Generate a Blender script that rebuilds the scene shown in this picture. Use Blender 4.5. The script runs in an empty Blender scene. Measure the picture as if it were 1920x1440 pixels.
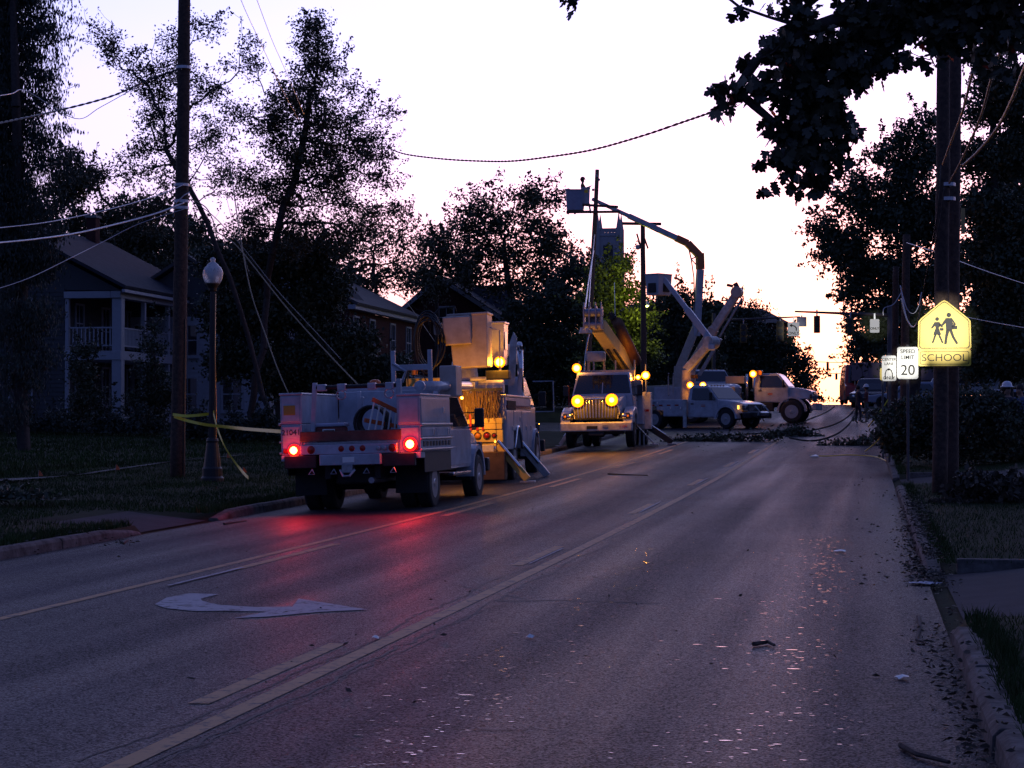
import bpy, math, random
import numpy as np
from mathutils import Vector, Matrix, Euler

R = math.radians
random.seed(11)
rng = np.random.default_rng(11)
scn = bpy.context.scene
COL = scn.collection

# ------------------------------------------------------------------ camera
F = 3800.0                    # focal length in pixels of the 1920 px wide photograph
VPX, VPY = 1620.0, 790.0      # where the flat part of the road points to
YAW, PITCH = math.atan((VPX - 960) / F), math.atan((VPY - 720) / F)
EYE = Vector((0, 0, 1.6))
cam = bpy.data.objects.new('camera', bpy.data.cameras.new('camera'))
COL.objects.link(cam)
cam.location = EYE
cam.rotation_euler = (math.pi / 2 + PITCH, 0, YAW)
cam.data.sensor_width = 36
cam.data.lens = F / 1920 * 36
cam.data.clip_start = 0.2
cam.data.clip_end = 3000
scn.camera = cam
CR = cam.rotation_euler.to_matrix()

# ------------------------------------------------------------------ sky
w = bpy.data.worlds.new('World')
scn.world = w
w.use_nodes = True
nt = w.node_tree
nt.nodes.clear()
out = nt.nodes.new('ShaderNodeOutputWorld')
sky = nt.nodes.new('ShaderNodeTexSky')
sky.sky_type = 'NISHITA'
sky.sun_disc = False
sky.sun_elevation = R(1.5)
sky.sun_rotation = R(1.5)
sky.altitude = 200
sky.air_density = 1.0
sky.dust_density = 1.5
sky.ozone_density = 3.0
bg1 = nt.nodes.new('ShaderNodeBackground')
SKY_STRENGTH = 0.10
bg1.inputs['Strength'].default_value = SKY_STRENGTH
tint = nt.nodes.new('ShaderNodeMix'); tint.data_type = 'RGBA'; tint.blend_type = 'MULTIPLY'
tint.inputs[0].default_value = 1.0
tint.inputs[7].default_value = (0.62, 0.66, 1.15, 1)
nt.links.new(sky.outputs[0], tint.inputs[6])
nt.links.new(tint.outputs[2], bg1.inputs['Color'])
# dusk glow: a second layer, brightest and palest low over the set sun, violet and dim overhead and behind
tc = nt.nodes.new('ShaderNodeTexCoord')
sep = nt.nodes.new('ShaderNodeSeparateXYZ')
nt.links.new(tc.outputs['Generated'], sep.inputs[0])
def wmath(op, a, b=None, clamp=False):
    n = nt.nodes.new('ShaderNodeMath'); n.operation = op; n.use_clamp = clamp
    for i, v in enumerate((a, b)):
        if v is None: continue
        if isinstance(v, (int, float)): n.inputs[i].default_value = v
        else: nt.links.new(v, n.inputs[i])
    return n.outputs[0]
el = wmath('ARCSINE', sep.outputs['Z'])
elp = wmath('MAXIMUM', el, 0.0)
# toward the sunset (+Y): 0 behind .. 1 ahead
ahead = wmath('MULTIPLY_ADD', sep.outputs['Y'], 0.5); nt.nodes[-1].inputs[2].default_value = 0.5
ahead = wmath('POWER', wmath('MAXIMUM', ahead, 0.0), 4.0)
low = wmath('POWER', 2.718, wmath('MULTIPLY', elp, -2.5))
glow = wmath('MULTIPLY', ahead, low)
dot = nt.nodes.new('ShaderNodeVectorMath'); dot.operation = 'DOT_PRODUCT'
nt.links.new(tc.outputs['Generated'], dot.inputs[0])
dot.inputs[1].default_value = (math.sin(R(-1.0)), math.cos(R(-1.0)), 0.02)
core = wmath('POWER', wmath('MAXIMUM', dot.outputs['Value'], 0.0), 60.0)
def addcol(col, fac):
    n = nt.nodes.new('ShaderNodeVectorMath'); n.operation = 'SCALE'
    n.inputs[0].default_value = col
    if isinstance(fac, (int, float)): n.inputs['Scale'].default_value = fac
    else: nt.links.new(fac, n.inputs['Scale'])
    return n.outputs[0]
def vadd(a, b):
    n = nt.nodes.new('ShaderNodeVectorMath'); n.operation = 'ADD'
    nt.links.new(a, n.inputs[0]); nt.links.new(b, n.inputs[1]); return n.outputs[0]
horizon = wmath('POWER', 2.718, wmath('MULTIPLY', wmath('POWER', wmath('DIVIDE', elp, 0.145), 2.0), -1.0))
hz = wmath('MULTIPLY', horizon, ahead)
glow = wmath('MULTIPLY', glow, wmath('SUBTRACT', 1.0, wmath('MULTIPLY', horizon, 0.90)))
core = wmath('MULTIPLY', core, horizon)
tot = vadd(addcol((0.045, 0.066, 0.215), 1.0), addcol((1.62, 1.75, 3.2), glow))
tot = vadd(tot, addcol((1.25, 0.55, 0.30), hz))
tot = vadd(tot, addcol((3.2, 0.70, 0.05), core))
bg2 = nt.nodes.new('ShaderNodeBackground')
nt.links.new(tot, bg2.inputs['Color'])
DUSK = 0.9
bg2.inputs['Strength'].default_value = DUSK
add = nt.nodes.new('ShaderNodeAddShader')
nt.links.new(bg1.outputs[0], add.inputs[0]); nt.links.new(bg2.outputs[0], add.inputs[1])
nt.links.new(add.outputs[0], out.inputs['Surface'])

sun = bpy.data.objects.new('sun', bpy.data.lights.new('sun', 'SUN'))
COL.objects.link(sun)
sun.data.energy = 0.25
sun.data.angle = R(3)
sun.data.color = (1.0, 0.36, 0.14)
sun.rotation_euler = (R(90 - 2.0), 0, R(180 - 1.0))

scn.view_settings.view_transform = 'Standard'
scn.view_settings.look = 'None'
scn.view_settings.exposure = 0.0
scn.view_settings.gamma = 1.0
scn.view_settings.use_curve_mapping = False
scn.render.engine = 'CYCLES'
scn.cycles.use_denoising = True
scn.cycles.max_bounces = 6
scn.cycles.diffuse_bounces = 2
scn.cycles.glossy_bounces = 3
scn.cycles.transparent_max_bounces = 8
scn.cycles.sample_clamp_indirect = 4

# ------------------------------------------------------------------ ground height and pixel helpers
K = 0.0001593
def rz(y):
    """height of the road: flat at the camera, rising to a crest about 140 m on"""
    if y <= 0: return 0.0
    if y <= 120: return K * y * y
    z1, s1, T = K * 14400, 2 * K * 120, 24.0
    t = y - 120
    if t < 40: return z1 + s1 * t - s1 * t * t / (2 * T)
    z2 = z1 + s1 * 40 - s1 * 1600 / (2 * T); s2 = s1 - s1 * 40 / T
    return z2 + s2 * min(t - 40, 260)
XL, XR = -9.95, 0.60            # road edges
CROWN = 0.03
CROSS = (84.0, 101.0)           # the crossing street
DRIVE_L = [(27.2, 30.4)]
DRIVE_R = [(15.4, 20.6), (40.5, 45.0), (60.5, 64.0)]
def road_z(x, y):
    z = rz(y)
    if x < -6.6: z -= CROWN * min(-6.6 - x, 3.4)
    return z
def gz(x, y):
    if XL < x < XR: return road_z(x, y)
    if x <= XL:
        d = XL - x
        h = road_z(XL, y) + 0.13 + 0.016 * min(d, 40)
        dr = any(a <= y <= b for a, b in DRIVE_L)
        edge = road_z(XL, y)
    else:
        d = x - XR
        h = rz(y) + 0.13 + 0.02 * min(d, 2.2) + .09 * max(0, min(d - 2.2, 6))
        dr = any(a <= y <= b for a, b in DRIVE_R)
        edge = rz(y)
    if dr and d < 1.6: h = edge + (h - edge) * max(0.0, d - .15) / 1.45
    if CROSS[0] <= y <= CROSS[1]: h = edge + .3 * (h - edge - .13)
    return h
def ray(px, py):
    d = CR @ Vector(((px - 960) / F, -(py - 720) / F, -1))
    return d / d.y
def at(px, py, Y):
    return EYE + ray(px, py) * Y
def hit(px, py):
    """where the ray through a photo pixel meets the ground"""
    d = ray(px, py)
    Y = 3.0
    while Y < 400:
        p = EYE + d * Y
        if p.z <= gz(p.x, p.y): return p
        Y += 0.05
    return p
def S(Y): return Y / F          # metres per photo pixel at distance Y

# ------------------------------------------------------------------ objects, parts, tags
def tag(o, label=None, cat=None, group=None, kind=None):
    if label: o['label'] = label
    if cat: o['category'] = cat
    if group: o['group'] = group
    if kind: o['kind'] = kind
    return o
def empty(name, loc=(0, 0, 0), rot=(0, 0, 0), label=None, cat=None, group=None):
    o = bpy.data.objects.new(name, None); COL.objects.link(o)
    o.location = loc
    o.rotation_euler = rot if isinstance(rot, (tuple, list)) else (0, 0, rot)
    o.empty_display_size = .3
    return tag(o, label, cat, group)
def link(name, me, mats=None, parent=None, bevel=0, smooth=False):
    if mats is not None:
        for m in (mats if isinstance(mats, (list, tuple)) else [mats]): me.materials.append(m)
    o = bpy.data.objects.new(name, me); COL.objects.link(o)
    if parent is not None: o.parent = parent
    if bevel:
        b = o.modifiers.new('bevel', 'BEVEL'); b.width = bevel; b.segments = 2; b.limit_method = 'ANGLE'
        b.angle_limit = R(40)
    if smooth:
        me.polygons.foreach_set('use_smooth', [True] * len(me.polygons))
    return o
def arr_mesh(name, verts, faces, mat_idx=None):
    me = bpy.data.meshes.new(name)
    verts = np.asarray(verts, dtype=np.float32); faces = np.asarray(faces, dtype=np.int32)
    n, k = faces.shape
    me.vertices.add(len(verts)); me.vertices.foreach_set('co', verts.ravel())
    me.loops.add(n * k); me.loops.foreach_set('vertex_index', faces.ravel())
    me.polygons.add(n)
    me.polygons.foreach_set('loop_start', np.arange(0, n * k, k, dtype=np.int32))
    me.polygons.foreach_set('loop_total', np.full(n, k, dtype=np.int32))
    if mat_idx is not None: me.polygons.foreach_set('material_index', np.asarray(mat_idx, dtype=np.int32))
    me.update(calc_edges=True)
    return me
class MB:
    def __init__(s): s.v = []; s.f = []
    def add(s, v, f):
        b = len(s.v); s.v += [tuple(p) for p in v]; s.f += [tuple(i + b for i in q) for q in f]; return s
    def box(s, x0, x1, y0, y1, z0, z1, M=None):
        v = [(x, y, z) for z in (z0, z1) for y in (y0, y1) for x in (x0, x1)]
        if M is not None: v = [M @ Vector(p) for p in v]
        return s.add(v, [(0, 2, 3, 1), (4, 5, 7, 6), (0, 1, 5, 4), (2, 6, 7, 3), (0, 4, 6, 2), (1, 3, 7, 5)])
    def bar(s, a, b, wx, wz=None, up=(0, 0, 1), w2=None):
        """rectangular bar from a to b"""
        wz = wz or wx; a = Vector(a); b = Vector(b); d = (b - a).normalized(); up = Vector(up)
        if abs(d.dot(up)) > .98: up = Vector((0, 1, 0))
        x = d.cross(up).normalized(); z = x.cross(d)
        k = w2 if w2 else 1.0
        v = []
        for p, q in ((a, 1), (b, k)):
            for i, j in ((-1, -1), (1, -1), (1, 1), (-1, 1)): v.append(p + x * i * wx / 2 * q + z * j * wz / 2 * q)
        return s.add(v, [(0, 3, 2, 1), (4, 5, 6, 7), (0, 1, 5, 4), (1, 2, 6, 5), (2, 3, 7, 6), (3, 0, 4, 7)])
    def cyl(s, a, b, r, r2=None, n=12, caps=True):
        a = Vector(a); b = Vector(b); r2 = r if r2 is None else r2
        d = (b - a).normalized(); up = Vector((0, 0, 1)) if abs(d.z) < .9 else Vector((1, 0, 0))
        x = d.cross(up).normalized(); y = d.cross(x)
        v = []
        for p, q in ((a, r), (b, r2)):
            for i in range(n):
                t = 2 * math.pi * i / n; v.append(p + (x * math.cos(t) + y * math.sin(t)) * q)
        f = [(i, (i + 1) % n, n + (i + 1) % n, n + i) for i in range(n)]
        if caps: f += [tuple(range(n))[::-1], tuple(range(n, 2 * n))]
        return s.add(v, f)
    def tube(s, pts, r, n=6):
        pts = [Vector(p) for p in pts]
        rr = r if isinstance(r, (list, tuple)) else [r] * len(pts)
        v = []; f = []
        last = None
        for k, p in enumerate(pts):
            d = (pts[min(k + 1, len(pts) - 1)] - pts[max(k - 1, 0)]).normalized()
            if last is None:
                up = Vector((0, 0, 1)) if abs(d.z) < .9 else Vector((1, 0, 0))
                x = d.cross(up).normalized()
            else: x = (last - d * last.dot(d)).normalized()
            last = x; y = d.cross(x)
            for i in range(n):
                t = 2 * math.pi * i / n; v.append(p + (x * math.cos(t) + y * math.sin(t)) * rr[k])
        for k in range(len(pts) - 1):
            for i in range(n):
                f.append((k * n + i, k * n + (i + 1) % n, (k + 1) * n + (i + 1) % n, (k + 1) * n + i))
        f += [tuple(range(n))[::-1], tuple(range((len(pts) - 1) * n, len(pts) * n))]
        return s.add(v, f)
    def lathe(s, prof, c=(0, 0, 0), axis='z', n=20):
        """prof: (radius, height) pairs"""
        v = []; f = []; c = Vector(c)
        for r, h in prof:
            for i in range(n):
                t = 2 * math.pi * i / n; a, b = r * math.cos(t), r * math.sin(t)
                p = {'z': (a, b, h), 'x': (h, a, b), 'y': (b, h, a)}[axis]
                v.append(c + Vector(p))
        for k in range(len(prof) - 1):
            for i in range(n): f.append((k * n + i, k * n + (i + 1) % n, (k + 1) * n + (i + 1) % n, (k + 1) * n + i))
        if prof[0][0] > 1e-6: f.append(tuple(range(n))[::-1])
        if prof[-1][0] > 1e-6: f.append(tuple(range((len(prof) - 1) * n, len(prof) * n)))
        return s.add(v, f)
    def prism(s, prof, x0, x1, fn=None):
        """profile in (y, z) pushed from x0 to x1; fn narrows it: fn(y, z) -> factor on x"""
        n = len(prof); v = []
        for x in (x0, x1):
            for y, z in prof: v.append((x * (fn(y, z) if fn else 1), y, z))
        f = [(i, (i + 1) % n, n + (i + 1) % n, n + i) for i in range(n)]
        f += [tuple(range(n))[::-1], tuple(range(n, 2 * n))]
        return s.add(v, f)
    def poly(s, pts): return s.add(pts, [tuple(range(len(pts)))])
    def slab(s, pts, th):
        """flat polygon given thickness th along its normal"""
        pts = [Vector(p) for p in pts]; n = len(pts)
        nn = (pts[1] - pts[0]).cross(pts[2] - pts[0]).normalized() * th
        f = [tuple(range(n))[::-1], tuple(range(n, 2 * n))] + [(i, (i + 1) % n, n + (i + 1) % n, n + i) for i in range(n)]
        return s.add(pts + [p + nn for p in pts], f)
    def build(s, name, mat, parent=None, bevel=0, smooth=False):
        me = bpy.data.meshes.new(name); me.from_pydata([tuple(p) for p in s.v], [], s.f); me.update()
        import bmesh
        bm = bmesh.new(); bm.from_mesh(me); bmesh.ops.recalc_face_normals(bm, faces=bm.faces); bm.to_mesh(me); bm.free()
        return link(name, me, mat, parent, bevel, smooth)
def box(name, mat, parent, x0, x1, y0, y1, z0, z1, bevel=.012, M=None):
    return MB().box(x0, x1, y0, y1, z0, z1, M).build(name, mat, parent, bevel)

# ------------------------------------------------------------------ materials
MATS = {}
def mat(name, col, rough=.6, metal=0.0, var=.15, scale=6.0, bump=0.0, bscale=None, emit=None, estr=0, spec=.5, col2=None, coat=0):
    if name in MATS: return MATS[name]
    m = bpy.data.materials.new(name); m.use_nodes = True
    t = m.node_tree; b = t.nodes['Principled BSDF']
    b.inputs['Roughness'].default_value = rough
    b.inputs['Metallic'].default_value = metal
    b.inputs['Specular IOR Level'].default_value = spec
    if coat: b.inputs['Coat Weight'].default_value = coat
    c = t.nodes.new('ShaderNodeTexCoord')
    n = t.nodes.new('ShaderNodeTexNoise'); n.inputs['Scale'].default_value = scale; n.inputs['Detail'].default_value = 6
    n.inputs['Roughness'].default_value = .65
    t.links.new(c.outputs['Object'], n.inputs['Vector'])
    r = t.nodes.new('ShaderNodeValToRGB')
    r.color_ramp.elements[0].position = .32; r.color_ramp.elements[1].position = .70
    lo = tuple(x * (1 - var) for x in col) if col2 is None else col2
    hi = tuple(min(1, x * (1 + var)) for x in col)
    r.color_ramp.elements[0].color = (*lo, 1); r.color_ramp.elements[1].color = (*hi, 1)
    t.links.new(n.outputs['Fac'], r.inputs['Fac']); t.links.new(r.outputs['Color'], b.inputs['Base Color'])
    if bump:
        n2 = t.nodes.new('ShaderNodeTexNoise'); n2.inputs['Scale'].default_value = bscale or scale * 4; n2.inputs['Detail'].default_value = 5
        t.links.new(c.outputs['Object'], n2.inputs['Vector'])
        bp = t.nodes.new('ShaderNodeBump'); bp.inputs['Strength'].default_value = bump; bp.inputs['Distance'].default_value = .02
        t.links.new(n2.outputs['Fac'], bp.inputs['Height']); t.links.new(bp.outputs['Normal'], b.inputs['Normal'])
    if emit:
        b.inputs['Emission Color'].default_value = (*emit, 1); b.inputs['Emission Strength'].default_value = estr
    MATS[name] = m
    return m
white = mat('white_truck_paint', (.50, .52, .58), .32, var=.10, scale=3, coat=.3, col2=(.34, .35, .39))
cream = mat('cream_fibreglass', (.50, .43, .38), .45, col2=(.38, .31, .26), var=.12, scale=4)
grime = mat('dirty_white_paint', (.55, .55, .55), .45, var=.2, scale=5, col2=(.33, .32, .31))
yellowp = mat('lamplit_yellow_paint', (.58, .44, .12), .5, var=.15, scale=5)  # on the bucket truck's tail, amber lamplight is put into this yellow
black = mat('black_plastic', (.018, .018, .02), .5, var=.3)
rubber = mat('tyre_rubber', (.022, .022, .024), .8, var=.25, scale=12)
steel = mat('galvanised_steel', (.38, .39, .42), .38, .75, var=.2, scale=14)
chrome = mat('bright_chrome', (.7, .7, .72), .15, .95, var=.05)
aluminium = mat('brushed_aluminium', (.5, .5, .52), .35, .8, var=.1)
chassis = mat('chassis_black', (.02, .02, .022), .6, var=.4, scale=9)
glass = mat('dark_window_glass', (.02, .022, .03), .06, var=.05, spec=.8)
redlens = mat('red_lens', (.30, .012, .012), .15, var=.1)
amberlens = mat('amber_lens', (.55, .20, .02), .15, var=.1)
wood = mat('creosoted_pole_wood', (.075, .045, .032), .85, var=.5, scale=14, bump=.7, bscale=30, col2=(.03, .018, .014))
oldwood = mat('brown_deck_planks', (.12, .06, .045), .8, var=.3, scale=7, bump=.3)
palewood = mat('weathered_pole_wood', (.20, .12, .07), .85, var=.3, scale=8, bump=.4)
bark = mat('tree_bark', (.055, .042, .036), .9, var=.4, scale=9, bump=.5)
wirem = mat('black_cable', (.035, .03, .03), .35, var=.2)
wireg = mat('grey_aluminium_cable', (.55, .54, .58), .35, .5, var=.15)
rope = mat('tan_rope', (.36, .27, .16), .8, var=.25, scale=40)
orange = mat('orange_plastic', (.65, .12, .03), .4, var=.1)
redpaint = mat('red_paint', (.42, .03, .03), .4, var=.1)
leafA = mat('dark_green_leaves', (.052, .066, .034), .6, var=.45, scale=1.1, col2=(.024, .034, .018))
leafB = mat('olive_green_leaves', (.075, .072, .034), .6, var=.4, scale=.9, col2=(.035, .034, .020))
leafC = mat('needle_green', (.038, .052, .036), .6, var=.4, scale=1.3, col2=(.016, .026, .018))
leafM = mat('maple_leaf_green', (.05, .048, .026), .5, var=.5, scale=2.2, col2=(.028, .030, .018))
leafI = mat('ivy_green', (.11, .13, .03), .6, var=.4, scale=1.0, col2=(.035, .055, .02))
dryleaf = mat('wilted_brown_leaves', (.07, .052, .034), .75, var=.6, scale=5, col2=(.03, .03, .022))
grassm = mat('lawn_blades', (.032, .060, .014), .8, var=.4, scale=.8, col2=(.016, .030, .008), spec=.2)
lawn = mat('lawn_soil', (.018, .026, .012), .95, var=.5, scale=1.2, bump=.6, bscale=25, col2=(.009, .013, .007), spec=.1)
concrete = mat('grey_concrete', (.24, .23, .22), .85, var=.25, scale=3, bump=.3, bscale=40, col2=(.13, .125, .12))
kerbm = mat('weathered_kerb_concrete', (.15, .135, .125), .9, var=.3, scale=5, bump=.6, bscale=25, col2=(.055, .05, .045), spec=.15)
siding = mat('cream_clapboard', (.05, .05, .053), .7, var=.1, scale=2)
trimw = mat('white_house_trim', (.34, .34, .37), .6, var=.08)
shingle = mat('grey_roof_shingles', (.042, .044, .055), .9, spec=.15, var=.3, scale=3, bump=.5, bscale=12)
darkroof = mat('brown_roof_shingles', (.07, .06, .06), .85, var=.3, scale=3, bump=.5, bscale=12)
stone = mat('grey_church_stone', (.38, .35, .36), .85, var=.2, scale=.8)
yellowtape = mat('yellow_barricade_tape', (.70, .58, .03), .4, var=.1, scale=20)
skinm = mat('skin', (.30, .17, .12), .6, var=.08)
hivis = mat('hi_vis_vest', (.60, .55, .05), .6, var=.1)
bluecloth = mat('dark_navy_cloth', (.025, .03, .05), .8, var=.2)
greycloth = mat('grey_cloth', (.18, .18, .19), .8, var=.2)
redcloth = mat('dull_red_cloth', (.22, .06, .05), .8, var=.2)
hatw = mat('white_hard_hat', (.7, .7, .72), .3, var=.05)
signyellow = mat('yellow_sign_sheeting', (.96, .68, .05), .45, var=.02)
signwhite = mat('white_sign_sheeting', (.93, .92, .84), .45, var=.02)
signblack = mat('black_sign_print', (.012, .012, .012), .6, var=.05)
signback = mat('sign_aluminium', (.35, .35, .37), .4, .6, var=.1)
signalm = mat('traffic_signal_housing', (.16, .10, .03), .5, var=.2)
hosem = mat('black_hose', (.015, .015, .016), .45, var=.2)

def brick_mat():
    m = mat('red_brick_wall', (.20, .075, .055), .9, var=.2, spec=.1)
    t = m.node_tree; b = t.nodes['Principled BSDF']
    c = t.nodes.new('ShaderNodeTexCoord'); sx = t.nodes.new('ShaderNodeSeparateXYZ'); mp = t.nodes.new('ShaderNodeCombineXYZ'); ad = t.nodes.new('ShaderNodeMath')
    t.links.new(c.outputs['Object'], sx.inputs[0]); t.links.new(sx.outputs[0], ad.inputs[0]); t.links.new(sx.outputs[1], ad.inputs[1]); t.links.new(ad.outputs[0], mp.inputs[0]); t.links.new(sx.outputs[2], mp.inputs[1])
    k = t.nodes.new('ShaderNodeTexBrick'); k.inputs['Scale'].default_value = 3.6
    k.inputs['Color1'].default_value = (.085, .028, .026, 1); k.inputs['Color2'].default_value = (.06, .021, .020, 1)
    k.inputs['Mortar'].default_value = (.06, .05, .048, 1); k.inputs['Mortar Size'].default_value = .012
    t.links.new(mp.outputs[0], k.inputs[0]); t.links.new(k.outputs[0], b.inputs['Base Color'])
    return m
brick = brick_mat()

def globe_mat():
    m = bpy.data.materials.new('frosted_lamp_globe'); m.use_nodes = True
    b = m.node_tree.nodes['Principled BSDF']
    b.inputs['Base Color'].default_value = (.80, .78, .76, 1); b.inputs['Roughness'].default_value = .25
    b.inputs['Transmission Weight'].default_value = .3; b.inputs['IOR'].default_value = 1.2
    n = m.node_tree.nodes.new('ShaderNodeTexNoise'); n.inputs['Scale'].default_value = 3
    r = m.node_tree.nodes.new('ShaderNodeMapRange'); r.inputs[3].default_value = .2; r.inputs[4].default_value = .38
    m.node_tree.links.new(n.outputs['Fac'], r.inputs[0]); m.node_tree.links.new(r.outputs[0], b.inputs['Roughness'])
    return m
globe = globe_mat()

def asphalt_mat():
    m = bpy.data.materials.new('asphalt'); m.use_nodes = True
    t = m.node_tree; b = t.nodes['Principled BSDF']; L = t.links.new
    g = t.nodes.new('ShaderNodeNewGeometry')
    def noise(scale, detail=4, rough=.6, vec=None):
        n = t.nodes.new('ShaderNodeTexNoise'); n.inputs['Scale'].default_value = scale
        n.inputs['Detail'].default_value = detail; n.inputs['Roughness'].default_value = rough
        L(vec or g.outputs['Position'], n.inputs['Vector']); return n.outputs['Fac']
    def ramp(fac, a, b_, pa=.35, pb=.65):
        r = t.nodes.new('ShaderNodeValToRGB'); r.color_ramp.elements[0].position = pa; r.color_ramp.elements[1].position = pb
        r.color_ramp.elements[0].color = (*a, 1); r.color_ramp.elements[1].color = (*b_, 1); L(fac, r.inputs[0]); return r.outputs[0]
    mp = t.nodes.new('ShaderNodeMapping'); mp.inputs['Scale'].default_value = (1.3, .035, 1); L(g.outputs['Position'], mp.inputs[0])
    tracks = noise(1.0, 3, .5, mp.outputs[0])                        # polished wheel tracks run with the road
    patches = noise(.35, 5, .6)
    agg = t.nodes.new('ShaderNodeTexVoronoi'); agg.inputs['Scale'].default_value = 85; L(g.outputs['Position'], agg.inputs['Vector'])
    fine = noise(120, 2, .7)
    c1 = ramp(patches, (.018, .019, .027), (.036, .036, .048))
    c2 = ramp(agg.outputs['Color'], (.45, .45, .45), (2.0, 1.95, 1.9), .15, .85)
    mx = t.nodes.new('ShaderNodeMix'); mx.data_type = 'RGBA'; mx.blend_type = 'MULTIPLY'; mx.inputs[0].default_value = 1
    L(c1, mx.inputs[6]); L(c2, mx.inputs[7])
    L(mx.outputs[2], b.inputs['Base Color'])
    rr = ramp(tracks, (.60, .60, .60), (.40, .40, .40), .35, .7)
    L(rr, b.inputs['Roughness'])
    sp = ramp(agg.outputs['Color'], (.02, .02, .02), (.36, .36, .36), .35, .95); L(sp, b.inputs['Specular IOR Level'])
    h = t.nodes.new('ShaderNodeMath'); h.operation = 'ADD'; L(agg.outputs['Distance'], h.inputs[0]); L(fine, h.inputs[1])
    bp = t.nodes.new('ShaderNodeBump'); bp.inputs['Strength'].default_value = .9; bp.inputs['Distance'].default_value = .010
    L(h.outputs[0], bp.inputs['Height']); L(bp.outputs[0], b.inputs['Normal'])
    return m
asphalt = asphalt_mat()
def paint_mat(name, col, wear=.5):
    m = bpy.data.materials.new(name); m.use_nodes = True
    t = m.node_tree; b = t.nodes['Principled BSDF']; L = t.links.new
    g = t.nodes.new('ShaderNodeNewGeometry')
    n = t.nodes.new('ShaderNodeTexNoise'); n.inputs['Scale'].default_value = 9; n.inputs['Detail'].default_value = 9; n.inputs['Roughness'].default_value = .75
    L(g.outputs['Position'], n.inputs['Vector'])
    r = t.nodes.new('ShaderNodeValToRGB'); r.color_ramp.elements[0].position = wear - .08; r.color_ramp.elements[1].position = wear + .06
    r.color_ramp.elements[0].color = (.05, .048, .05, 1); r.color_ramp.elements[1].color = (*col, 1)
    L(n.outputs['Fac'], r.inputs[0]); L(r.outputs[0], b.inputs['Base Color'])
    b.inputs['Roughness'].default_value = .65; b.inputs['Specular IOR Level'].default_value = .25
    return m
ypaint = paint_mat('worn_yellow_road_paint', (.40, .22, .09), .45)
wpaint = paint_mat('worn_white_road_paint', (.30, .30, .33), .44)
water = mat('thin_wet_film', (.05, .05, .055), .12, var=.1, spec=1.0)

# ================================================================== THE SETTING
def sheet(name, xs, ys, zf, m, parent=None, kind='structure'):
    V = [(x, y, zf(x, y)) for y in ys for x in xs]
    n = len(xs)
    Fc = [(j * n + i, j * n + i + 1, (j + 1) * n + i + 1, (j + 1) * n + i) for j in range(len(ys) - 1) for i in range(n - 1)]
    me = arr_mesh(name, V, Fc)
    o = link(name, me, m, parent, smooth=False)
    if kind: o['kind'] = kind
    return o
ys = sorted(set([-60, -30, -10] + list(np.arange(0, 175, 2.0)) + [180, 200, 230, 260, 300, 400, 600, 1200, 2500]
    + [v + e for a in (DRIVE_L + DRIVE_R + [CROSS]) for v in a for e in (-.03, 0.0)]))
xs_l = [-2500, -600, -250, -120, -80, -60, -50, -40, -35, -30, -26, -22, -19, -17, -15, -13.5, -12.5, -11.6, -11, -10.4, XL - .15]
xs_r = [XR + .15, 1.2, 1.8, 2.3, 3, 4, 6, 8, 11, 15, 20, 28, 40, 60, 100, 250, 600, 2500]
bumpy = lambda x, y: .035 * math.sin(x * 1.7 + y * .6) * math.sin(y * .9 - x * .4)
def ground_z(x, y):
    if XL - .1 < x < XR + .1: return road_z(x, y) - .06
    h = gz(x, y)
    dr = any(a - .05 <= y <= b + .05 for a, b in DRIVE_L + DRIVE_R + [CROSS])
    return h - .012 + (0 if dr or x in (XL - .15, XR + .15) else bumpy(x, y) * min(1, abs(x - (XL if x < 0 else XR)) / 3) * .8)
ground = sheet('ground', xs_l + [XL + .01, -6.6, -3, XR - .01] + xs_r, ys, ground_z, lawn)
ry = list(np.arange(-20, 40, .5)) + list(np.arange(40, 176, 1.0)) + [180, 200, 230, 260, 300, 400]
road = sheet('road', [XL, -8.8, -7.7, -6.6, -5, -3.3, -1.5, XR], ry, road_z, asphalt)
sheet('crossing_street', [-60, -30, -20, -15, -12, XL + .2], list(np.arange(CROSS[0] + .1, CROSS[1], 1.6)), lambda x, y: gz(min(x, XL - .001), y) + .01, asphalt)
sheet('crossing_street', [XR - .2, 3, 6, 12, 20, 40, 60], list(np.arange(CROSS[0] + .1, CROSS[1], 1.6)), lambda x, y: gz(max(x, XR + .001), y) + .01, asphalt)
dmat = mat('driveway_concrete', (.045, .045, .052), .9, spec=.12, var=.2, scale=2.5, bump=.3, bscale=40)
for a, b in DRIVE_L:
    sheet('driveway', [-11.4, -11, -10.5, XL - .16], [a + .02, (a + b) / 2, b - .05], lambda x, y: gz(x, y) + .006, dmat)
for a, b in DRIVE_R:
    sheet('driveway', [XR + .16, 1.2, 1.7, 2.2, 2.3, 4, 7, 14], [a + .02, (a + b) / 2, b - .05], lambda x, y: gz(x, y) + .006, dmat)
# footpath across the left lawn
pth = [hit(-60, 905), hit(70, 899), hit(140, 893), hit(230, 880), hit(330, 866), hit(450, 855)]
V = []
for p in pth: V += [(p.x, p.y - .9, gz(p.x, p.y - .9) + .03), (p.x, p.y + .9, gz(p.x, p.y + .9) + .03)]
me = arr_mesh('path', V, [(2 * i, 2 * i + 2, 2 * i + 3, 2 * i + 1) for i in range(len(pth) - 1)])
link('path', me, mat('worn_path_soil', (.10, .095, .085), .9, var=.3, scale=3))['kind'] = 'structure'

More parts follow.
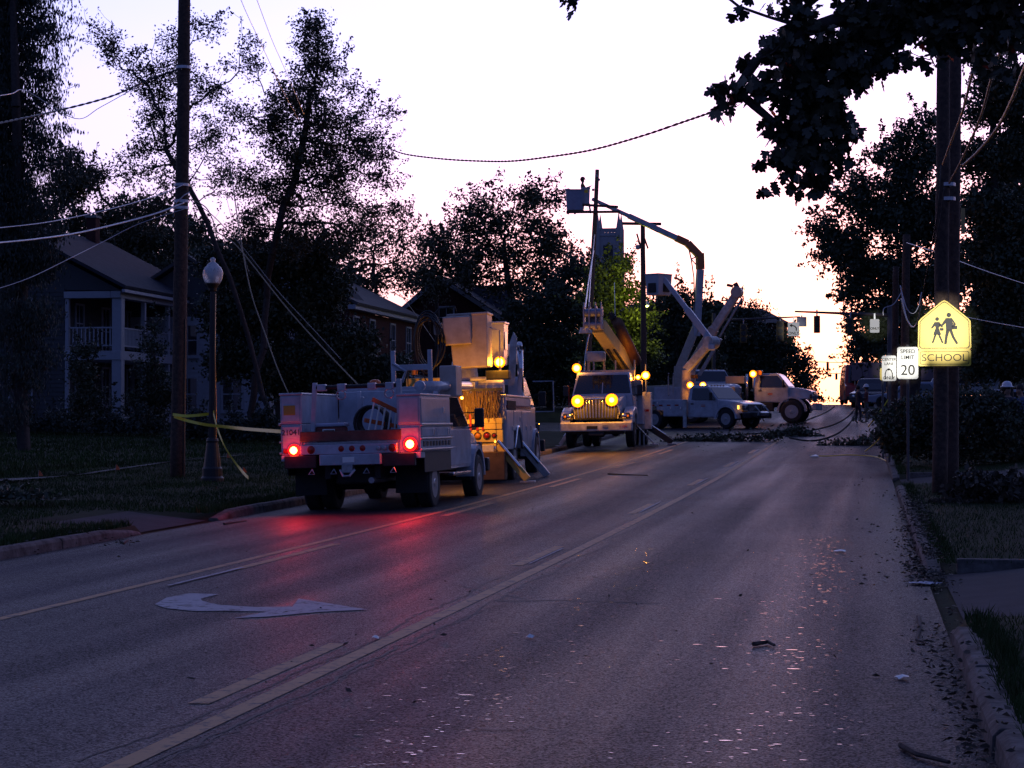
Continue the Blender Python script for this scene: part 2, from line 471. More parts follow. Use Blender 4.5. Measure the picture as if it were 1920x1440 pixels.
# kerbs: stones of about 2.5 m, a little uneven
kerb = empty('kerb'); kerb['kind'] = 'structure'
def kerb_run(x0, x1, y0, y1, base, top=.13, step=2.4):
    y = y0
    while y < y1 - .3:
        e = min(y + step, y1)
        if y1 - e < .5: e = y1
        j = random.uniform(-.012, .012); tl = random.uniform(-.008, .008)
        m = MB(); n = 6
        prof = lambda zb: [(x0, zb - .12), (x0, zb + top + tl), (x0 + (x1 - x0) * .2, zb + top + .012 + tl), (x0 + (x1 - x0) * .8, zb + top + .008 + tl), (x1, zb + top - .03 + tl), (x1 + (.02 if x1 > x0 else -.02), zb - .12)]
        rows = []
        for k in range(4):
            yy = y + .012 + (e - y - .024) * k / 3
            fade = 1 - min(1, max(0, min(yy - y0, y1 - yy) / .9))
            for (x, z) in prof(base(yy)): m.v.append((x + j + random.uniform(-.006, .006), yy, z + random.uniform(-.004, .004) - fade * .11))
        for k in range(3):
            for i in range(n): m.f.append((k * n + i, k * n + (i + 1) % n, (k + 1) * n + (i + 1) % n, (k + 1) * n + i))
        m.f += [tuple(range(n))[::-1], tuple(range(3 * n, 4 * n))]
        m.build('kerb_stone', kerbm, kerb, bevel=.008)
        y = e
for y0, y1 in ((5, 27.1), (30.5, 84)): kerb_run(XL - .17, XL, y0, y1, lambda y: road_z(XL + .01, y))
for y0, y1 in ((101, 140),): kerb_run(XL - .17, XL, y0, y1, lambda y: road_z(XL + .01, y), step=6)
for y0, y1 in ((5, 15.3), (20.7, 40.4), (45.1, 60.4), (64.1, 84)): kerb_run(XR + .17, XR, y0, y1, lambda y: rz(y))
kerb_run(XR + .17, XR, 101, 140, lambda y: rz(y), step=6)
for yy, x1 in ((20.78, 6), (45.2, 4.5), (64.2, 4.5), (40.3, 3.0)):   # kerb returns along the driveways
    x = XR + .3
    while x < x1:
        MB().box(x + .01, x + 1.4, yy - .07, yy + .09, gz(x, yy + .2) - .14, gz(x, yy + .2) + .02).build('kerb_stone', kerbm, kerb, bevel=.012)
        x += 1.42

# ------------------------------------------------------------------ road markings (children of the road)
def ribbon(pts, wdt, lift=.004, n_sub=1):
    """flat strip along ground points (x, y)"""
    V = []; 
    for i, (x, y) in enumerate(pts):
        a = pts[max(i - 1, 0)]; b = pts[min(i + 1, len(pts) - 1)]
        dx, dy = b[0] - a[0], b[1] - a[1]; l = math.hypot(dx, dy) or 1
        nx, ny = dy / l * wdt / 2, -dx / l * wdt / 2
        for sgn in (-1, 1):
            X, Y = x + sgn * nx, y + sgn * ny; V.append((X, Y, road_z(X, Y) + lift))
    return V, [(2 * i, 2 * i + 1, 2 * i + 3, 2 * i + 2) for i in range(len(pts) - 1)]
def marking(name, pts, wdt, m, lift=.004):
    V, f = ribbon(pts, wdt, lift); me = arr_mesh(name, V, f); o = link(name, me, m, road); o['kind'] = 'structure'; return o
cx = lambda Y: -3.42 + .0042 * Y       # solid line by the near lane
lx = lambda Y: -6.86 + .0068 * Y       # solid line by the far lane
seq = lambda f, a, b, off=0: [(f(y) + off, y) for y in np.arange(a, b + .01, 1.0)]
marking('solid_yellow_line', seq(cx, 2, 83), .125, ypaint)
marking('solid_yellow_line', seq(cx, 102, 160), .12, ypaint)
marking('solid_yellow_line', seq(lx, 2, 83), .115, ypaint)
for k in range(7):
    y0 = 10.9 + k * 10.3
    marking('dashed_yellow_line', seq(cx, y0, y0 + 3.0, -.30), .125, ypaint)
    if k: marking('dashed_white_streak', [(cx(y0) - .20, y0 + .2), (cx(y0 + 2) - .20, y0 + 2.6)], .03, wpaint, .008)
for k in range(5):
    y0 = 20.2 + k * 10.3
    marking('dashed_yellow_line', seq(lx, y0, y0 + 4.0, .30), .115, ypaint)
    if k: marking('dashed_white_streak', [(cx(y0 + 1) - .2, y0 + 1.8), (cx(y0 + 3) - .2, y0 + 4.6)], .035, wpaint, .012)
marking('dashed_white_streak', [(lx(20) + .30, 18.2), (lx(20) + .33, 20.4)], .05, wpaint, .012)
# turn arrow, traced on the ground
ar = [(690, 1145), (560, 1124), (548, 1139), (480, 1140), (410, 1136), (380, 1129), (376, 1124), (410, 1116), (355, 1114), (312, 1122), (290, 1135), (310, 1142), (360, 1147), (440, 1148), (500, 1149), (438, 1161), (500, 1158), (600, 1149)]
P = [hit(*q) for q in ar]
bm_v = [(p.x, p.y, road_z(p.x, p.y) + .006) for p in P]
m = MB(); m.add(bm_v, [tuple(range(len(bm_v)))])
m.build('turn_arrow', wpaint, road)['kind'] = 'structure'
# cracks: thin dark ribbons wandering beside the line and across the lane
crackm = mat('tarred_crack', (.012, .012, .013), .7, var=.3)
def crack(pts, wdt):
    q = []
    for a, b in zip(pts[:-1], pts[1:]):
        n = max(2, int(math.dist(a, b) / .12))
        for i in range(n):
            t = i / n; q.append((a[0] + (b[0] - a[0]) * t + random.gauss(0, .016), a[1] + (b[1] - a[1]) * t + random.gauss(0, .02)))
    marking('road_crack', q, wdt, crackm, .0025)
for off, a, b, wd in ((.17, 7, 40, .022), (-.16, 9, 30, .014), (.22, 9, 17, .012)):
    crack([(cx(y) + off + random.gauss(0, .05), y) for y in np.arange(a, b, 1.1)], wd)
g = lambda px, py: (hit(px, py).x, hit(px, py).y)
crack([g(930, 1128), g(1050, 1126), g(1270, 1133)], .045)
crack([g(860, 1100), g(990, 1126)], .02)
crack([g(560, 1350), g(700, 1360), g(1020, 1375)], .012)
crack([g(900, 1370), g(1500, 1378)], .01)
crack([g(60, 1072), g(330, 1066)], .03)
crack([g(1260, 960), g(1420, 957)], .03)
crack([g(1330, 1060), g(1560, 1068)], .012)

# wet film and bright crumbs lying in the wheel tracks
V = []; Fc = []
def puddle(x, y, rx, ry_, n=8):
    b = len(V); z = road_z(x, y) + .003
    for i in range(n):
        t = 2 * math.pi * i / n; k = random.uniform(.7, 1.2)
        V.append((x + rx * k * math.cos(t), y + ry_ * k * math.sin(t), z))
    Fc.append([b + i for i in range(n)])
clumps = [(random.choice([-2.35, -2.25, -2.1, -1.0, -.5, -.35]) + random.gauss(0, .12), 8.6 * math.exp(random.random() * 1.1)) for _ in range(60)]
for i in range(900):
    c = random.choice(clumps)
    y = c[1] + random.gauss(0, .55)
    x = c[0] + random.gauss(0, .16)
    if y < 8: continue
    r_ = random.uniform(.003, .008) * (2.2 if random.random() < .05 else 1)
    puddle(x, y, r_ * random.uniform(1.6, 3.2), r_ * random.uniform(.8, 1.6))
for i in range(140):
    px, py = random.uniform(0, 1650), random.uniform(900, 1440); p = hit(px, py); r_ = random.uniform(.003, .010)
    if XL < p.x < XR: puddle(p.x, p.y, r_ * 2.2, r_)
me = arr_mesh('puddles', V, Fc)
o = link('puddles', me, water, road); o['kind'] = 'stuff'

# ------------------------------------------------------------------ foliage helpers
def rand_unit(n):
    v = rng.normal(size=(n, 3)); return v / np.linalg.norm(v, axis=1, keepdims=True)
def tubes(a, b, ra, rb, n=5):
    """many tapered tubes at once -> verts, faces"""
    a = np.asarray(a, float); b = np.asarray(b, float); ra = np.asarray(ra)[:, None, None]; rb = np.asarray(rb)[:, None, None]
    d = b - a; d /= np.maximum(np.linalg.norm(d, axis=1, keepdims=True), 1e-6)
    up = np.where(np.abs(d[:, 2:3]) < .9, [[0, 0, 1.]], [[1., 0, 0]])
    x = np.cross(d, up); x /= np.linalg.norm(x, axis=1, keepdims=True); y = np.cross(d, x)
    t = np.arange(n) * 2 * np.pi / n
    ring = x[:, None, :] * np.cos(t)[None, :, None] + y[:, None, :] * np.sin(t)[None, :, None]
    V = np.concatenate([a[:, None, :] + ring * ra, b[:, None, :] + ring * rb], axis=1).reshape(-1, 3)
    i = np.arange(n); q = np.stack([i, (i + 1) % n, n + (i + 1) % n, n + i], 1)
    Fq = (np.arange(len(a)) * 2 * n)[:, None, None] + q[None]
    return V, Fq.reshape(-1, 4)
def leaf_quads(c, size, wid=.5, axis=None, jitter=.35):
    n = len(c); s = size * rng.uniform(1 - jitter, 1 + jitter, (n, 1))
    u = rand_unit(n) if axis is None else axis
    v = np.cross(u, rand_unit(n)); v /= np.maximum(np.linalg.norm(v, axis=1, keepdims=True), 1e-6)
    w_ = np.cross(u, v)
    A = c - u * s * .5; B = c + v * s * wid * .5 + w_ * s * .08; Cc = c + u * s * .5; D = c - v * s * wid * .5 + w_ * s * .08
    V = np.stack([A, B, Cc, D], 1).reshape(-1, 3)
    return V, np.arange(4 * n).reshape(-1, 4)
def skeleton(trunk, pts, bow=.12):
    """trunk: list of points; pts: branch ends; each end is joined to the cheapest node already there"""
    nodes = [np.array(p, float) for p in trunk]; parent = [-1] + list(range(len(trunk) - 1))
    path = [0.0]
    for i in range(1, len(nodes)): path.append(path[-1] + np.linalg.norm(nodes[i] - nodes[i - 1]) * .35)
    N = np.zeros((len(trunk) + len(pts) * 5 + 5, 3)); N[:len(nodes)] = nodes
    PL = np.zeros(len(N)); PL[:len(nodes)] = path
    cnt = len(nodes); par = np.full(len(N), -1); par[:cnt] = parent
    allowed = max(1, int(len(trunk) * .35))
    top = np.array(trunk[-1]); order = np.argsort(np.linalg.norm(pts - top, axis=1) + rng.normal(0, .3, len(pts)))
    ends = []
    for k in order:
        p = pts[k]
        d = np.linalg.norm(N[allowed:cnt] - p, axis=1)
        below = np.maximum(0, N[allowed:cnt, 2] - p[2])
        j = allowed + int(np.argmin(d + .30 * PL[allowed:cnt] + .5 * below))
        a = N[j]; L_ = np.linalg.norm(p - a); n = 2 if L_ < 1.0 else (3 if L_ < 3 else 4)
        prev = j
        for i in range(1, n + 1):
            t = i / n; q = a + (p - a) * t
            q = q + np.array([0, 0, -1]) * bow * L_ * math.sin(math.pi * t) * (1 if i < n else 0) * .6
            if i < n: q = q + rng.normal(0, .035 * L_, 3)
            if cnt >= len(N) - 1: break
            N[cnt] = q; par[cnt] = prev; PL[cnt] = PL[prev] + L_ / n; prev = cnt; cnt += 1
        ends.append(prev)
    return N[:cnt], par[:cnt], np.array(ends)
def branch_mesh(N, par, ends, r_tip, r_trunk, n=5):
    w_ = np.zeros(len(N))
    for e in ends: w_[e] += 1
    for i in range(len(N) - 1, 0, -1): w_[par[i]] += w_[i]
    r_ = r_tip * np.power(np.maximum(w_, 1), .5)
    r_ = np.minimum(r_, r_trunk) if r_.max() > r_trunk else r_ * 1.0
    i = np.arange(1, len(N)); p = par[1:]
    rp = np.where(p == 0, r_[i], np.minimum(r_[p], r_[i] * 1.5))
    return tubes(N[p], N[i], rp, r_[i], n)
TREES = []
def tree(name, label, Y, base, trunk, lobes, lp=6.5, dens=1.0, m=None, r=.16, group=None, tip=.012, droop=False, sig=13, cat='tree', ratio=.8, per=42, wid=.55, dz=0.0):
    """base, trunk: photo pixels at distance Y; lobes: (px, py, radius px[, density]) that the crown fills"""
    s = S(Y); B = at(base[0], base[1], Y); B.z = gz(B.x, B.y) - .1
    o = empty(name, B, 0, label, cat, group)
    C0 = np.array(B)
    T = [np.zeros(3)] + [np.array(at(px, py, Y + rng.normal(0, .4))) - C0 for px, py in trunk]
    TT = [T[0]]
    for a, b in zip(T[:-1], T[1:]):
        for k in (1, 2, 3): TT.append(a + (b - a) * k / 3 + (rng.normal(0, .06, 3) if k < 3 else 0))
    cl = []; lv = []
    for lb in lobes:
        px, py, rp = lb[:3]; dl = lb[3] if len(lb) > 3 else 1.0
        c = np.array(at(px, py, Y)) - C0; rw = rp * s
        nl = int(dens * dl * rp * rp * .85); nc = max(4, int(nl / per))
        u = rand_unit(nc) * (rng.uniform(0, 1, (nc, 1)) ** .42)
        pts = c + u * np.array([rw, rw * 1.1, rw * ratio])
        cl.append(pts)
        nn = np.maximum(5, (per * rng.lognormal(-.1, .5, nc))).astype(int)
        for p, k in zip(pts, nn):
            off = rng.normal(0, 1, (k, 3)) * np.array([sig * s, sig * s, sig * s * .72])
            lv.append(p + off)
    cen = np.mean([np.array(at(lb[0], lb[1], Y)) - C0 for lb in lobes], axis=0)
    for lb in lobes:
        c = np.array(at(lb[0], lb[1], Y)) - C0; rw = lb[2] * s
        for _ in range(2 if droop else 4):
            dv = (c - cen) / (np.linalg.norm(c - cen) + 1e-6) + rand_unit(1)[0] * .9 + np.array([0, 0, -.3 if droop else .35]); dv /= np.linalg.norm(dv)
            a = c + dv * rw * .7; L_ = s * rng.uniform(18, 52)
            k = int(rng.integers(14, 34)); tt = rng.uniform(0, 1, (k, 1)) ** .8
            lv.append(a + dv * L_ * tt + rng.normal(0, 1, (k, 3)) * s * (5 - 3.5 * tt)); cl.append(np.array([a + dv * L_ * .9]))
    cl = np.concatenate(cl); lv = np.concatenate(lv)
    if len(cl) > 850: cl_s = cl[rng.choice(len(cl), 850, replace=False)]
    else: cl_s = cl
    N, par, ends = skeleton(TT, cl_s)
    V, f = branch_mesh(N, par, ends, tip * .62 * (Y / 60) ** .5, r * .85)
    me = arr_mesh('trunk', V, f); link('trunk', me, bark, o, smooth=True)
    ax = None
    if droop:
        ax = rand_unit(len(lv)) * .35 + np.array([0, 0, -1]); ax /= np.linalg.norm(ax, axis=1, keepdims=True)
    V, f = leaf_quads(lv, lp * s, wid, ax)
    zmin = gz(B.x, B.y) - C0[2] + .1
    V[:, 2] = np.maximum(V[:, 2], zmin)
    me = arr_mesh('crown', V, f); link('crown', me, m or leafA, o)
    TREES.append((label, len(f)))
    return o
def shrub(name, label, Y, cxp, base_y, lobes, m=None, lp=6, dens=1.6, group=None, cat='shrub', sig=9):
    return tree(name, label, Y, (cxp, base_y), [(cxp, base_y - 15)], lobes, lp, dens, m, .04, group, .006, sig=sig, cat=cat)

# ================================================================== TREES
# far wood closing the view behind the houses and beyond the crossing
def far_wood(name, x0, x1, y0, dy, h, n, m, lp=.45, nl=52):
    P_ = []
    for i in range(n):
        x = random.uniform(x0, x1); y = y0 + random.uniform(0, dy); hh = h * random.uniform(.55, 1.1); rr = random.uniform(2.2, 4.2)
        z = gz(x, min(y, 170))
        nn = int(nl * rr * 2.2)
        u = rand_unit(nn) * (rng.uniform(0, 1, (nn, 1)) ** .4)
        P_.append(np.array([x, y, z + hh - rr]) + u * np.array([rr, rr, rr * 1.1]))
        k = nn // 2
        P_.append(np.array([x, y, z]) + rng.uniform(0, 1, (k, 3)) * np.array([rr * 2, rr * 2, hh - rr]) - np.array([rr, rr, 0]))
    P_ = np.concatenate(P_)
    V, f = leaf_quads(P_, lp * 1.6, .7)
    o = link(name, arr_mesh(name, V, f), m); o['kind'] = 'stuff'; o['label'] = 'dark far-off trees beyond the houses'; return o
far_wood('far_trees', -75, -38, 118, 40, 11.0, 70, leafA)
far_wood('far_trees', -38, -9, 150, 40, 8.5, 40, leafA)
far_wood('far_trees', 8, 60, 95, 50, 13, 90, leafA)

tree('spruce_tree', 'tall drooping spruce at the left edge, in front of the porch house', 55, (45, 850),
     [(40, 500), (30, 200), (20, -150)],
     [(q[0], y + q[1], q[2], q[3]) for y in range(-110, 480, 41) for q in ((10, 0, 62, .9), (70 + 22 * math.sin(y * .05), 12, 36, .7), (112 + 16 * math.sin(y * .13), 22, 15, .6), (-50, 5, 60, .9))] + [(0, 500, 80, .8), (70, 500, 45, .8), (20, 610, 75, .7), (75, 590, 45, .7), (30, 700, 60, .7), (85, 670, 30, .6), (20, 770, 50, .6), (-70, 350, 110)],
     lp=7.5, dens=1.25, m=leafC, r=.24, droop=True, sig=11, wid=.34, per=26, ratio=.8)
tree('airy_locust_tree', 'thin airy tree whose crown shows on both sides of the left utility pole', 66, (520, 850),
     [(480, 690), (430, 520), (370, 380), (310, 280)],
     [(215, 95, 35, .5), (265, 130, 45, .6), (300, 190, 48, .8), (330, 60, 30, .5), (390, 55, 32, .4), (300, 260, 50, .7), (260, 300, 42, .5), (330, 130, 40, .7), (380, 180, 40, .6), (440, 130, 28, .4), (400, 260, 45, .6), (330, 330, 40, .6), (420, 330, 40, .5), (250, 370, 36, .5), (190, 60, 16, .4), (180, 330, 20, .4), (290, 400, 38, .6), (455, 90, 25, .4)],
     lp=5.8, dens=1.3, m=leafB, r=.11, tip=.008, sig=10, per=44, ratio=1.05)
tree('spreading_elm_tree', 'tall spreading tree right of the left utility pole, its crown open to the sky', 72, (470, 850),
     [(478, 700), (500, 560), (520, 430), (560, 300), (580, 180)],
     [(585, 50, 28), (595, 100, 38), (575, 160, 42), (630, 120, 26, .4), (640, 170, 28, .4), (540, 200, 44), (600, 230, 52), (660, 230, 34, .7), (500, 250, 44, .8), (560, 290, 54), (640, 300, 50), (700, 280, 40, .8), (690, 200, 26, .4), (722, 330, 30, .5), (610, 360, 48, .8), (530, 370, 46), (470, 340, 40, .8), (660, 380, 42, .6), (470, 430, 45), (560, 440, 50, .8), (640, 440, 42, .7), (700, 420, 38, .6), (480, 130, 25, .35), (450, 210, 30, .6), (735, 400, 26, .5), (720, 215, 16, .3)],
     lp=5.8, dens=1.5, m=leafB, r=.16, tip=.010, sig=11, per=44, ratio=1.05)
tree('bushy_maple_tree', 'dense dark bushy tree behind the street lamp and service truck', 76, (520, 850), [(520, 720), (525, 600)],
     [(420, 500, 50), (480, 500, 58), (540, 490, 55), (600, 480, 42), (430, 590, 60), (500, 590, 70), (575, 580, 62), (615, 540, 40), (440, 680, 55), (520, 690, 75), (600, 670, 72), (660, 640, 42, .8), (680, 690, 45), (740, 700, 34, .8)],
     lp=8.5, dens=1.5, m=leafA, r=.22, sig=13)
tree('slender_birch_tree', 'slim many-stemmed tree above the brick house roof', 118, (700, 800), [(700, 650), (705, 540), (700, 470)],
     [(690, 455, 40, .7), (735, 470, 36, .6), (660, 500, 34, .8), (715, 520, 38, .8), (760, 505, 36, .8), (690, 545, 34, .8), (750, 430, 30, .35), (780, 460, 28, .4), (790, 540, 30, .7), (640, 470, 30, .8), (645, 530, 30, .8)],
     lp=6.5, dens=.8, m=leafB, r=.14, sig=13)
tree('young_ash_tree', 'round dark tree left of the tall backlit tree, above the far gabled roof', 122, (815, 800), [(818, 650), (822, 520)],
     [(815, 460, 34), (835, 470, 28), (800, 500, 36, .8), (850, 505, 34, .8), (820, 530, 34, .7), (780, 530, 28, .6)], lp=6.5, dens=1.05, m=leafB, r=.16, sig=11)
tree('tall_oak_tree', 'tall rounded backlit tree in the middle, left of the raised pole', 126, (965, 800), [(962, 640), (955, 540), (945, 450)],
     [(895, 385, 34, .8), (935, 365, 20, .5), (995, 372, 34, .9), (1030, 375, 26, .6), (870, 430, 34, .8), (925, 420, 42), (975, 420, 42, .7), (1015, 440, 40), (1045, 470, 34, .8), (905, 470, 44), (960, 480, 46, .9), (880, 510, 40, .8), (1015, 500, 40, .8), (935, 530, 40, .6), (990, 540, 40, .8), (1040, 530, 36)],
     lp=7, dens=.95, m=leafB, r=.24, sig=12)
tree('dense_lime_tree', 'dense low dark tree behind the digger truck and left of the raised pole', 118, (1030, 800), [(1030, 700), (1035, 600)],
     [(990, 590, 45), (1045, 570, 50), (1085, 510, 36), (1090, 580, 44), (960, 640, 42), (1020, 650, 56), (1080, 660, 50), (900, 650, 36), (930, 700, 45), (1000, 720, 40), (1060, 730, 40)], lp=7.5, dens=1.3, m=leafA, r=.22, sig=12)
tree('ivy_clad_tree', 'broad ivy-clad tree lit green by a street light, right of the raised pole', 112, (1160, 800), [(1160, 700), (1155, 600), (1150, 530)],
     [(1130, 510, 30), (1165, 500, 24, .8), (1140, 560, 42), (1180, 550, 30), (1130, 630, 46), (1185, 610, 40), (1200, 660, 38), (1150, 690, 50), (1215, 600, 16, .8), (1105, 560, 26), (1105, 690, 36)], lp=7, dens=1.45, m=leafI, r=.25, sig=10)
tree('dark_cedar_tree', 'dark tree right of the ivy-clad tree, behind the small bucket', 122, (1270, 790), [(1270, 700), (1268, 620)],
     [(1240, 580, 34), (1275, 560, 30), (1265, 620, 44), (1310, 620, 40), (1320, 580, 26), (1250, 680, 44), (1310, 680, 40), (1345, 600, 26)], lp=7, dens=1.4, m=leafA, r=.2, sig=10)
tree('street_maple_tree', 'dark tree beside the sunset gap, behind the white truck cab', 150, (1470, 775), [(1465, 700), (1450, 640)],
     [(1380, 590, 30), (1410, 590, 26), (1370, 640, 40), (1420, 640, 42), (1465, 640, 32, .8), (1480, 680, 36), (1500, 720, 30), (1430, 700, 44), (1370, 700, 40), (1512, 690, 16, .6), (1520, 740, 17, .8), (1490, 750, 26)], lp=6.5, dens=1.5, m=leafA, r=.22, sig=8)
tree('sweetgum_tree', 'large tree on the right whose backlit crown edges the sunset gap', 88, (1712, 800), [(1712, 650), (1705, 520), (1700, 400)],
     [(1735, 235, 32, .6), (1700, 265, 30, .7), (1660, 290, 34, .7), (1735, 300, 46), (1690, 345, 46), (1620, 345, 32, .6), (1590, 380, 34, .7), (1640, 400, 46), (1550, 425, 30, .7), (1585, 450, 42), (1700, 430, 60), (1560, 480, 30, .8), (1620, 500, 46), (1680, 520, 56), (1600, 550, 32, .8), (1640, 590, 38), (1700, 600, 60), (1612, 640, 24, .7), (1650, 650, 34), (1750, 400, 60), (1760, 520, 60), (1750, 640, 56), (1540, 440, 15, .5)],
     lp=8, dens=1.45, m=leafA, r=.3, sig=11)
tree('roadside_pear_tree', 'small tree beyond the crossing at the right side of the sunset gap', 150, (1625, 775), [(1625, 720)],
     [(1602, 610, 22, .8), (1605, 655, 20, .9), (1625, 640, 30), (1640, 690, 30), (1598, 620, 12)], lp=6.5, dens=1.3, m=leafA, r=.2, sig=8)
tree('tulip_tree', 'dark tree filling the right edge behind the leaning cables', 70, (1890, 820), [(1885, 600), (1870, 400), (1860, 250)],
     [(1850, 120, 36, .6), (1900, 60, 50, .8), (1840, 210, 34, .7), (1890, 170, 55), (1830, 300, 40), (1895, 290, 60), (1850, 390, 55), (1910, 420, 60), (1840, 490, 55), (1900, 540, 65), (1850, 610, 60), (1910, 660, 60), (1840, 680, 45), (1960, 200, 80), (1960, 480, 90)],
     lp=8.5, dens=1.6, m=leafA, r=.3, sig=13)
tree('garden_tree', 'leafy small tree in front of the porch house, left of its corner column', 76, (150, 805), [(155, 740), (158, 690)],
     [(160, 660, 26, .8), (155, 700, 32), (165, 745, 34), (140, 785, 30), (180, 780, 30)], lp=6, dens=1.6, m=leafA, r=.07, sig=9)
tree('holly_tree', 'dark evergreen under the porch roof, between corner column and left utility pole', 77, (285, 805), [(287, 740), (290, 670)],
     [(293, 610, 15, .8), (290, 650, 24, .9), (285, 700, 32), (275, 745, 36), (310, 740, 30), (280, 785, 34)], lp=6, dens=1.6, m=leafA, r=.07, sig=9)
tree('backyard_tree', 'rounded tree behind the porch house roof and chimney', 112, (240, 800), [(240, 600), (240, 470)],
     [(170, 330, 40, .6), (215, 400, 42, .8), (270, 430, 40, .9), (300, 390, 32, .6), (120, 360, 44), (150, 420, 40), (250, 480, 42, .8), (320, 460, 34, .8), (60, 420, 55), (190, 470, 40), (330, 520, 36), (120, 300, 30, .6), (150, 340, 30, .6)], lp=7.5, dens=1.4, m=leafB, r=.25, sig=12)
tree('side_yard_tree', 'low dark tree between the porch house and the white house', 98, (400, 805), [(400, 690), (400, 600)],
     [(380, 440, 32), (410, 500, 40), (370, 560, 30), (415, 640, 44), (375, 700, 30)], lp=7, dens=1.1, m=leafA, r=.16, sig=11)
for i, (px, rr, lab) in enumerate([(40, 34, 'low clipped hedge bush at the left edge below the side window'), (110, 32, 'second hedge bush from the left below the porch house'),
        (205, 30, 'hedge bush in front of the porch corner column'), (262, 30, 'hedge bush just left of the left utility pole'), (372, 30, 'low bush between utility pole and street lamp'),
        (440, 30, 'low bush just right of the street lamp'), (500, 32, 'low bush directly left of the service truck box')]):
    shrub('hedge_bush', lab, 70 - (4 if px > 300 else 0), px, 832, [(px - 22, 812, rr * .8), (px + 18, 808, rr * .85), (px, 790, rr * .7)], m=leafC, lp=7, dens=2.0, group='low hedge bushes along the left lawn', cat='bush')
shrub('garden_shrub', 'large-leaved low shrub by the left kerb at the picture edge', 31, 40, 985, [(10, 945, 34), (60, 950, 28), (85, 965, 22), (30, 975, 30), (-30, 950, 40)], m=leafA, lp=13, dens=.8, sig=12)

# the near maple bough hanging into the top right corner
def maple_leaf():
    pr = [(0, 0), (.16, .0), (.40, .0), (.47, .16), (.33, .24), (.50, .42), (.42, .56), (.22, .50), (.27, .74), (.13, .84), (0, .96)]
    pts = [(x, y, .10 * abs(x)) for x, y in pr] + [(-x, y, .10 * abs(x)) for x, y in pr[-2:0:-1]]
    return np.array(pts, dtype=float)
MLV = maple_leaf()
Ym = 20.0
sM = S(Ym)
mb_base = Vector((4.6, 21.5, gz(4.6, 21.5)))
maple = empty('maple_tree', mb_base, 0, 'near maple whose big-leaved bough hangs into the top right corner', 'tree')
bough = [(2050, -260, 21), (1900, -60, 20.6), (1760, -20, 20.2), (1620, 20, 20), (1500, 60, 20), (1420, 110, 20), (1380, 170, 20)]
bp_ = [np.array(at(x, y, d)) - np.array(mb_base) for x, y, d in bough]
trunk_pts = [np.array([0, 0, 0.]), np.array([.05, 0, 2.0]), np.array([0, -.1, 4.0]), np.array(bp_[0])]
lobesM = [(1610, 30, 42), (1560, 90, 48), (1510, 40, 30, .6), (1650, 60, 40), (1600, 130, 48), (1500, 120, 40), (1455, 90, 34, .8), (1660, 120, 24, .7), (1540, 170, 40), (1430, 160, 28, .8), (1385, 120, 16, .6), (1375, 165, 22), (1360, 200, 14, .8),
          (1500, 190, 36), (1570, 220, 34), (1510, 250, 40), (1590, 240, 16, .6), (1540, 290, 36), (1470, 290, 24, .8), (1570, 270, 18, .6), (1460, 240, 24, .8), (1505, 350, 18, .9), (1520, 330, 24), (1430, 300, 10, .6), (1450, 345, 8, .5),
          (1700, 30, 46), (1760, 60, 30), (1745, 105, 14, .8), (1720, -10, 50), (1820, 20, 55, .9), (1880, 50, 50, .8), (1800, -40, 60), (1690, 90, 20, .6), (1840, 100, 24, .5), (1600, -30, 50), (1500, 0, 30, .5), (1460, -70, 14), (1380, -90, 14), (1300, -100, 14), (1220, -100, 14), (1150, -85, 14), (1095, -50, 14), (1072, -14, 10), (1070, 2, 9), (1385, 10, 12, .5), (1460, 10, 18, .4), (1870, 120, 24, .4), (1900, -50, 90)]
cM = []; lM = []
for lb in lobesM:
    px, py, rp = lb[:3]; dl = lb[3] if len(lb) > 3 else 1
    c = np.array(at(px, py, Ym)) - np.array(mb_base)
    nc = max(1, int(dl * rp * rp / 75)); u = rand_unit(nc) * (rng.uniform(0, 1, (nc, 1)) ** .5)
    pts = c + u * rp * sM * np.array([1, 1.2, .95]); cM.append(pts)
    for p in pts:
        k = rng.integers(5, 10); lM.append(p + rng.normal(0, 1, (k, 3)) * sM * np.array([12, 12, 9]))
cM = np.concatenate(cM); lM = np.concatenate(lM)
TT = [t for t in trunk_pts] + bp_[1:]
N_, par_, ends_ = skeleton(TT, cM, bow=.05)
V, f = branch_mesh(N_, par_, ends_, .0045, .20)
link('trunk', arr_mesh('trunk', V, f), bark, maple, smooth=True)
def leaf_frames(n):
    # leaves hang: tip axis mostly down and outward, blade roughly facing any way
    y = rand_unit(n) * .75 + np.array([0, 0, -.75]); y /= np.linalg.norm(y, axis=1, keepdims=True)
    x = np.cross(y, rand_unit(n)); x /= np.linalg.norm(x, axis=1, keepdims=True)
    return x, y, np.cross(x, y)
order = np.argsort(lM[:, 1] + rng.normal(0, .1, len(lM)))
near, rest = lM[order[:280]], lM[order[280:]]
lmesh = bpy.data.meshes.new('leaf'); lmesh.from_pydata([tuple(p) for p in MLV], [], [tuple(range(len(MLV)))]); lmesh.materials.append(leafM)
xs_, ys_, zs_ = leaf_frames(len(near))
for i, p in enumerate(near):
    s_ = .125 * random.uniform(.7, 1.2)
    o = bpy.data.objects.new('leaf', lmesh); COL.objects.link(o); o.parent = maple
    M = Matrix([list(r_) for r_ in np.stack([xs_[i], ys_[i], zs_[i]], 1)]).to_4x4()
    o.matrix_local = Matrix.Translation(Vector(p)) @ M @ Matrix.Scale(s_, 4)
xs_, ys_, zs_ = leaf_frames(len(rest)); n = len(MLV)
sc = .125 * rng.uniform(.7, 1.2, (len(rest), 1, 1))
V = rest[:, None, :] + sc * (xs_[:, None, :] * MLV[None, :, 0:1] + ys_[:, None, :] * MLV[None, :, 1:2] + zs_[:, None, :] * MLV[None, :, 2:3])
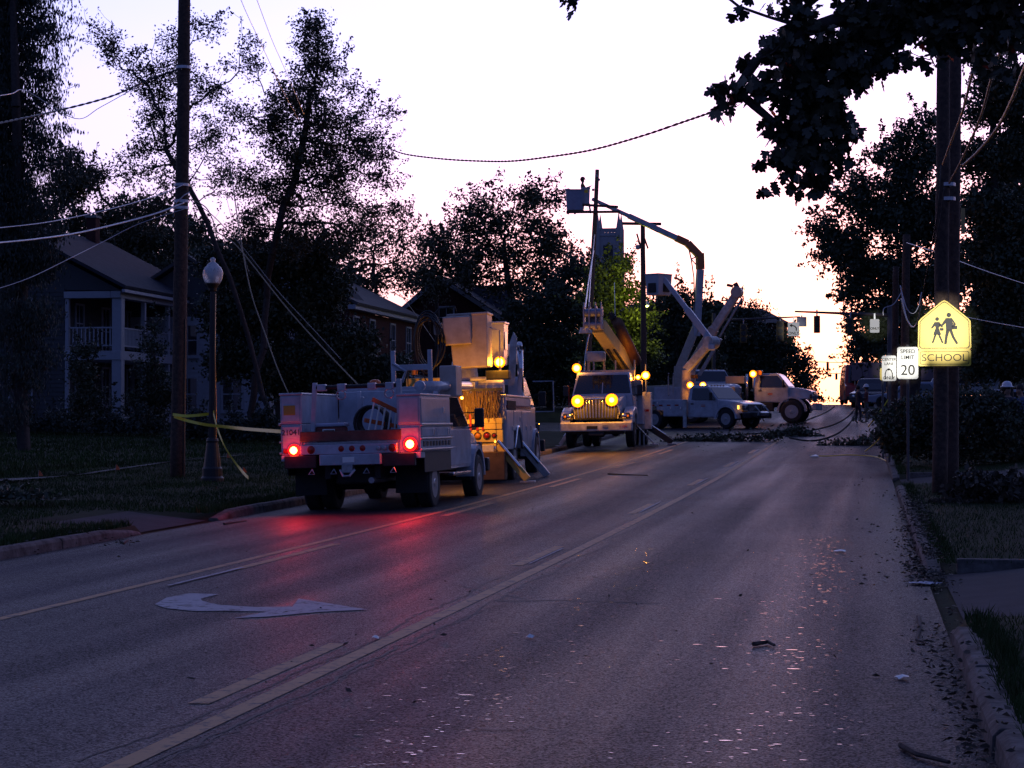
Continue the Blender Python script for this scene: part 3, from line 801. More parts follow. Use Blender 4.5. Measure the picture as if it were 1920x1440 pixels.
o = link('foliage', arr_mesh('foliage', V.reshape(-1, 3), np.arange(len(rest) * n).reshape(-1, n)), leafM, maple); o['kind'] = 'stuff'

# ================================================================== HOUSES
def window(parent, x, y, z, wd, ht, face, trim=trimw, bars=1, depth=.06, rail=True):
    """face: 'x' looks to +x, 'y' looks to -y; (x,y,z) is the bottom centre on the wall face"""
    def tr(m):
        m.v = [(x + q[1], y + q[0], z + q[2]) if face == 'x' else (x + q[0], y - q[1], z + q[2]) for q in m.v]; return m
    t = .09
    m = MB().box(-wd / 2 - t, -wd / 2, 0, depth, -t, ht + t).box(wd / 2, wd / 2 + t, 0, depth, -t, ht + t).box(-wd / 2, wd / 2, 0, depth, ht, ht + t).box(-wd / 2, wd / 2, 0, depth, -t, 0)
    if rail: m.box(-wd / 2, wd / 2, .012, depth - .02, ht / 2 - .03, ht / 2 + .03)
    for i in range(bars):
        xx = -wd / 2 + wd * (i + 1) / (bars + 1); m.box(xx - .015, xx + .015, .012, depth - .025, 0, ht)
    fr = tr(m).build('window', trim, parent)
    tr(MB().box(-wd / 2, wd / 2, .004, .012, 0, ht)).build('pane', glass, fr)
    tr(MB().box(-wd / 2 - .14, wd / 2 + .14, 0, depth + .07, -t - .07, -t)).build('sill', trim, fr)
    return fr
def lap_wall(name, parent, x0, x1, y0, y1, z0, z1, face, m, lap=.19):
    """wall of overlapping boards; face 'x' at x1 looking +x, face 'y' at y0 looking -y"""
    mb = MB()
    n = int((z1 - z0) / lap)
    for i in range(n):
        a = z0 + i * lap; b = a + lap
        if face == 'x': mb.add([(x1, y0, a), (x1 + .03, y0, a), (x1 + .004, y0, b), (x1, y0, b), (x1, y1, a), (x1 + .03, y1, a), (x1 + .004, y1, b), (x1, y1, b)], [(0, 1, 2, 3), (4, 7, 6, 5), (0, 4, 5, 1), (1, 5, 6, 2)])
        else: mb.add([(x0, y0, a), (x0, y0 - .03, a), (x0, y0 - .004, b), (x0, y0, b), (x1, y0, a), (x1, y0 - .03, a), (x1, y0 - .004, b), (x1, y0, b)], [(0, 3, 2, 1), (4, 5, 6, 7), (0, 1, 5, 4), (1, 2, 6, 5)])
    o = mb.build(name, m, parent); o['kind'] = 'stuff'; return o
# --- the porch house
p = at(222, 785, 84); hb = Vector((p.x, p.y, gz(p.x, p.y) - .25))
H1 = empty('porch_house', hb, 0, 'two-storey cream clapboard house with double porch at far left', 'house')
D, LN, BW = 2.5, 13.0, 8.0          # porch depth, length along the road, body width
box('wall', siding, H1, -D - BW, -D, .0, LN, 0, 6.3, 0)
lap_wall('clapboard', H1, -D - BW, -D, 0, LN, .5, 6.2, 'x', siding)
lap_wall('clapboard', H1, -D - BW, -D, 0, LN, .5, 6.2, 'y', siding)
mg = MB(); xr = -D - 3.2
mg.add([(-D - BW, .02, 6.2), (.1, .02, 6.05), (xr, .02, 9.0), (-D - BW, LN - .02, 6.2), (.1, LN - .02, 6.05), (xr, LN - .02, 9.0)], [(0, 1, 2), (3, 5, 4), (0, 2, 5, 3), (1, 4, 5, 2), (0, 3, 4, 1)])
mg.build('gable_wall', siding, H1)
th = .14
mr = MB()
for sx, ex, ez in ((1, .45, 6.1), (-1, -D - BW - .5, 6.1)):
    a = (xr, -.5, 9.25); b = (xr, LN + .5, 9.25); c_ = (ex, LN + .5, ez); d_ = (ex, -.5, ez)
    mr.slab([a, d_, c_, b] if sx > 0 else [a, b, c_, d_], th)
mr.build('roof', shingle, H1)
ch = box('chimney', brick, H1, xr + .2, xr + .68, LN - 3, LN - 2.4, 8.4, 10.3, .02)
box('chimney_cap', concrete, ch, xr + .14, xr + .74, LN - 3.06, LN - 2.34, 10.3, 10.42, .02)
box('gutter', trimw, H1, .32, .46, -.5, LN + .5, 5.93, 6.07, .02)
box('porch_ceiling_beam', trimw, H1, -.35, .12, -.1, LN, 5.72, 6.02, .02)
box('porch_ceiling_beam', trimw, H1, -D, -.36, -.1, .2, 5.72, 6.02, .02)
box('upper_porch_floor', trimw, H1, -D, .1, -.05, LN, 3.02, 3.42, .02)
box('lower_porch_floor', trimw, H1, -D, .1, -.05, LN, .25, .55, .02)
box('column', trimw, H1, -.32, .12, 0, .42, .55, 5.72, .02)
for y in (3.2, 6.4, 9.6, LN - .3): box('column', trimw, H1, -.18, .02, y, y + .2, .55, 5.72, .02)
box('column', trimw, H1, -D + .02, -D + .2, 0, .2, .55, 5.72, .02)
for z in (3.62, 4.40):
    box('rail', trimw, H1, -.12, -.04, .42, LN - .3, z, z + .07, .01)
    box('rail', trimw, H1, -D + .2, -.32, .06, .14, z, z + .07, .01)
bme = None
def copies(first, locs):
    for l in locs:
        c = first.copy(); COL.objects.link(c); c.location = l
b0 = box('baluster', trimw, H1, -.105, -.055, -.025, .025, 3.69, 4.40, 0)
b0.location = (0, .6, 0)
copies(b0, [(0, .6 + i * .17, 0) for i in range(1, 70) if not any(abs(.6 + i * .17 - q) < .16 for q in (3.3, 6.5, 9.7, 12.8))])
copies(b0, [(-D + .45 + i * .19, .10, 0) for i in range(10)])
for y in (1.6, 4.8, 8.0, 11.2):
    window(H1, -D + .03, y, 3.9 if y != 4.8 else 3.45, .85, 1.6 if y != 4.8 else 2.05, 'x')
    window(H1, -D + .03, y, 1.1, .85, 1.65, 'x')
for x in (-4.5, -8.2):
    window(H1, x, -.03, 1.1, .95, 1.75, 'y'); window(H1, x, -.03, 4.1, .95, 1.6, 'y')
# --- the white house behind the trees
p = at(505, 790, 92); hb = Vector((p.x, p.y, gz(p.x, p.y) - .2))
H2 = empty('white_house', hb, 0, 'white clapboard house half hidden by trees behind the street lamp', 'house')
box('wall', siding, H2, -8, 0, 0, 9, 0, 5.6, 0)
lap_wall('clapboard', H2, -8, 0, 0, 9, .3, 5.5, 'x', trimw); lap_wall('clapboard', H2, -8, 0, 0, 9, .3, 5.5, 'y', trimw)
mr = MB(); mr.slab([(-4, -.4, 8.2), (.5, -.4, 5.4), (.5, 9.4, 5.4), (-4, 9.4, 8.2)], .15); mr.slab([(-4, -.4, 8.2), (-4, 9.4, 8.2), (-8.5, 9.4, 5.4), (-8.5, -.4, 5.4)], .15)
mr.build('roof', darkroof, H2)
MB().add([(-8, .02, 5.6), (0, .02, 5.6), (-4, .02, 8.1), (-8, .1, 5.6), (0, .1, 5.6), (-4, .1, 8.1)], [(0, 1, 2), (3, 5, 4), (0, 2, 5, 3), (1, 4, 5, 2), (0, 3, 4, 1)]).build('gable_wall', siding, H2)
for x in (-6.2, -4, -1.8):
    window(H2, x, -.03, 1.0, .9, 1.5, 'y'); window(H2, x, -.03, 3.6, .9, 1.4, 'y')
for y in (2, 4.5, 7): window(H2, .03, y, 1.0, .9, 1.5, 'x'); window(H2, .03, y, 3.6, .9, 1.4, 'x')
# --- the brick house facing the road
pa = at(655, 790, 97); hb = Vector((pa.x, pa.y, gz(pa.x, pa.y) - .2)); zt = at(655, 580, 97).z - hb.z
H3 = empty('brick_house', hb, 0, 'red brick two-storey house with white sash windows behind the service truck', 'house')
LB = 15.0
box('wall', brick, H3, -9, 0, 0, LB, 0, zt, 0)
box('fascia', trimw, H3, 0.0, .38, -.3, LB + .3, zt, zt + .22, .01)
mr = MB(); mr.slab([(-4.5, -.3, zt + 2.6), (.45, -.3, zt + .2), (.45, LB + .3, zt + .2), (-4.5, LB + .3, zt + 2.6)], .14); mr.slab([(-4.5, -.3, zt + 2.6), (-4.5, LB + .3, zt + 2.6), (-9.4, LB + .3, zt + .2), (-9.4, -.3, zt + .2)], .14)
mr.build('roof', darkroof, H3)
for y in (1.2, 4.6, 9.2, 13.0): window(H3, .003, y, zt - 2.0, 1.0, 1.65, 'x', bars=1)
for y in (1.2, 4.6, 9.2, 13.0): window(H3, .003, y, zt - 4.9, 1.0, 1.65, 'x', bars=1)
aw = MB().slab([(0.1, 10.5, 2.9), (2.6, 10.5, 2.2), (2.6, 15.5, 2.2), (.1, 15.5, 2.9)], .08).build('porch_awning', mat('white_awning', (.6, .62, .68), .6, var=.05), H3)
for k in range(5): MB().bar((.12, 11 + k, 2.99), (2.58, 11 + k, 2.29), .07, .04).build('awning_rib', darkroof, aw)
dz = zt + .6
dm = MB().add([(-4.6, -.05, dz), (-.4, -.05, dz), (-2.4, -.05, dz + 2.3), (-4.6, 3, dz), (-.4, 3, dz), (-2.4, 3, dz + 2.3)], [(0, 1, 2), (3, 5, 4), (0, 3, 4, 1)]).build('dormer', trimw, H3)
MB().slab([(-2.4, -.3, dz + 2.45), (-.1, -.3, dz - .1), (-.1, 3.2, dz - .1), (-2.4, 3.2, dz + 2.45)], .1).slab([(-2.4, -.3, dz + 2.45), (-2.4, 3.2, dz + 2.45), (-4.8, 3.2, dz - .1), (-4.8, -.3, dz - .1)], .1).build('dormer_roof', shingle, dm)
# --- the far gabled house
Yg = 128
gp = at(880, 790, Yg); hb = Vector((gp.x, gp.y, gz(gp.x, gp.y) - .5))
H4 = empty('gabled_house', hb, 0, 'brown gabled house with broad roof above the bucket truck', 'house')
def L4(px, py, dy=0): q = at(px, py, Yg + dy) - hb; return (q.x, q.y, q.z)
q1, q2, q3 = L4(745, 600), L4(826, 528), L4(930, 596)
MB().add([q1, q2, q3, (q3[0], 0, 0), (q1[0], 0, 0), (q1[0], 9, q1[2]), (q2[0], 9, q2[2]), (q3[0], 9, q3[2]), (q3[0], 9, 0), (q1[0], 9, 0)], [(0, 1, 2, 3, 4), (5, 9, 8, 7, 6), (0, 4, 9, 5), (2, 7, 8, 3)]).build('wall', brick, H4)
MB().slab([(q2[0], -.4, q2[2] + .25), (q3[0] + .5, -.4, q3[2] - .1), (q3[0] + .5, 9.4, q3[2] - .1), (q2[0], 9.4, q2[2] + .25)], .16).slab([(q2[0], -.4, q2[2] + .25), (q2[0], 9.4, q2[2] + .25), (q1[0] - .5, 9.4, q1[2] - .1), (q1[0] - .5, -.4, q1[2] - .1)], .16).build('roof', shingle, H4)
MB().bar((q2[0], -.46, q2[2] + .2), (q3[0] + .5, -.46, q3[2] - .12), .06, .24).bar((q2[0], -.46, q2[2] + .2), (q1[0] - .5, -.46, q1[2] - .12), .06, .24).build('bargeboard', trimw, H4)
window(H4, (q1[0] + q3[0]) / 2, -.02, q3[2] - .6, .9, 1.3, 'y')
q4, q5 = L4(865, 540, 6), L4(960, 540, 6)
MB().slab([(q4[0], 5.5, q4[2]), (q4[0], 3.4, q3[2]), (q5[0] + .4, 3.4, q3[2]), (q5[0], 5.5, q4[2])], .16).slab([(q4[0], 5.5, q4[2]), (q5[0], 5.5, q4[2]), (q5[0] + .4, 8.5, q3[2]), (q4[0], 8.5, q3[2])], .16).build('wing_roof', shingle, H4)
box('wing_wall', brick, H4, q4[0], q5[0], 3.8, 8.2, 0, q3[2], 0)
box('chimney', brick, H4, q2[0] + .2, q2[0] + 1.2, 4, 5, q2[2] - 1, q2[2] + 1.5, .02)
# --- church tower with battlements and pinnacles
Yc = 210; cp = at(1143, 790, Yc); hb = Vector((cp.x, cp.y, 1.0)); sc_ = S(Yc)
CH = empty('church_tower', hb, 0, 'grey stone church tower with pinnacles behind the raised pole', 'tower')
zt = at(1143, 440, Yc).z - 1.0; hw = 20 * sc_
box('tower_wall', stone, CH, -hw, hw, -hw, hw, 0, zt, .03)
box('string_course', stone, CH, -hw - .08, hw + .08, -hw - .08, hw + .08, zt - .25, zt - .05, .03)
box('parapet_base', stone, CH, -hw, hw, -hw, -hw + .25, zt, zt + .12, 0)
for i in range(6):
    x = -hw + .28 + i * (2 * hw - .56) / 5
    MB().box(x - .13, x + .13, -hw, -hw + .22, zt + .12, zt + .45).build('merlon', stone, CH)
    if i < 5:
        x2 = x + (2 * hw - .56) / 10
        MB().lathe([(.10, -.1), (.16, -.1), (.16, .1), (.10, .1)], (x2, -hw + .11, zt + .32), 'y', 12).build('parapet_ring', stone, CH)
box('parapet_coping', stone, CH, -hw, hw, -hw, -hw + .25, zt + .47, zt + .58, 0)
for sx in (-1, 1):
    for sy in (-1, 1):
        MB().cyl((sx * hw, sy * hw, 0), (sx * hw, sy * hw, zt + .6), .3, n=8).cyl((sx * hw, sy * hw, zt + .6), (sx * hw, sy * hw, zt + 2.2), .27, .03, n=8).build('pinnacle', stone, CH)
    MB().box(-.5, .5, -hw - .03, -hw, zt - 3.6 + (0 if sx > 0 else -4), zt - 1.2 + (0 if sx > 0 else -4)).build('louvre_opening', darkroof, CH)
# --- low building right of the gap and a flat canopy
pB = at(1655, 715, 128); hb = Vector((pB.x, pB.y, gz(pB.x, 128)))
H5 = empty('flat_roofed_building', hb, 0, 'low flat-roofed purplish building beyond the crossing on the right', 'building')
zt = at(1655, 680, 128).z - hb.z; zb = at(1655, 714, 128).z - hb.z
box('canopy', mat('mauve_canopy', (.22, .16, .20), .7, var=.1), H5, -1.9, 3.2, 0, 9, zb, zt, .03)
box('wall', mat('grey_render', (.12, .11, .13), .8, var=.1), H5, -.9, 3.0, 1.2, 9, 0, zb, 0)
for i in range(3): window(H5, -.2 + i * 1.3, 1.18, .9, .8, 1.0, 'y')
for x in (-1.7, .6, 3.0): MB().cyl((x, .2, 0), (x, .2, zb), .06).build('post', steel, H5)
# --- dark house behind the street maple
Yh = 165; gp = at(1390, 790, Yh); hb = Vector((gp.x, gp.y, gz(gp.x, 150) - 2))
H6 = empty('hipped_house', hb, 0, 'dim house with boarded windows behind the traffic signals', 'house')
zt = at(1390, 606, Yh).z - hb.z
box('wall', brick, H6, -3.5, 3.4, 0, 8, 0, zt, 0)
MB().add([(-4, -.5, zt), (3.9, -.5, zt), (3.9, 8.5, zt), (-4, 8.5, zt), (-1.5, 4, zt + 1.4), (1.5, 4, zt + 1.4)], [(0, 1, 5, 4), (1, 2, 5), (2, 3, 4, 5), (3, 0, 4), (0, 3, 2, 1)]).build('roof', darkroof, H6)
for x in (-2, .2, 2.3): window(H6, x, -.02, zt - 2.3, .9, 1.5, 'y')

# ================================================================== POLES AND STREET FURNITURE
def pole(name, label, top, bot, Y, r0, r1, m, parent=None, cat='utility pole', group=None):
    B = hit(*bot) if Y is None else at(bot[0], bot[1], Y)
    Y = B.y; B.z = gz(B.x, B.y)
    o = empty(name, B, 0, label, cat, group)
    T = at(top[0], top[1], Y) - B
    mb = MB(); n = 14
    pts = [Vector((0, 0, -.3)).lerp(T, i / n) for i in range(n + 1)]
    pts = [q + Vector((random.uniform(-.008, .008), random.uniform(-.008, .008), 0)) for q in pts]
    mb.tube(pts, [r0 + (r1 - r0) * i / n for i in range(n + 1)], 16)
    mb.build('pole_shaft', m, o, smooth=True)
    return o, Y, T
LP, YL, TL = pole('utility_pole', 'tall brown wooden utility pole on the left lawn beside the street lamp', (351, -330), (333, 893), None, .165, .12, wood)
LPW = LP.location.copy()
def onpole(py, side=1, off=0):
    """local point on the left pole at photo row py"""
    t = 0
    best = min(((abs((EYE + ray(340, py) * YL).z - (LPW.z + TL.z * k / 200)), k) for k in range(201)))[1] / 200
    return Vector((TL.x * best + side * .15, -.02, TL.z * best))
for py in (125, 345, 378, 392):
    q = onpole(py, 0); MB().lathe([(.158, -.03), (.168, -.03), (.168, .03), (.158, .03)], q, 'z', 18).build('cable_band', wireg, LP)
q = onpole(378, 0)
MB().tube([q + Vector((-.17, -.05, -.35)), q + Vector((-.05, -.19, -.05)), q + Vector((.12, -.15, .12)), q + Vector((.2, -.02, .2))], .014).build('bare_wire_loop', wireg, LP)
q = onpole(765, 0); MB().box(.135, .17, -.06, .02, q.z - .12, q.z + .2).build('orange_marker', orange, LP)
MB().tube([onpole(893, 1) + Vector((.01, -.06, 0)), onpole(770, 1) + Vector((.01, -.06, 0)), onpole(600, 1) + Vector((0, -.06, 0))], .012).build('ground_wire', wirem, LP)

# street lamp
B = hit(398, 902)
SL = empty('street_lamp', (B.x, B.y, gz(B.x, B.y)), 0, 'black fluted post lamp with unlit white acorn globe on the left lawn', 'street lamp')
s_ = S(B.y); zz = lambda py: (902 - py) * s_
MB().lathe([(.24, -.05), (.24, .06), (.21, .10), (.21, .26), (.18, .30), (.15, .55), (.12, .80), (.13, .84), (.11, .9)], n=20).build('post_base', black, SL, bevel=.005, smooth=False)
mb = MB(); n = 24; V = []; zs = [.88, zz(600), zz(527)]
for k, z in enumerate(zs):
    for i in range(n): t = 2 * math.pi * i / n; r_ = (.078 - .012 * k) * (1 if i % 2 else .86); V.append((r_ * math.cos(t), r_ * math.sin(t), z))
mb.add(V, [(k * n + i, k * n + (i + 1) % n, (k + 1) * n + (i + 1) % n, (k + 1) * n + i) for k in range(2) for i in range(n)]).build('fluted_shaft', black, SL)
z1 = zz(527)
MB().lathe([(.06, z1 - .05), (.085, z1 - .04), (.07, z1), (.10, z1 + .04), (.14, z1 + .10), (.15, z1 + .13), (.13, z1 + .135)]).build('globe_holder', black, SL, smooth=True)
g0, g1, g2 = zz(520), zz(481), zz(462)
prof = [(.11, g0), (.17, g0 + .07), (.205, g0 + .16), (.215, g0 + .24), (.20, g0 + .32), (.165, g0 + .385), (.13, g0 + .41), (.125, g0 + .43), (.08, g0 + .47), (.05, g0 + .49), (.045, g0 + .50), (.062, g0 + .53), (.058, g0 + .56), (.02, g0 + .59), (.0, g0 + .595)]
MB().lathe(prof, n=28).build('globe', globe, SL, smooth=True)
MB().cyl((0, 0, g0), (0, 0, g0 + .14), .035, .05).cyl((0, 0, g0 + .14), (0, 0, g0 + .2), .055, .03).build('lamp_socket', steel, SL)
MB().tube([(.075, -.05, z1 - .1), (.07, -.05, zz(660)), (.10, -.05, zz(780)), (.09, -.05, zz(830)), (.2, -.08, .05)], .010).build('ground_wire', mat('copper_wire', (.6, .3, .12), .25, .9), SL, smooth=True)

# pair of poles on the right, school sign
RP, YR, TR = pole('utility_pole', 'front pole of the right pair, carrying the yellow school sign', (1773, -300), (1762, 921), 36.5, .135, .105, wood, group='pair of poles on the right verge')
RQ, YQ, TQ = pole('utility_pole', 'browner rear pole of the right pair, just right of the sign pole', (1793, -300), (1783, 913), 37.4, .13, .12, mat('brown_pole_wood', (.085, .05, .038), .85, var=.4, scale=12, bump=.6, bscale=30, col2=(.045, .026, .02)), group='pair of poles on the right verge')
q = at(1805, 417, 37.1) - RQ.location
box('pole_tag', mat('tan_tag', (.50, .36, .14), .6, var=.1), RQ, q.x - .035, q.x + .035, q.y - .15, q.y - .11, q.z - .22, q.z + .24, .004)
for py in (345, 372): q = at(1777, py, 36.4) - RP.location; MB().lathe([(.13, -.03), (.14, -.03), (.14, .03), (.13, .03)], (q.x, 0, q.z), 'z', 16).build('cable_band', wireg, RP)
FP, YF, TF = pole('utility_pole', 'dim utility pole further back, left of the sign poles', (1700, 440), (1694, 800), 66, .15, .12, wood)
FP2, YF2, TF2 = pole('utility_pole', 'thin dim pole behind the speed limit sign', (1680, 500), (1676, 795), 74, .13, .11, wood)

def text(name, body, parent, loc, size, m, rotx=math.pi / 2, sx=1.0, bold=.0, align='CENTER'):
    c = bpy.data.curves.new(name, 'FONT'); c.body = body; c.size = size; c.align_x = align; c.align_y = 'CENTER'; c.extrude = .0015; c.offset = bold
    t = bpy.data.objects.new('tmp', c); COL.objects.link(t)
    dg = bpy.context.evaluated_depsgraph_get(); dg.update()
    me = bpy.data.meshes.new_from_object(t.evaluated_get(dg)); bpy.data.objects.remove(t)
    me.name = name; me.materials.clear()
    o = link(name, me, m, parent); o.location = loc; o.rotation_euler = rotx if isinstance(rotx, tuple) else (rotx, 0, 0); o.scale = (sx, 1, 1)
    return o
def rounded(w_, h, r_, y, th, n=5, cx_=0, cz=0):
    pts = []
    for sx, sz, a0 in ((1, 1, 0), (-1, 1, 90), (-1, -1, 180), (1, -1, 270)):
        for i in range(n):
            a = R(a0 + 90 * i / (n - 1)); pts.append((cx_ + sx * (w_ / 2 - r_) + r_ * math.cos(a), y, cz + sz * (h / 2 - r_) + r_ * math.sin(a)))
    m = MB(); k = len(pts); m.add(pts + [(x, y + th, z) for x, _, z in pts], [tuple(range(k)), tuple(range(k, 2 * k))[::-1]] + [(i, k + i, k + (i + 1) % k, (i + 1) % k) for i in range(k)])
    return m
def facing(Yd, px): return YAW - math.atan((px - 960) / F)   # rotation that turns a sign toward the camera from px

Ys = 36.5 - .20; k = S(Ys)
c0 = at(1771, 672, Ys)
SS = empty('school_sign', (c0.x, c0.y, c0.z), -R(2), 'bright yellow pentagon school crossing sign on the right pole', 'road sign')
def scr(px, py): return ((px - 1771) * k, (672 - py) * k)
pen = [(1725, 655), (1817, 655), (1817, 605), (1771, 565), (1725, 605)]
def pent(ins, y, th, m, name, parent):
    cxp, cyp = 1771, 615
    pts = []
    pp = [(1723, 652), (1726, 656), (1816, 656), (1819, 652), (1818, 604), (1814, 599), (1776, 567), (1771, 565), (1766, 567), (1728, 599), (1724, 604)]
    for a, b in pp: pts.append((cxp + (a - cxp) * (1 - ins), cyp + (b - cyp) * (1 - ins)))
    V = [(scr(a, b)[0], y, scr(a, b)[1]) for a, b in pts]; n = len(V)
    return MB().add(V + [(x, y + th, z) for x, _, z in V], [tuple(range(n)), tuple(range(n, 2 * n))[::-1]] + [(i, n + i, n + (i + 1) % n, (i + 1) % n) for i in range(n)]).build(name, m, parent)
pl = pent(0, 0, .012, signyellow, 'sign_plate', SS)
pent(.055, -.0022, .0015, signblack, 'border_line', pl); pent(.085, -.0045, .0015, signyellow, 'inner_panel', pl)
q = rounded(95 * k, 30 * k, 4 * k, 0, .012, cx_=0, cz=scr(0, 671)[1] + 0).build('name_plate', signyellow, SS)
rounded(88 * k, 24 * k, 3 * k, -.0022, .0015, cz=scr(0, 671)[1]).build('border_line', signblack, q)
rounded(86 * k, 22 * k, 3 * k, -.0045, .0015, cz=scr(0, 671)[1]).build('inner_panel', signyellow, q)
text('lettering', 'SCHOOL', q, (0, -.0062, scr(0, 671)[1] - .002), .175, signblack, sx=1.12)
MB().box(-.05, .05, .012, .20, -.06, 0.0).box(-.05, .05, .012, .20, .6, .66).build('sign_bracket', steel, SS)
def walker(name, cxp, top, bot, skirt):
    """pictogram person cut from thin plate"""
    H = bot - top; f_ = lambda x, y: (scr(cxp + x * H, top + y * H)[0], -.0062, scr(cxp + x * H, top + y * H)[1])
    m = MB()
    hd = [f_(.075 * math.cos(2 * math.pi * i / 12), .075 + .075 * math.sin(2 * math.pi * i / 12)) for i in range(12)]; m.slab(hd, .0015)
    if skirt:
        m.slab([f_(-.11, .19), f_(.09, .19), f_(.13, .33), f_(.06, .42), f_(.15, .68), f_(-.15, .68), f_(-.06, .42)], .0015)
        m.slab([f_(-.10, .20), f_(-.24, .42), f_(-.20, .45), f_(-.05, .32)], .0016); m.slab([f_(.09, .2), f_(.22, .36), f_(.19, .41), f_(.06, .33)], .0017)
        m.slab([f_(.10, .42), f_(.24, .42), f_(.24, .52), f_(.10, .52)], .0018)
        m.slab([f_(-.10, .66), f_(-.02, .66), f_(-.14, 1), f_(-.21, 1)], .0019); m.slab([f_(.02, .66), f_(.10, .66), f_(.24, 1), f_(.17, 1)], .002)
    else:
        m.slab([f_(-.10, .17), f_(.10, .17), f_(.13, .34), f_(.10, .56), f_(-.09, .56), f_(-.10, .34)], .0015)
        m.slab([f_(-.10, .18), f_(-.25, .40), f_(-.21, .44), f_(-.06, .30)], .0016); m.slab([f_(.10, .18), f_(.22, .36), f_(.17, .48), f_(.08, .46), f_(.14, .36)], .0017)
        m.slab([f_(.10, .42), f_(.26, .42), f_(.26, .53), f_(.10, .53)], .0018)
        m.slab([f_(-.09, .54), f_(.03, .54), f_(-.04, .78), f_(-.07, 1), f_(-.15, 1), f_(-.12, .76)], .0019); m.slab([f_(.0, .54), f_(.10, .54), f_(.17, .76), f_(.29, .98), f_(.22, 1), f_(.09, .78)], .002)
    return m.build(name, signblack, pl)
walker('child_symbol', 1758, 596, 644, True); walker('adult_symbol', 1779, 588, 646, False)

def post_sign(name, label, px0, py0, px1, py1, Y, texts, cat='road sign', post=True, m=signwhite, extra=None):
    k = S(Y); cxp, cyp = (px0 + px1) / 2, (py0 + py1) / 2; c = at(cxp, cyp, Y)
    o = empty(name, (c.x, c.y, gz(c.x, c.y)), 0, label, cat); zc = c.z - gz(c.x, c.y)
    W_, H_ = (px1 - px0) * k, (py1 - py0) * k
    p_ = rounded(W_, H_, .05, 0, .01, cz=zc).build('sign_plate', m, o)
    for (b, dx, dy, size) in texts: text('lettering', b, p_, (dx * k, -.003, zc - dy * k), size * k, signblack, bold=.002)
    if extra: extra(p_, zc, k)
    if post: MB().cyl((.0, .045, -.2), (.0, .045, zc + H_ / 2 + .05), .03, n=8).build('sign_post', mat('dull_sign_post', (.09, .085, .09), .7), o)
    return o
post_sign('speed_limit_sign', 'white speed limit 20 sign on a post left of the school sign', 1683, 651, 1721, 710, 44, [('SPEED', 0, -21, 10), ('LIMIT', 0, -10, 10), ('20', 0, 14, 27)])
def arrows(p_, zc, k):
    for sx, dx in ((-1, -7), (1, 6)):
        pts = [Vector((dx * k + sx * (.0), -.004, zc - 20 * k)), Vector((dx * k, -.004, zc - 10 * k)), Vector((dx * k - sx * 2 * k, -.004, zc - 4 * k)), Vector((dx * k - sx * 6 * k, -.004, zc - 2 * k))]
        MB().tube(pts, .9 * k, 4).cyl(pts[-1], pts[-1] + Vector((-sx * 4 * k, 0, 0)), 2.4 * k, .1 * k, n=4).build('turn_arrow_symbol', signblack, p_)
post_sign('turn_lane_sign', 'pale centre turn lane sign partly behind the speed limit sign', 1654, 667, 1680, 714, 52, [('CENTER', 0, -16, 7), ('LANE', 0, -8, 7), ('ONLY', 0, 18, 8)], extra=arrows)
post_sign('small_yellow_sign', 'narrow yellowish sign edge left of the centre turn lane sign', 1650, 690, 1660, 713, 58, [], m=signyellow)

# ------------------------------------------------------------------ traffic signals
def signal(name, label, px, py, Y, hpx, group, back=True, cat='traffic light'):
    k = S(Y); c = at(px, py, Y); h = hpx * k; o = empty(name, c, random.uniform(-.15, .15), label, cat, group)
    wd = h * .36
    box('signal_housing', signalm, o, -wd / 2, wd / 2, 0, .22, -h / 2, h / 2, .02)
    for i in (-1, 0, 1):
        z = i * h * .31
        MB().lathe([(wd * .36, 0), (wd * .36, -.16)], (0, 0, z), 'y', 14).build('visor', black, o)
        MB().lathe([(0, -.012), (wd * .33, -.01), (wd * .33, 0)], (0, 0, z), 'y', 14).build('lens', black, o)
    MB().box(-.03, .03, .08, .14, h / 2, h / 2 + .25).build('hanger', steel, o)
    return o
def mast(name, label, x_pole, x_end, y_pole_px, y_end_px, Y):
    a = at(x_pole, y_pole_px, Y); B = Vector((a.x, a.y, gz(a.x, min(a.y, 150)))); o = empty(name, B, 0, label, 'signal pole')
    e = at(x_end, y_end_px, Y) - B; a = a - B
    dk = mat('dark_mast_steel', (.10, .08, .08), .7, .2)
    MB().cyl((0, 0, -.3), (0, 0, a.z + .4), .13, .09, 14).build('pole_shaft', dk, o, smooth=True)
    MB().cyl((0, 0, a.z), e, .075, .035, 12).build('mast_arm', dk, o, smooth=True)
    return o
mast('signal_mast', 'left signal mast arm over the crossing, behind the boom of the derrick truck', 1338, 1500, 601, 594, 108)
signal('traffic_signal', 'leftmost dark traffic signal, right of the leaning derrick boom', 1394, 625, 107.8, 36, 'traffic signals over the crossing')
signal('traffic_signal', 'traffic signal just left of the ONLY sign', 1463, 621, 107.8, 38, 'traffic signals over the crossing')
mast('signal_mast', 'right signal mast arm reaching out over the sunset gap', 1668, 1490, 591, 584, 83)
signal('traffic_signal', 'traffic signal silhouetted in the sunset gap', 1532, 608, 82.8, 32, 'traffic signals over the crossing')
signal('traffic_signal', 'traffic signal in front of the tree edge right of the sunset gap', 1594, 611, 82.8, 30, 'traffic signals over the crossing')
k = S(107.6); c = at(1488, 617, 107.6)
o = empty('lane_sign', c, 0, 'white left arrow ONLY sign hanging beside the traffic signals', 'road sign')
p_ = rounded(21 * k, 26 * k, .04, 0, .012).build('sign_plate', signwhite, o)
text('lettering', 'ONLY', p_, (0, -.004, -8 * k), 7.5 * k, signblack, bold=.004)
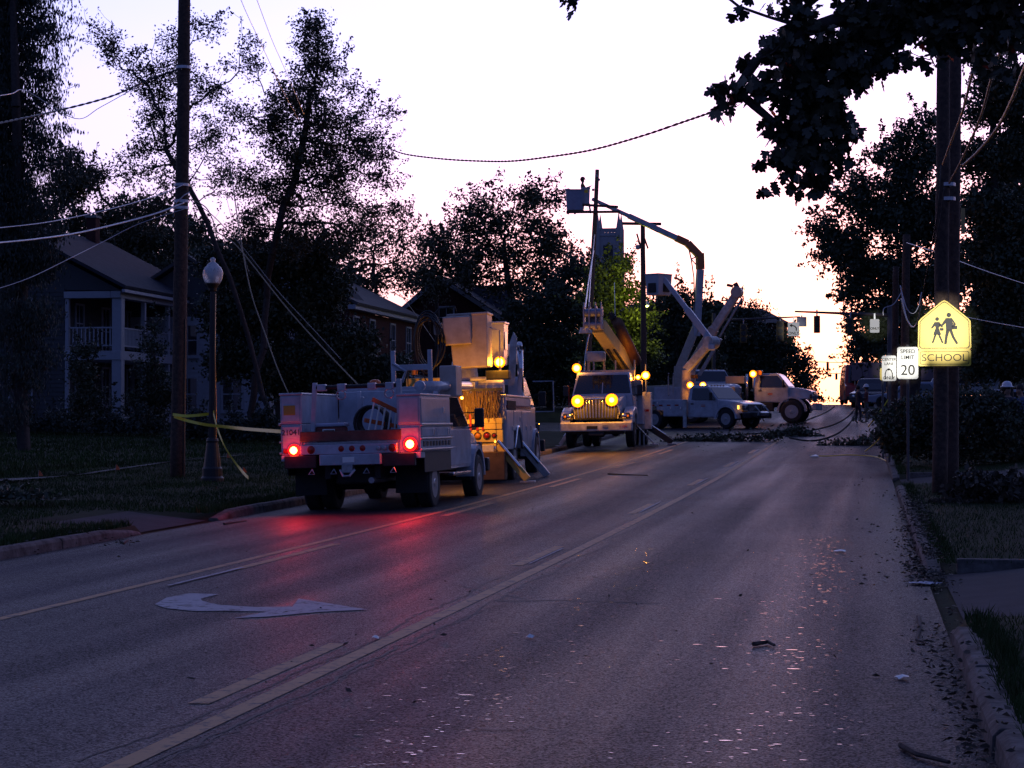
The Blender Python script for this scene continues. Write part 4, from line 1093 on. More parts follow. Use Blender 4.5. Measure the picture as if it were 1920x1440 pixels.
MB().tube([(5 * k, -.005, -3 * k), (5 * k, -.005, 2 * k), (2 * k, -.005, 5.5 * k), (-3 * k, -.005, 6.5 * k)], 1.0 * k, 4).cyl((-3 * k, -.005, 6.5 * k), (-7.5 * k, -.005, 7.2 * k), 3.2 * k, .1 * k, n=4).build('left_arrow_symbol', signblack, p_)
MB().box(-.03, .03, .02, .06, 10 * k, 24 * k).build('hanger', steel, o)
c = at(1503, 603, 108.6); o = empty('camera_box', c, 0, 'bluish square box at the end of the left mast arm', 'equipment box')
box('box_body', mat('blue_grey_box', (.25, .26, .36), .5, var=.1), o, -9 * k, 9 * k, 0, .25, -9 * k, 9 * k, .02); MB().box(-.04, .04, .1, .16, 9 * k, 12 * k).build('hanger', steel, o)
k = S(82.6); c = at(1640, 611, 82.6)
o = empty('overhead_sign', c, 0, 'small pale sign hanging from the right mast arm against dark leaves', 'road sign')
p_ = rounded(17 * k, 25 * k, .04, 0, .012).build('sign_plate', signwhite, o)
text('lettering', 'ONLY', p_, (0, -.004, -5 * k), 6 * k, signblack, bold=.004)
MB().box(-.03, .03, .02, .06, 11 * k, 23 * k).build('hanger', steel, o)
for (px, py, h, lab) in ((1552, 686, 13, 'upper of the two tiny far traffic signals low in the sunset gap'), (1568, 706, 12, 'lower of the two tiny far traffic signals low in the sunset gap')):
    signal('traffic_signal', lab, px, py, 300, h, 'far traffic signals in the gap')
for y0, y1, Yw, lab in ((676, 680, 300.1, 'upper'), (698, 700, 300.1, 'lower')):
    pts = [at(1480, y0, Yw), at(1560, (y0 + y1) / 2 + 1.5, Yw), at(1680, y1, Yw)]
    o = MB().tube(pts, .05, 5).build('span_wire', wirem, None); tag(o, lab + ' thin span wire holding a far traffic signal in the gap', 'cable')

# ================================================================== VEHICLE PARTS
def wheel(parent, x, y, r, wd, side, dual=False, rimm=steel, name='wheel', steer=0):
    o = empty(name, (x, y, r), (0, 0, steer)); o.parent = parent
    prof = [(r * .60, -wd / 2), (r * .90, -wd / 2), (r * .97, -wd * .42), (r, -wd * .3), (r * .985, -wd * .1), (r * .985, wd * .1), (r, wd * .3), (r * .97, wd * .42), (r * .90, wd / 2), (r * .60, wd / 2), (r * .58, wd * .4), (r * .58, -wd * .4), (r * .60, -wd / 2)]
    MB().lathe(prof, (0, 0, 0), 'x', 28).build('tyre', rubber, o, smooth=False)
    s = side; dish = -.02 if not dual else -.10
    rp = [(r * .60, s * wd * .48), (r * .56, s * wd * .40), (r * .50, s * (wd * .36 + dish)), (r * .30, s * (wd * .36 + dish * .6)), (r * .24, s * wd * .42), (r * .14, s * wd * .52), (0, s * wd * .53)]
    rim = MB().lathe(rp, (0, 0, 0), 'x', 24).build('rim', rimm, o, smooth=False)
    mb = MB()
    for i in range(8):
        t = 2 * math.pi * i / 8; c = Vector((s * (wd * .36 + dish * .7), r * .38 * math.cos(t), r * .38 * math.sin(t)))
        mb.cyl(c, c + Vector((s * .03, 0, 0)), .014, n=6)
    mb.build('wheel_nuts', chrome, rim)
    if dual:
        q = [(a, b - s * (wd + .05)) for a, b in prof]; MB().lathe(q, (0, 0, 0), 'x', 24).build('tyre', rubber, o)
    return o
def emis(name, col, st, base=None):
    return mat(name, base or col, .3, var=.02, emit=col, estr=st)
E_AMBER = emis('amber_lamp_lit', (1.0, .50, .035), 26)
E_AMBER_RING = emis('amber_lamp_rim_lit', (1.0, .26, .004), 1.7)
E_RED = emis('red_lamp_lit', (1.0, .30, .04), 26)
E_RED_RING = emis('red_lamp_rim_lit', (1.0, .012, .012), 1.8)
E_SMALL = emis('small_marker_lit', (1.0, .45, .05), 5)
def lamp(parent, name, loc, r, dirv, kind='amber', power=20, off=.12, ring=1.7, dome=True):
    """lit lamp: bright bulb inside a glowing lens, with the light it throws"""
    o = empty(name, loc); o.parent = parent
    d = Vector(dirv).normalized(); M = d.to_track_quat('Z', 'Y').to_matrix()
    core, rim_, colr = (E_AMBER, E_AMBER_RING, (1, .36, .02)) if kind == 'amber' else (E_RED, E_RED_RING, (1, .01, .025))
    mb = MB().lathe([(r * ring, 0), (r * ring, .02), (r * ring * .8, .035), (0, .045)], n=20); mb.v = [tuple(M @ Vector(q)) for q in mb.v]; mb.build('lens', rim_, o, smooth=True)
    mb = MB().lathe([(r, .03), (r * .9, .03 + r * .45), (r * .5, .03 + r * .8), (0, .03 + r * .9)], n=16); mb.v = [tuple(M @ Vector(q)) for q in mb.v]; mb.build('bulb', core, o, smooth=True)
    ld = bpy.data.lights.new('lamp_light', 'POINT'); ld.energy = power if kind == 'amber' else power * .16; ld.color = colr; ld.shadow_soft_size = r * .8
    l = bpy.data.objects.new('lamp_light', ld); COL.objects.link(l); l.parent = o; l.location = d * ((off if kind == 'amber' else .06) + r)
    if kind == 'red':      # the lamp's beam, thrown back and down onto the road
        ld = bpy.data.lights.new('lamp_beam', 'SPOT'); ld.energy = power * 2.8; ld.color = colr; ld.shadow_soft_size = r * .8; ld.spot_size = R(125); ld.spot_blend = .8
        l = bpy.data.objects.new('lamp_beam', ld); COL.objects.link(l); l.parent = o; l.location = d * (.08 + r)
        l.rotation_euler = (d + Vector((.25, 0, -.22))).to_track_quat('-Z', 'Y').to_euler()
    return o
def side_panel(parent, name, m, x, pts, side, th=.012, bevel=.006):
    """flat piece on a vehicle's side at x; pts in (y, z)"""
    P_ = [(x, y, z) for y, z in pts]; n = len(P_); th *= side
    return MB().add(P_ + [(a + th, b, c) for a, b, c in P_], [tuple(range(n)), tuple(range(n, 2 * n))] + [(i, (i + 1) % n, n + (i + 1) % n, n + i) for i in range(n)]).build(name, m, parent, bevel)
def cab(t, yb, yr, yw, yf, w_, zf, zr, zh, m=white, nose=.22, trim_black=True, roof_markers=True, hoodw=None, axle=None, rw=.42):
    """conventional cab: yb back, yr front edge of roof, yw windscreen foot, yf nose"""
    fn = lambda y, z: 1 - .15 * max(0, min(1, (z - zh) / (zr - zh)))
    X = w_ / 2
    prof = [(yb, zf), (yb, zh), (yb + .05, zr - .08), (yb + .18, zr), (yr - .12, zr), (yr, zr - .05), (yw, zh + .04), (yw, zf)]
    b = MB().prism(prof, -X, X, fn).build('cab_body', m, t, .035)
    hw_ = (hoodw or w_ * .92) / 2
    hp = [(yw - .05, zf + .12), (yw - .05, zh + .02), (yw + .3, zh + .02), (yf - .3, zh - nose * .45), (yf - .06, zh - nose * .9), (yf, zh - nose * 1.5), (yf - .02, zf + .18)]
    MB().prism(hp, -hw_, hw_, lambda y, z: 1 - .10 * max(0, (y - yw) / (yf - yw)) - .06 * max(0, min(1, (z - zh + nose * 2) / (nose * 2)))).build('bonnet', m, t, .05)
    # windscreen
    xa, xb = X * fn(0, zr - .10) - .07, X * fn(0, zh + .10) - .06
    n_ = Vector((0, zr - zh, yw - yr)).normalized() * .012
    def wp(x, f_): 
        y = yr + (yw - yr) * f_; z = (zr - .05) + (zh + .04 - zr + .05) * f_; return Vector((x, y, z)) + n_
    MB().slab([wp(-xa, .08), wp(xa, .08), wp(xb, .93), wp(-xb, .93)], .006).build('windscreen', glass, t, 0)
    for s in (-1, 1):
        def sp(y, z, e=.006): return (s * (X * fn(y, z) + e), y, z)
        zt, zb = zr - .12, zh + .05
        y_t = yr - .05; y_b = yw - .12
        P_ = [sp(yb + .22, zb), sp(y_b, zb), sp(y_t, zt), sp(yb + .22, zt)]
        MB().slab([Vector(q) for q in (P_ if s < 0 else P_[::-1])], .008).build('side_window', glass, t)
        d = side_panel(t, 'door', m, s * (X + .001), [(yb + .14, zf + .06), (yw - .04, zf + .06), (yw - .04, zh - .01), (yb + .14, zh - .01)], s, .012, .01)
        box('handle', black, d, s * X if s > 0 else -X - .035, X + .035 if s > 0 else -X, yb + .2, yb + .36, zh - .16, zh - .11, .005)
        mr_ = box('mirror', black, t, s * (X + .22) - .09, s * (X + .22) + .09, yw - .26, yw - .18, zh + .02, zh + .38, .03)
        MB().tube([(s * X, yw - .15, zh + .02), (s * (X + .2), yw - .2, zh + .06)], .014).tube([(s * X * .93, yw - .25, zh + .3), (s * (X + .2), yw - .2, zh + .3)], .012).build('mirror_arm', black, mr_)
        if axle:
            mb = MB(); nn = 12
            for i in range(nn):
                a0, a1 = math.pi * i / nn, math.pi * (i + 1) / nn
                q = lambda a, rr: (axle + rr * math.cos(a), rw + .02 + rr * math.sin(a))
                (y0, z0), (y1, z1), (y2, z2), (y3, z3) = q(a0, rw + .08), q(a1, rw + .08), q(a1, rw + .17), q(a0, rw + .17)
                xi, xo = s * (X - .28), s * (X + .05)
                mb.add([(xi, y0, z0), (xi, y1, z1), (xi, y2, z2), (xi, y3, z3), (xo, y0, z0), (xo, y1, z1), (xo, y2, z2), (xo, y3, z3)], [(0, 1, 2, 3), (4, 7, 6, 5), (0, 4, 5, 1), (3, 2, 6, 7), (0, 3, 7, 4), (1, 5, 6, 2)])
            mb.build('wheel_arch', m, t, smooth=False)
            MB().prism([(axle - rw - .1, rw * .9), (axle - rw * .8, rw * 1.75 + .1), (axle, rw * 2 + .16), (axle + rw * .8, rw * 1.75 + .1), (axle + rw + .1, rw * .9)], s * (X - .30) , s * (X - .02)).build('wheel_well', chassis, t)
    box('rear_window', glass, t, -X * .6, X * .6, yb - .012, yb + .0, zh + .1, zr - .2, 0)
    if roof_markers:
        for i in (-2, -1, 0, 1, 2):
            MB().box(i * .22 - .035, i * .22 + .035, yr - .16, yr - .08, zr - .005, zr + .03).build('roof_marker', amberlens, t, .008)
    return b
def front_end(t, yf, w_, zf, zh, grille_w, gz0, gz1, bumper_z0, bumper_z1, bars=8, vertical=False, m=white, headz=None, bmat=black):
    g_ = box('grille', black, t, -grille_w / 2, grille_w / 2, yf - .03, yf + .015, gz0, gz1, .02)
    for i in range(bars):
        if vertical:
            x = -grille_w / 2 + .05 + (grille_w - .1) * i / (bars - 1); MB().box(x - .014, x + .014, yf + .01, yf + .045, gz0 + .02, gz1 - .02).build('grille_bar', chrome, g_, .004)
        else:
            z = gz0 + .03 + (gz1 - gz0 - .06) * i / (bars - 1); MB().box(-grille_w / 2 + .02, grille_w / 2 - .02, yf + .01, yf + .035, z - .012, z + .012).build('grille_bar', chrome, g_)
    for s in (-1, 1):
        x = s * (grille_w / 2 + (w_ * .46 - grille_w / 2) / 2); hz_ = headz or (gz0 + gz1) / 2; hw_ = (w_ * .46 - grille_w / 2) * .46
        h = box('headlight', glass, t, x - hw_, x + hw_, yf - .12, yf + .01, hz_ - .10, hz_ + .10, .03)
        MB().lathe([(.0, .02), (.07, .018), (.08, .008)], (x, yf + .002, hz_), 'y', 14).build('reflector', chrome, h)
        box('turn_signal', amberlens, t, x - hw_ * .9, x + hw_ * .9, yf - .1, yf + .008, hz_ - .19, hz_ - .12, .01)
    box('front_bumper', bmat, t, -w_ / 2, w_ / 2, yf + .02, yf + .22, bumper_z0, bumper_z1, .03)
def frame_rails(t, y0, y1, z0=.55, z1=.8):
    for s in (-1, 1): box('frame_rail', chassis, t, s * .42 - .05, s * .42 + .05, y0, y1, z0, z1, .008)
def axle_bar(t, y, z, w_): MB().cyl((-w_ / 2, y, z), (w_ / 2, y, z), .06).lathe([(.0, -.17), (.14, -.1), (.17, 0), (.14, .1), (0, .17)], (0, y, z), 'x', 14).build('axle', chassis, t)
def compartment(t, side, x, y0, y1, z0, z1, th=.014, m=white):
    """door of a tool compartment with its latch"""
    d = side_panel(t, 'compartment_door', m, x, [(y0, z0), (y1, z0), (y1, z1), (y0, z1)], side, th, .006)
    yy = (y0 + y1) / 2 + (y1 - y0) * .25; xs2 = sorted((x + side * th * .9, x + side * (th + .022)))
    box('latch', chrome, d, xs2[0], xs2[1], yy - .03, yy + .03, (z0 + z1) / 2 - .05, (z0 + z1) / 2 + .05, .006)
    return d
def ring(c, r_, tr, axis='z', n=22, k=6):
    pts = []; c = Vector(c)
    for i in range(n + 1):
        a = 2 * math.pi * i / n; x, y = r_ * math.cos(a), r_ * math.sin(a)
        pts.append(c + Vector({'z': (x, y, 0), 'y': (x, 0, y), 'x': (0, x, y)}[axis]))
    return pts

# ================================================================== TRUCK 1: service truck with open ladder bed, rear towards us
def place(px, py, Y): q = at(px, py, Y); return q
c = at(666, 950, 32.4)
x1 = c.x; y1 = 32.2
T1 = empty('service_truck', (x1, y1, road_z(x1, y1) - .005), (0, -R(1.7), R(-.6)), 'white service truck seen from behind with glowing red tail lights and tool boxes', 'truck')
frame_rails(T1, .1, 6.3); axle_bar(T1, 1.35, .40, 1.9); axle_bar(T1, 5.35, .42, 1.8)
for s in (-1, 1):
    wheel(T1, s * .98, 1.35, .42, .24, s, dual=True)
    wheel(T1, s * .93, 5.35, .42, .26, s)
    box('mud_flap', rubber, T1, s * .86 - .27, s * .86 + .27, .62, .63, .28, .95, 0)
# tool boxes either side
def tool_box(s, xi, xo, ztop):
    x0, x1_ = sorted((s * xi, s * xo))
    b = box('tool_box', white, T1, x0, x1_, .02, 2.35, .96, ztop - .48, .012)
    b2 = box('tool_box_upper', white, T1, x0 + (.0 if s > 0 else .0), x1_, .02, 2.30, ztop - .475, ztop, .012)
    box('lid', white, b2, x0 - .015, x1_ + .015, .0, 2.33, ztop, ztop + .035, .01)
    xs = s * xo
    box('ledge_trim', aluminium, b, *sorted((xs, xs + s * .035)), .0, 2.38, ztop - .50, ztop - .455, .008)
    box('ledge_trim', aluminium, b, *sorted((xs, xs + s * .03)), .0, 2.38, .975, 1.01, .008)
    box('ledge_trim', aluminium, b, *sorted((xs, xs + s * .03)), .0, 2.38, 1.16, 1.19, .008)
    for y0, y1_ in ((.06, 1.15), (1.20, 2.30)): compartment(T1, s, xs, y0, y1_, 1.21, ztop - .53)
    compartment(T1, s, xs, .06, 2.24, ztop - .43, ztop - .04)
    for i in range(9): MB().box(*sorted((xs, xs + s * .012)), .18 + i * .24, .32 + i * .24, 1.05, 1.13).build('vent_slot', chassis, b)
    box('rear_door', white, T1, x0 + .03, x1_ - .03, .004, .02, 1.0, ztop - .52, .006)
    box('rear_hatch', white, T1, x0 + .03, x1_ - .03, .004, .02, ztop - .44, ztop - .03, .006)
    return b
tool_box(-1, .82, 1.18, 1.95); tool_box(1, .80, 1.18, 1.88)
for s in (-1, 1):
    box('rear_corner_panel', white, T1, *sorted((s * .80, s * 1.18)), .0, .3, .86, .955, .01)
    box('rear_skirt', chassis, T1, *sorted((s * 1.15, s * 1.17)), .3, 2.35, .62, .955, .005)
# deck, tailboard, bumper
box('bed_floor', steel, T1, -.80, .80, .02, 2.35, 1.12, 1.16, .005)
mtb = box('tailboard', oldwood, T1, -.84, .86, -.02, .03, 1.17, 1.34, .01)
box('rear_cross_bar', white, T1, -.82, .80, -.10, .015, .96, 1.12, .012)
box('bumper_step', white, T1, -.47, .55, -.22, -.02, .78, .955, .012)
for s in (-1, 1): box('bumper_end', chassis, T1, *sorted((s * .56, s * 1.10)), -.10, .0, .74, .95, .012)
for x in (-.13, .05, .23): MB().lathe([(0, -.012), (.042, -.010), (.05, 0)], (x, -.10, 1.045), 'y', 16).build('marker_lamp', redlens, T1)
for x in (-.64, .93 - .2): MB().lathe([(0, -.03), (.055, -.025), (.068, 0)], (x, -.10, 1.04), 'y', 18).build('tail_lamp', redlens, T1)
for x in (.50, .60): MB().lathe([(.02, -.03), (.04, -.025), (.045, 0)], (x, -.10, 1.04), 'y', 16).build('trailer_socket', steel, T1)
for x in (-1.10, 1.10): MB().lathe([(0, -.02), (.04, -.018), (.045, 0)], (x, 0.0, 1.03), 'y', 14).build('reflector_lamp', redlens, T1)
MB().tube([(-.12, -.22, .70), (-.05, -.3, .60), (.05, -.3, .60), (.12, -.22, .70)], .022).box(-.09, .09, -.24, -.1, .66, .78).build('tow_hitch', steel, T1)
for x in (-.62, -.25, .3, .75): MB().tube([(x, -.12, .72), (x - .05, -.16, .64), (x + .05, -.16, .64), (x, -.12, .72)], .012).build('shackle', steel, T1)
MB().cyl((.35, -.05, .52), (.35, 3.0, .52), .05).build('exhaust_pipe', steel, T1)
box('fuel_tank', chassis, T1, -.35, .35, .3, .95, .45, .75, .04)
box('number_plate', signwhite, T1, -.08, .12, -.226, -.22, .82, .91, .004)
lamp(T1, 'tail_light', (-.95, -.012, 1.04), .062, (0, -1, 0), 'red', 26, off=.85, ring=1.7)
lamp(T1, 'tail_light', (1.01, -.012, 1.09), .068, (0, -1, 0), 'red', 36, off=.85, ring=1.7)
text('lettering', '21041', T1, (-1.0, .001, 1.33), .13, signblack)
box('warning_sticker', mat('ochre_sticker', (.42, .27, .04), .6, var=.1), T1, -1.12, -.92, -.001, .004, 1.62, 1.78, .002)
# rear rack with cross pipe, rings
MB().bar((-.66, .10, 1.25), (-.60, .10, 2.14), .07).build('rack_post', white, T1, .008)
MB().bar((.82, .10, 1.25), (.82, .10, 2.16), .08).build('rack_post', white, T1, .008)
MB().cyl((-.62, .10, 2.06), (.84, .10, 2.06), .035).build('rack_pipe', chassis, T1, smooth=True)
for x in (-.48, -.14, .37, .67): box('pipe_clamp', white, T1, x - .07, x + .07, .03, .17, 2.00, 2.11, .015)
for x in (-.14, .67): MB().tube(ring((x, .02, 1.93), .075, 0, 'y'), .013).build('hanging_ring', steel, T1, smooth=True)
MB().bar((-.12, 1.1, 1.15), (-.12, 1.1, 2.0), .06).build('bed_divider_post', white, T1, .008)
box('bed_partition', white, T1, -.80, .80, 2.28, 2.34, 1.16, 2.02, .01)
MB().bar((-.14, .8, 1.2), (.02, .8, 1.9), .05).build('inner_brace', white, T1, .006)
# front rack: tall posts
for x in (.16, .82): MB().bar((x, 2.45, 1.1), (x, 2.45, 2.72), .075).build('headache_rack_post', white, T1, .008)
MB().bar((.16, 2.45, 2.42), (.82, 2.45, 2.42), .07, .10).build('headache_rack_bar', white, T1, .008)
MB().bar((-.85, 2.45, 2.05), (1.0, 2.45, 2.05), .07).build('headache_rack_bar', white, T1, .008)
MB().tube([(.16, 2.4, 2.5), (.40, 2.38, 2.35), (.33, 2.38, 2.18), (.2, 2.4, 2.14)], .03).build('pulley_arm', steel, T1)
MB().cyl((.15, 2.6, 2.0), (.15, 2.6, 2.2), .12, .05).build('winch_drum', white, T1)
MB().cyl((.98, .9, 2.05), (.98, 4.9, 2.12), .085, n=18).build('conduit_tube', white, T1, smooth=True)
MB().lathe([(0, -.02), (.09, -.02), (.095, .03)], (.98, .9, 2.05), 'y', 18).build('tube_cap', white, T1, smooth=True)
box('amber_side_cabinet', cream, T1, .86, 1.16, 3.0, 3.5, 1.9, 2.45, .02)
# cab
cab(T1, 2.75, 4.35, 4.85, 6.45, 2.02, .62, 2.02, 1.32, axle=5.35, rw=.42)
front_end(T1, 6.45, 2.02, .6, 1.3, 1.0, .82, 1.12, .5, .76)
MB().lathe([(.0, 0), (.10, 0), (.10, .12), (.07, .15), (0, .16)], (-.42, 3.4, 2.10), 'z', 16).build('beacon', orange, T1)
MB().cyl((-.42, 3.4, 2.0), (-.42, 3.4, 2.1), .05).build('beacon_mount', black, T1)
MB().bar((1.22, 6.3, .8), (1.22, 6.3, 1.6), .012).build('fender_marker_rod', orange, T1)
box('step_bar', chrome, T1, .98, 1.10, 2.9, 4.4, .50, .56, .02); box('step_bar', chrome, T1, -1.10, -.98, 2.9, 4.4, .50, .56, .02)
# loose cargo: own things, standing on the bed
def cargo_empty(name, l, rot, label, cat):
    M = Matrix.Translation(T1.location) @ T1.rotation_euler.to_matrix().to_4x4() @ Matrix.Translation(Vector(l)) @ Euler(rot).to_matrix().to_4x4()
    o = empty(name, M.translation, tuple(M.to_euler()), label, cat); return o
o = cargo_empty('cooler', (-.40, .32, 1.163), (0, 0, .03), 'red cool box with pale lid on the bed of the service truck', 'cooler')
box('cooler_body', redcloth, o, -.24, .24, -.18, .18, 0, .25, .03); box('cooler_lid', mat('pale_lid', (.45, .47, .58), .4, var=.1), o, -.26, .26, -.2, .2, .25, .31, .02)
MB().tube([(-.10, -.19, .2), (-.07, -.2, .08), (.07, -.2, .08), (.10, -.19, .2), (-.10, -.19, .2)], .012).build('handle', signwhite, o)
o = cargo_empty('hose_coil', (.22, .62, 1.163), (0, 0, 0), 'dark coil of hose lying against the ladder in the truck bed', 'hose')
mb = MB()
for i in range(7): mb.tube([Vector(q) + Vector((0, .05 * math.sin(i), 0)) for q in ring((.02 * (i % 2), -.12 + .05 * i, .30 + .01 * (i % 3)), .27 - .015 * (i % 3), 0, 'y')], .028)
mb.build('coil', hosem, o, smooth=True)
o = cargo_empty('step_ladder', (.62, .30, 1.163), (0, 0, 0), 'orange fibreglass ladder with pale rungs leaning in the truck bed', 'ladder')
a0, a1 = Vector((-.28, -.1, .68)), Vector((.14, .5, .40)); c0_, c1_ = Vector((-.42, -.1, .34)), Vector((.10, .5, .20))
MB().bar(a0, a1, .035, .07).build('rail', orange, o, .005); MB().bar(c0_, c1_, .035, .07).build('rail', orange, o, .005)
for i in range(6):
    t = (i + .4) / 6.2; MB().cyl(a0.lerp(a1, t), c0_.lerp(c1_, t) + Vector((0, 0, -.24)), .016, n=8).build('rung', signwhite, o)
MB().bar(c0_ + Vector((.0, .1, -.2)), c1_ + Vector((.0, .1, -.2)), .03, .05).build('rail', orange, o, .005)

# ================================================================== TRUCK 2: bucket truck, rear towards us
q = at(945, 880, 43.2)
T2 = empty('bucket_truck', (q.x - 1.15, 43.2, road_z(q.x - 1.15, 43.2) - .02), (0, -R(1.2), R(2.2)), 'bucket truck seen from behind with stowed bucket, hose coil and amber strobe', 'truck')
frame_rails(T2, .1, 7.5, .65, .95); axle_bar(T2, 2.0, .5, 2.0); axle_bar(T2, 6.4, .5, 2.0)
for s in (-1, 1):
    wheel(T2, s * 1.0, 2.0, .50, .27, s, dual=True); wheel(T2, s * .98, 6.4, .50, .28, s)
    x0, x1_ = sorted((s * .72, s * 1.2))
    box('service_body', white, T2, x0, x1_, .10, 1.30, .75, 1.90, .015)
    box('service_body', white, T2, x0, x1_, 1.30, 2.70, 1.16, 1.90, .015)
    box('service_body', white, T2, x0, x1_, 2.70, 4.5, .75, 1.90, .015)
    box('body_top_rail', aluminium, T2, x0 - .01, x1_ + .02, .08, 4.52, 1.90, 1.95, .01)
    for y0, y1_, z0 in ((.16, 1.24, .82), (1.36, 2.62, 1.22), (2.78, 3.60, .82), (3.66, 4.44, .82)): compartment(T2, s, s * 1.2, y0, y1_, z0, 1.60)
    box('reflector_strip', redlens, T2, *sorted((s * 1.2, s * 1.222)), .2, 4.4, 1.66, 1.72, .0)
    mb = MB()
    for i in range(14): mb.box(*sorted((s * 1.2, s * 1.226)), .3 + i * .10, .34 + i * .10, 1.62, 1.82)
    mb.build('vent_slots', chassis, T2)['kind'] = 'stuff'
    MB().tube([(s * 1.22, 1.35 + 1.28 * i / 10 * 1.0, .75 + .5 * math.sin(math.pi * i / 10)) for i in range(11)], .03).build('arch_trim', chrome, T2, smooth=True)
box('tail_shelf', yellowp, T2, -1.15, 1.15, -.10, .72, 1.32, 1.42, .012)
tp = box('tail_panel', yellowp, T2, -1.05, 1.15, -.06, .06, .92, 1.19, .012)
box('tail_crossmember', yellowp, T2, -.95, 1.05, -.02, .1, .62, .9, .012)
box('toe_board', yellowp, T2, .60, 1.14, -.09, -.04, 1.20, 1.44, .01)
for x, m_, r_ in ((.42, amberlens, .065), (.60, amberlens, .065), (.80, redlens, .065), (.96, redlens, .04), (-.42, amberlens, .065), (-.6, redlens, .065)):
    MB().lathe([(.0, -.03), (r_ * .8, -.025), (r_, 0)], (x, -.062, 1.06), 'y', 18).build('tail_lamp', m_, tp, smooth=True)
    MB().tube(ring((x, -.068, 1.06), r_ + .012, 0, 'y', 18), .010, 5).build('lamp_ring', chassis, tp)
MB().lathe([(0, -.03), (.05, -.025), (.055, 0)], (.98, -.03, .78), 'y', 14).build('work_lamp', chrome, T2)
MB().lathe([(0, -.02), (.02, -.02), (.022, 0)], (.98, -.063, .93), 'y', 10).build('marker_lamp', E_SMALL, T2)
box('hitch_plate', grime, T2, .3, .95, -.09, -.03, .60, .86, .01)
box('headboard_bin', chassis, T2, -.95, .9, .8, 1.3, .5, .75, .02)
# hanging chains and rope tails at the rear
mb = MB()
for i in range(120):
    x = random.uniform(.20, 1.12); y = random.uniform(-.10, .02); z0 = 2.02 + random.uniform(-.05, .05); L_ = random.uniform(.45, .68)
    pts = [(x + random.gauss(0, .012) * j, y + random.gauss(0, .01), z0 - L_ * j / 3) for j in range(4)]
    mb.tube(pts, random.uniform(.007, .012), 4)
mb.build('hanging_chains', mat('rusty_chain', (.22, .15, .09), .6, .3, var=.4, scale=30), T2)['kind'] = 'stuff'
MB().bar((.15, -.04, 2.06), (1.16, -.04, 2.06), .06).build('chain_rail', chassis, T2)
for x, zt in ((.45, 1.38), (.60, 1.4), (.72, 1.4)): MB().cyl((x, -.08, .98 + .2), (x, -.08, zt + .15), .028).build('wedge_bar', redpaint, T2)
# side cabinet on the left of the tail, pedestal
box('tail_cabinet', yellowp, T2, -1.0, .05, .15, .75, 1.42, 2.35, .02)
box('cabinet_door', yellowp, T2, -.55, .0, .135, .15, 1.5, 2.28, .01)
box('turret_base', grime, T2, -.5, .5, 1.6, 2.5, 1.0, 2.2, .04)
MB().cyl((0, 2.05, 2.2), (0, 2.05, 2.75), .34, .28, 20).build('turret', grime, T2)
box('side_cowl', grime, T2, .15, .42, .1, .9, 1.45, 2.25, .02)
MB().cyl((.55, .6, 2.12), (1.1, .6, 2.12), .16, n=18).cyl((.2, .3, 2.3), (.75, .3, 2.3), .05).build('hydraulic_cylinder', grime, T2)
# bucket stowed over the tail: deep tapered tub with a step box on its face
def bucket(parent, c, wx, wy, h, m=cream, taper=.88, lip=.05, tilt=0, name='bucket'):
    a, b = wx / 2, wy / 2; t = .04; V = []
    for z, kx in ((0, taper), (h, 1.0)): V += [(-a * kx, -b * kx, z), (a * kx, -b * kx, z), (a * kx, b * kx, z), (-a * kx, b * kx, z)]
    V += [(-a + t, -b + t, h), (a - t, -b + t, h), (a - t, b - t, h), (-a + t, b - t, h), (-a * taper + t, -b * taper + t, .06), (a * taper - t, -b * taper + t, .06), (a * taper - t, b * taper - t, .06), (-a * taper + t, b * taper - t, .06)]
    f = [(0, 3, 2, 1)] + [(i, (i + 1) % 4, 4 + (i + 1) % 4, 4 + i) for i in range(4)] + [(4 + i, 4 + (i + 1) % 4, 8 + (i + 1) % 4, 8 + i) for i in range(4)] + [(8 + i, 8 + (i + 1) % 4, 12 + (i + 1) % 4, 12 + i) for i in range(4)] + [(12, 13, 14, 15)]
    o = MB().add(V, f).build(name, m, parent, .03); o.location = c; o.rotation_euler = (0, tilt, 0)
    rim_ = MB(); P_ = [(-a, -b, h), (a, -b, h), (a, b, h), (-a, b, h)]
    for i in range(4): rim_.bar(P_[i], P_[(i + 1) % 4], lip, lip)
    rim_.build('bucket_rim', m, o, .012)
    return o
bk = bucket(T2, (.46, .35, 2.55), .86, .80, 1.16, tilt=R(-2))
box('step_box', cream, bk, -.52, .08, -.60, -.42, .50, 1.12, .03)
box('control_box', cream, bk, -.74, -.56, -.5, -.36, .75, 1.0, .02)
MB().tube([(-.25, -.2, 1.2), (-.28, -.3, 1.35), (-.6, -.35, 1.33), (-.85, -.35, 1.1), (-.86, -.35, .8)], .018).build('control_hose', hosem, bk, smooth=True)
mb = MB()
for i in range(7):
    cz, cxx = 3.18 - .02 * i, -.44 + .03 * (i % 3)
    ax, az = .30 - .02 * (i % 4) + (.06 if i == 5 else 0), .62 - .05 * (i % 3)
    mb.tube([(cxx + ax * math.cos(2 * math.pi * k / 22), -.12 - .035 * i, cz + az * math.sin(2 * math.pi * k / 22)) for k in range(23)], .022)
mb.tube([(-.62, -.1, 2.6), (-.5, -.2, 2.3), (-.35, -.2, 2.1), (-.55, -.15, 1.95)], .015).tube([(-.88, -.1, 2.7), (-.90, -.15, 2.3), (-.88, -.15, 2.0)], .015)
mb.build('hose_coil', hosem, T2, smooth=True)
MB().tube(ring((-.35, -.18, 2.12), .06, 0, 'y', 14), .015, 6).build('hook_ring', steel, T2)
MB().cyl((-.78, .0, 2.42), (-.78, .0, 2.62), .07).build('amber_reflector', amberlens, T2)
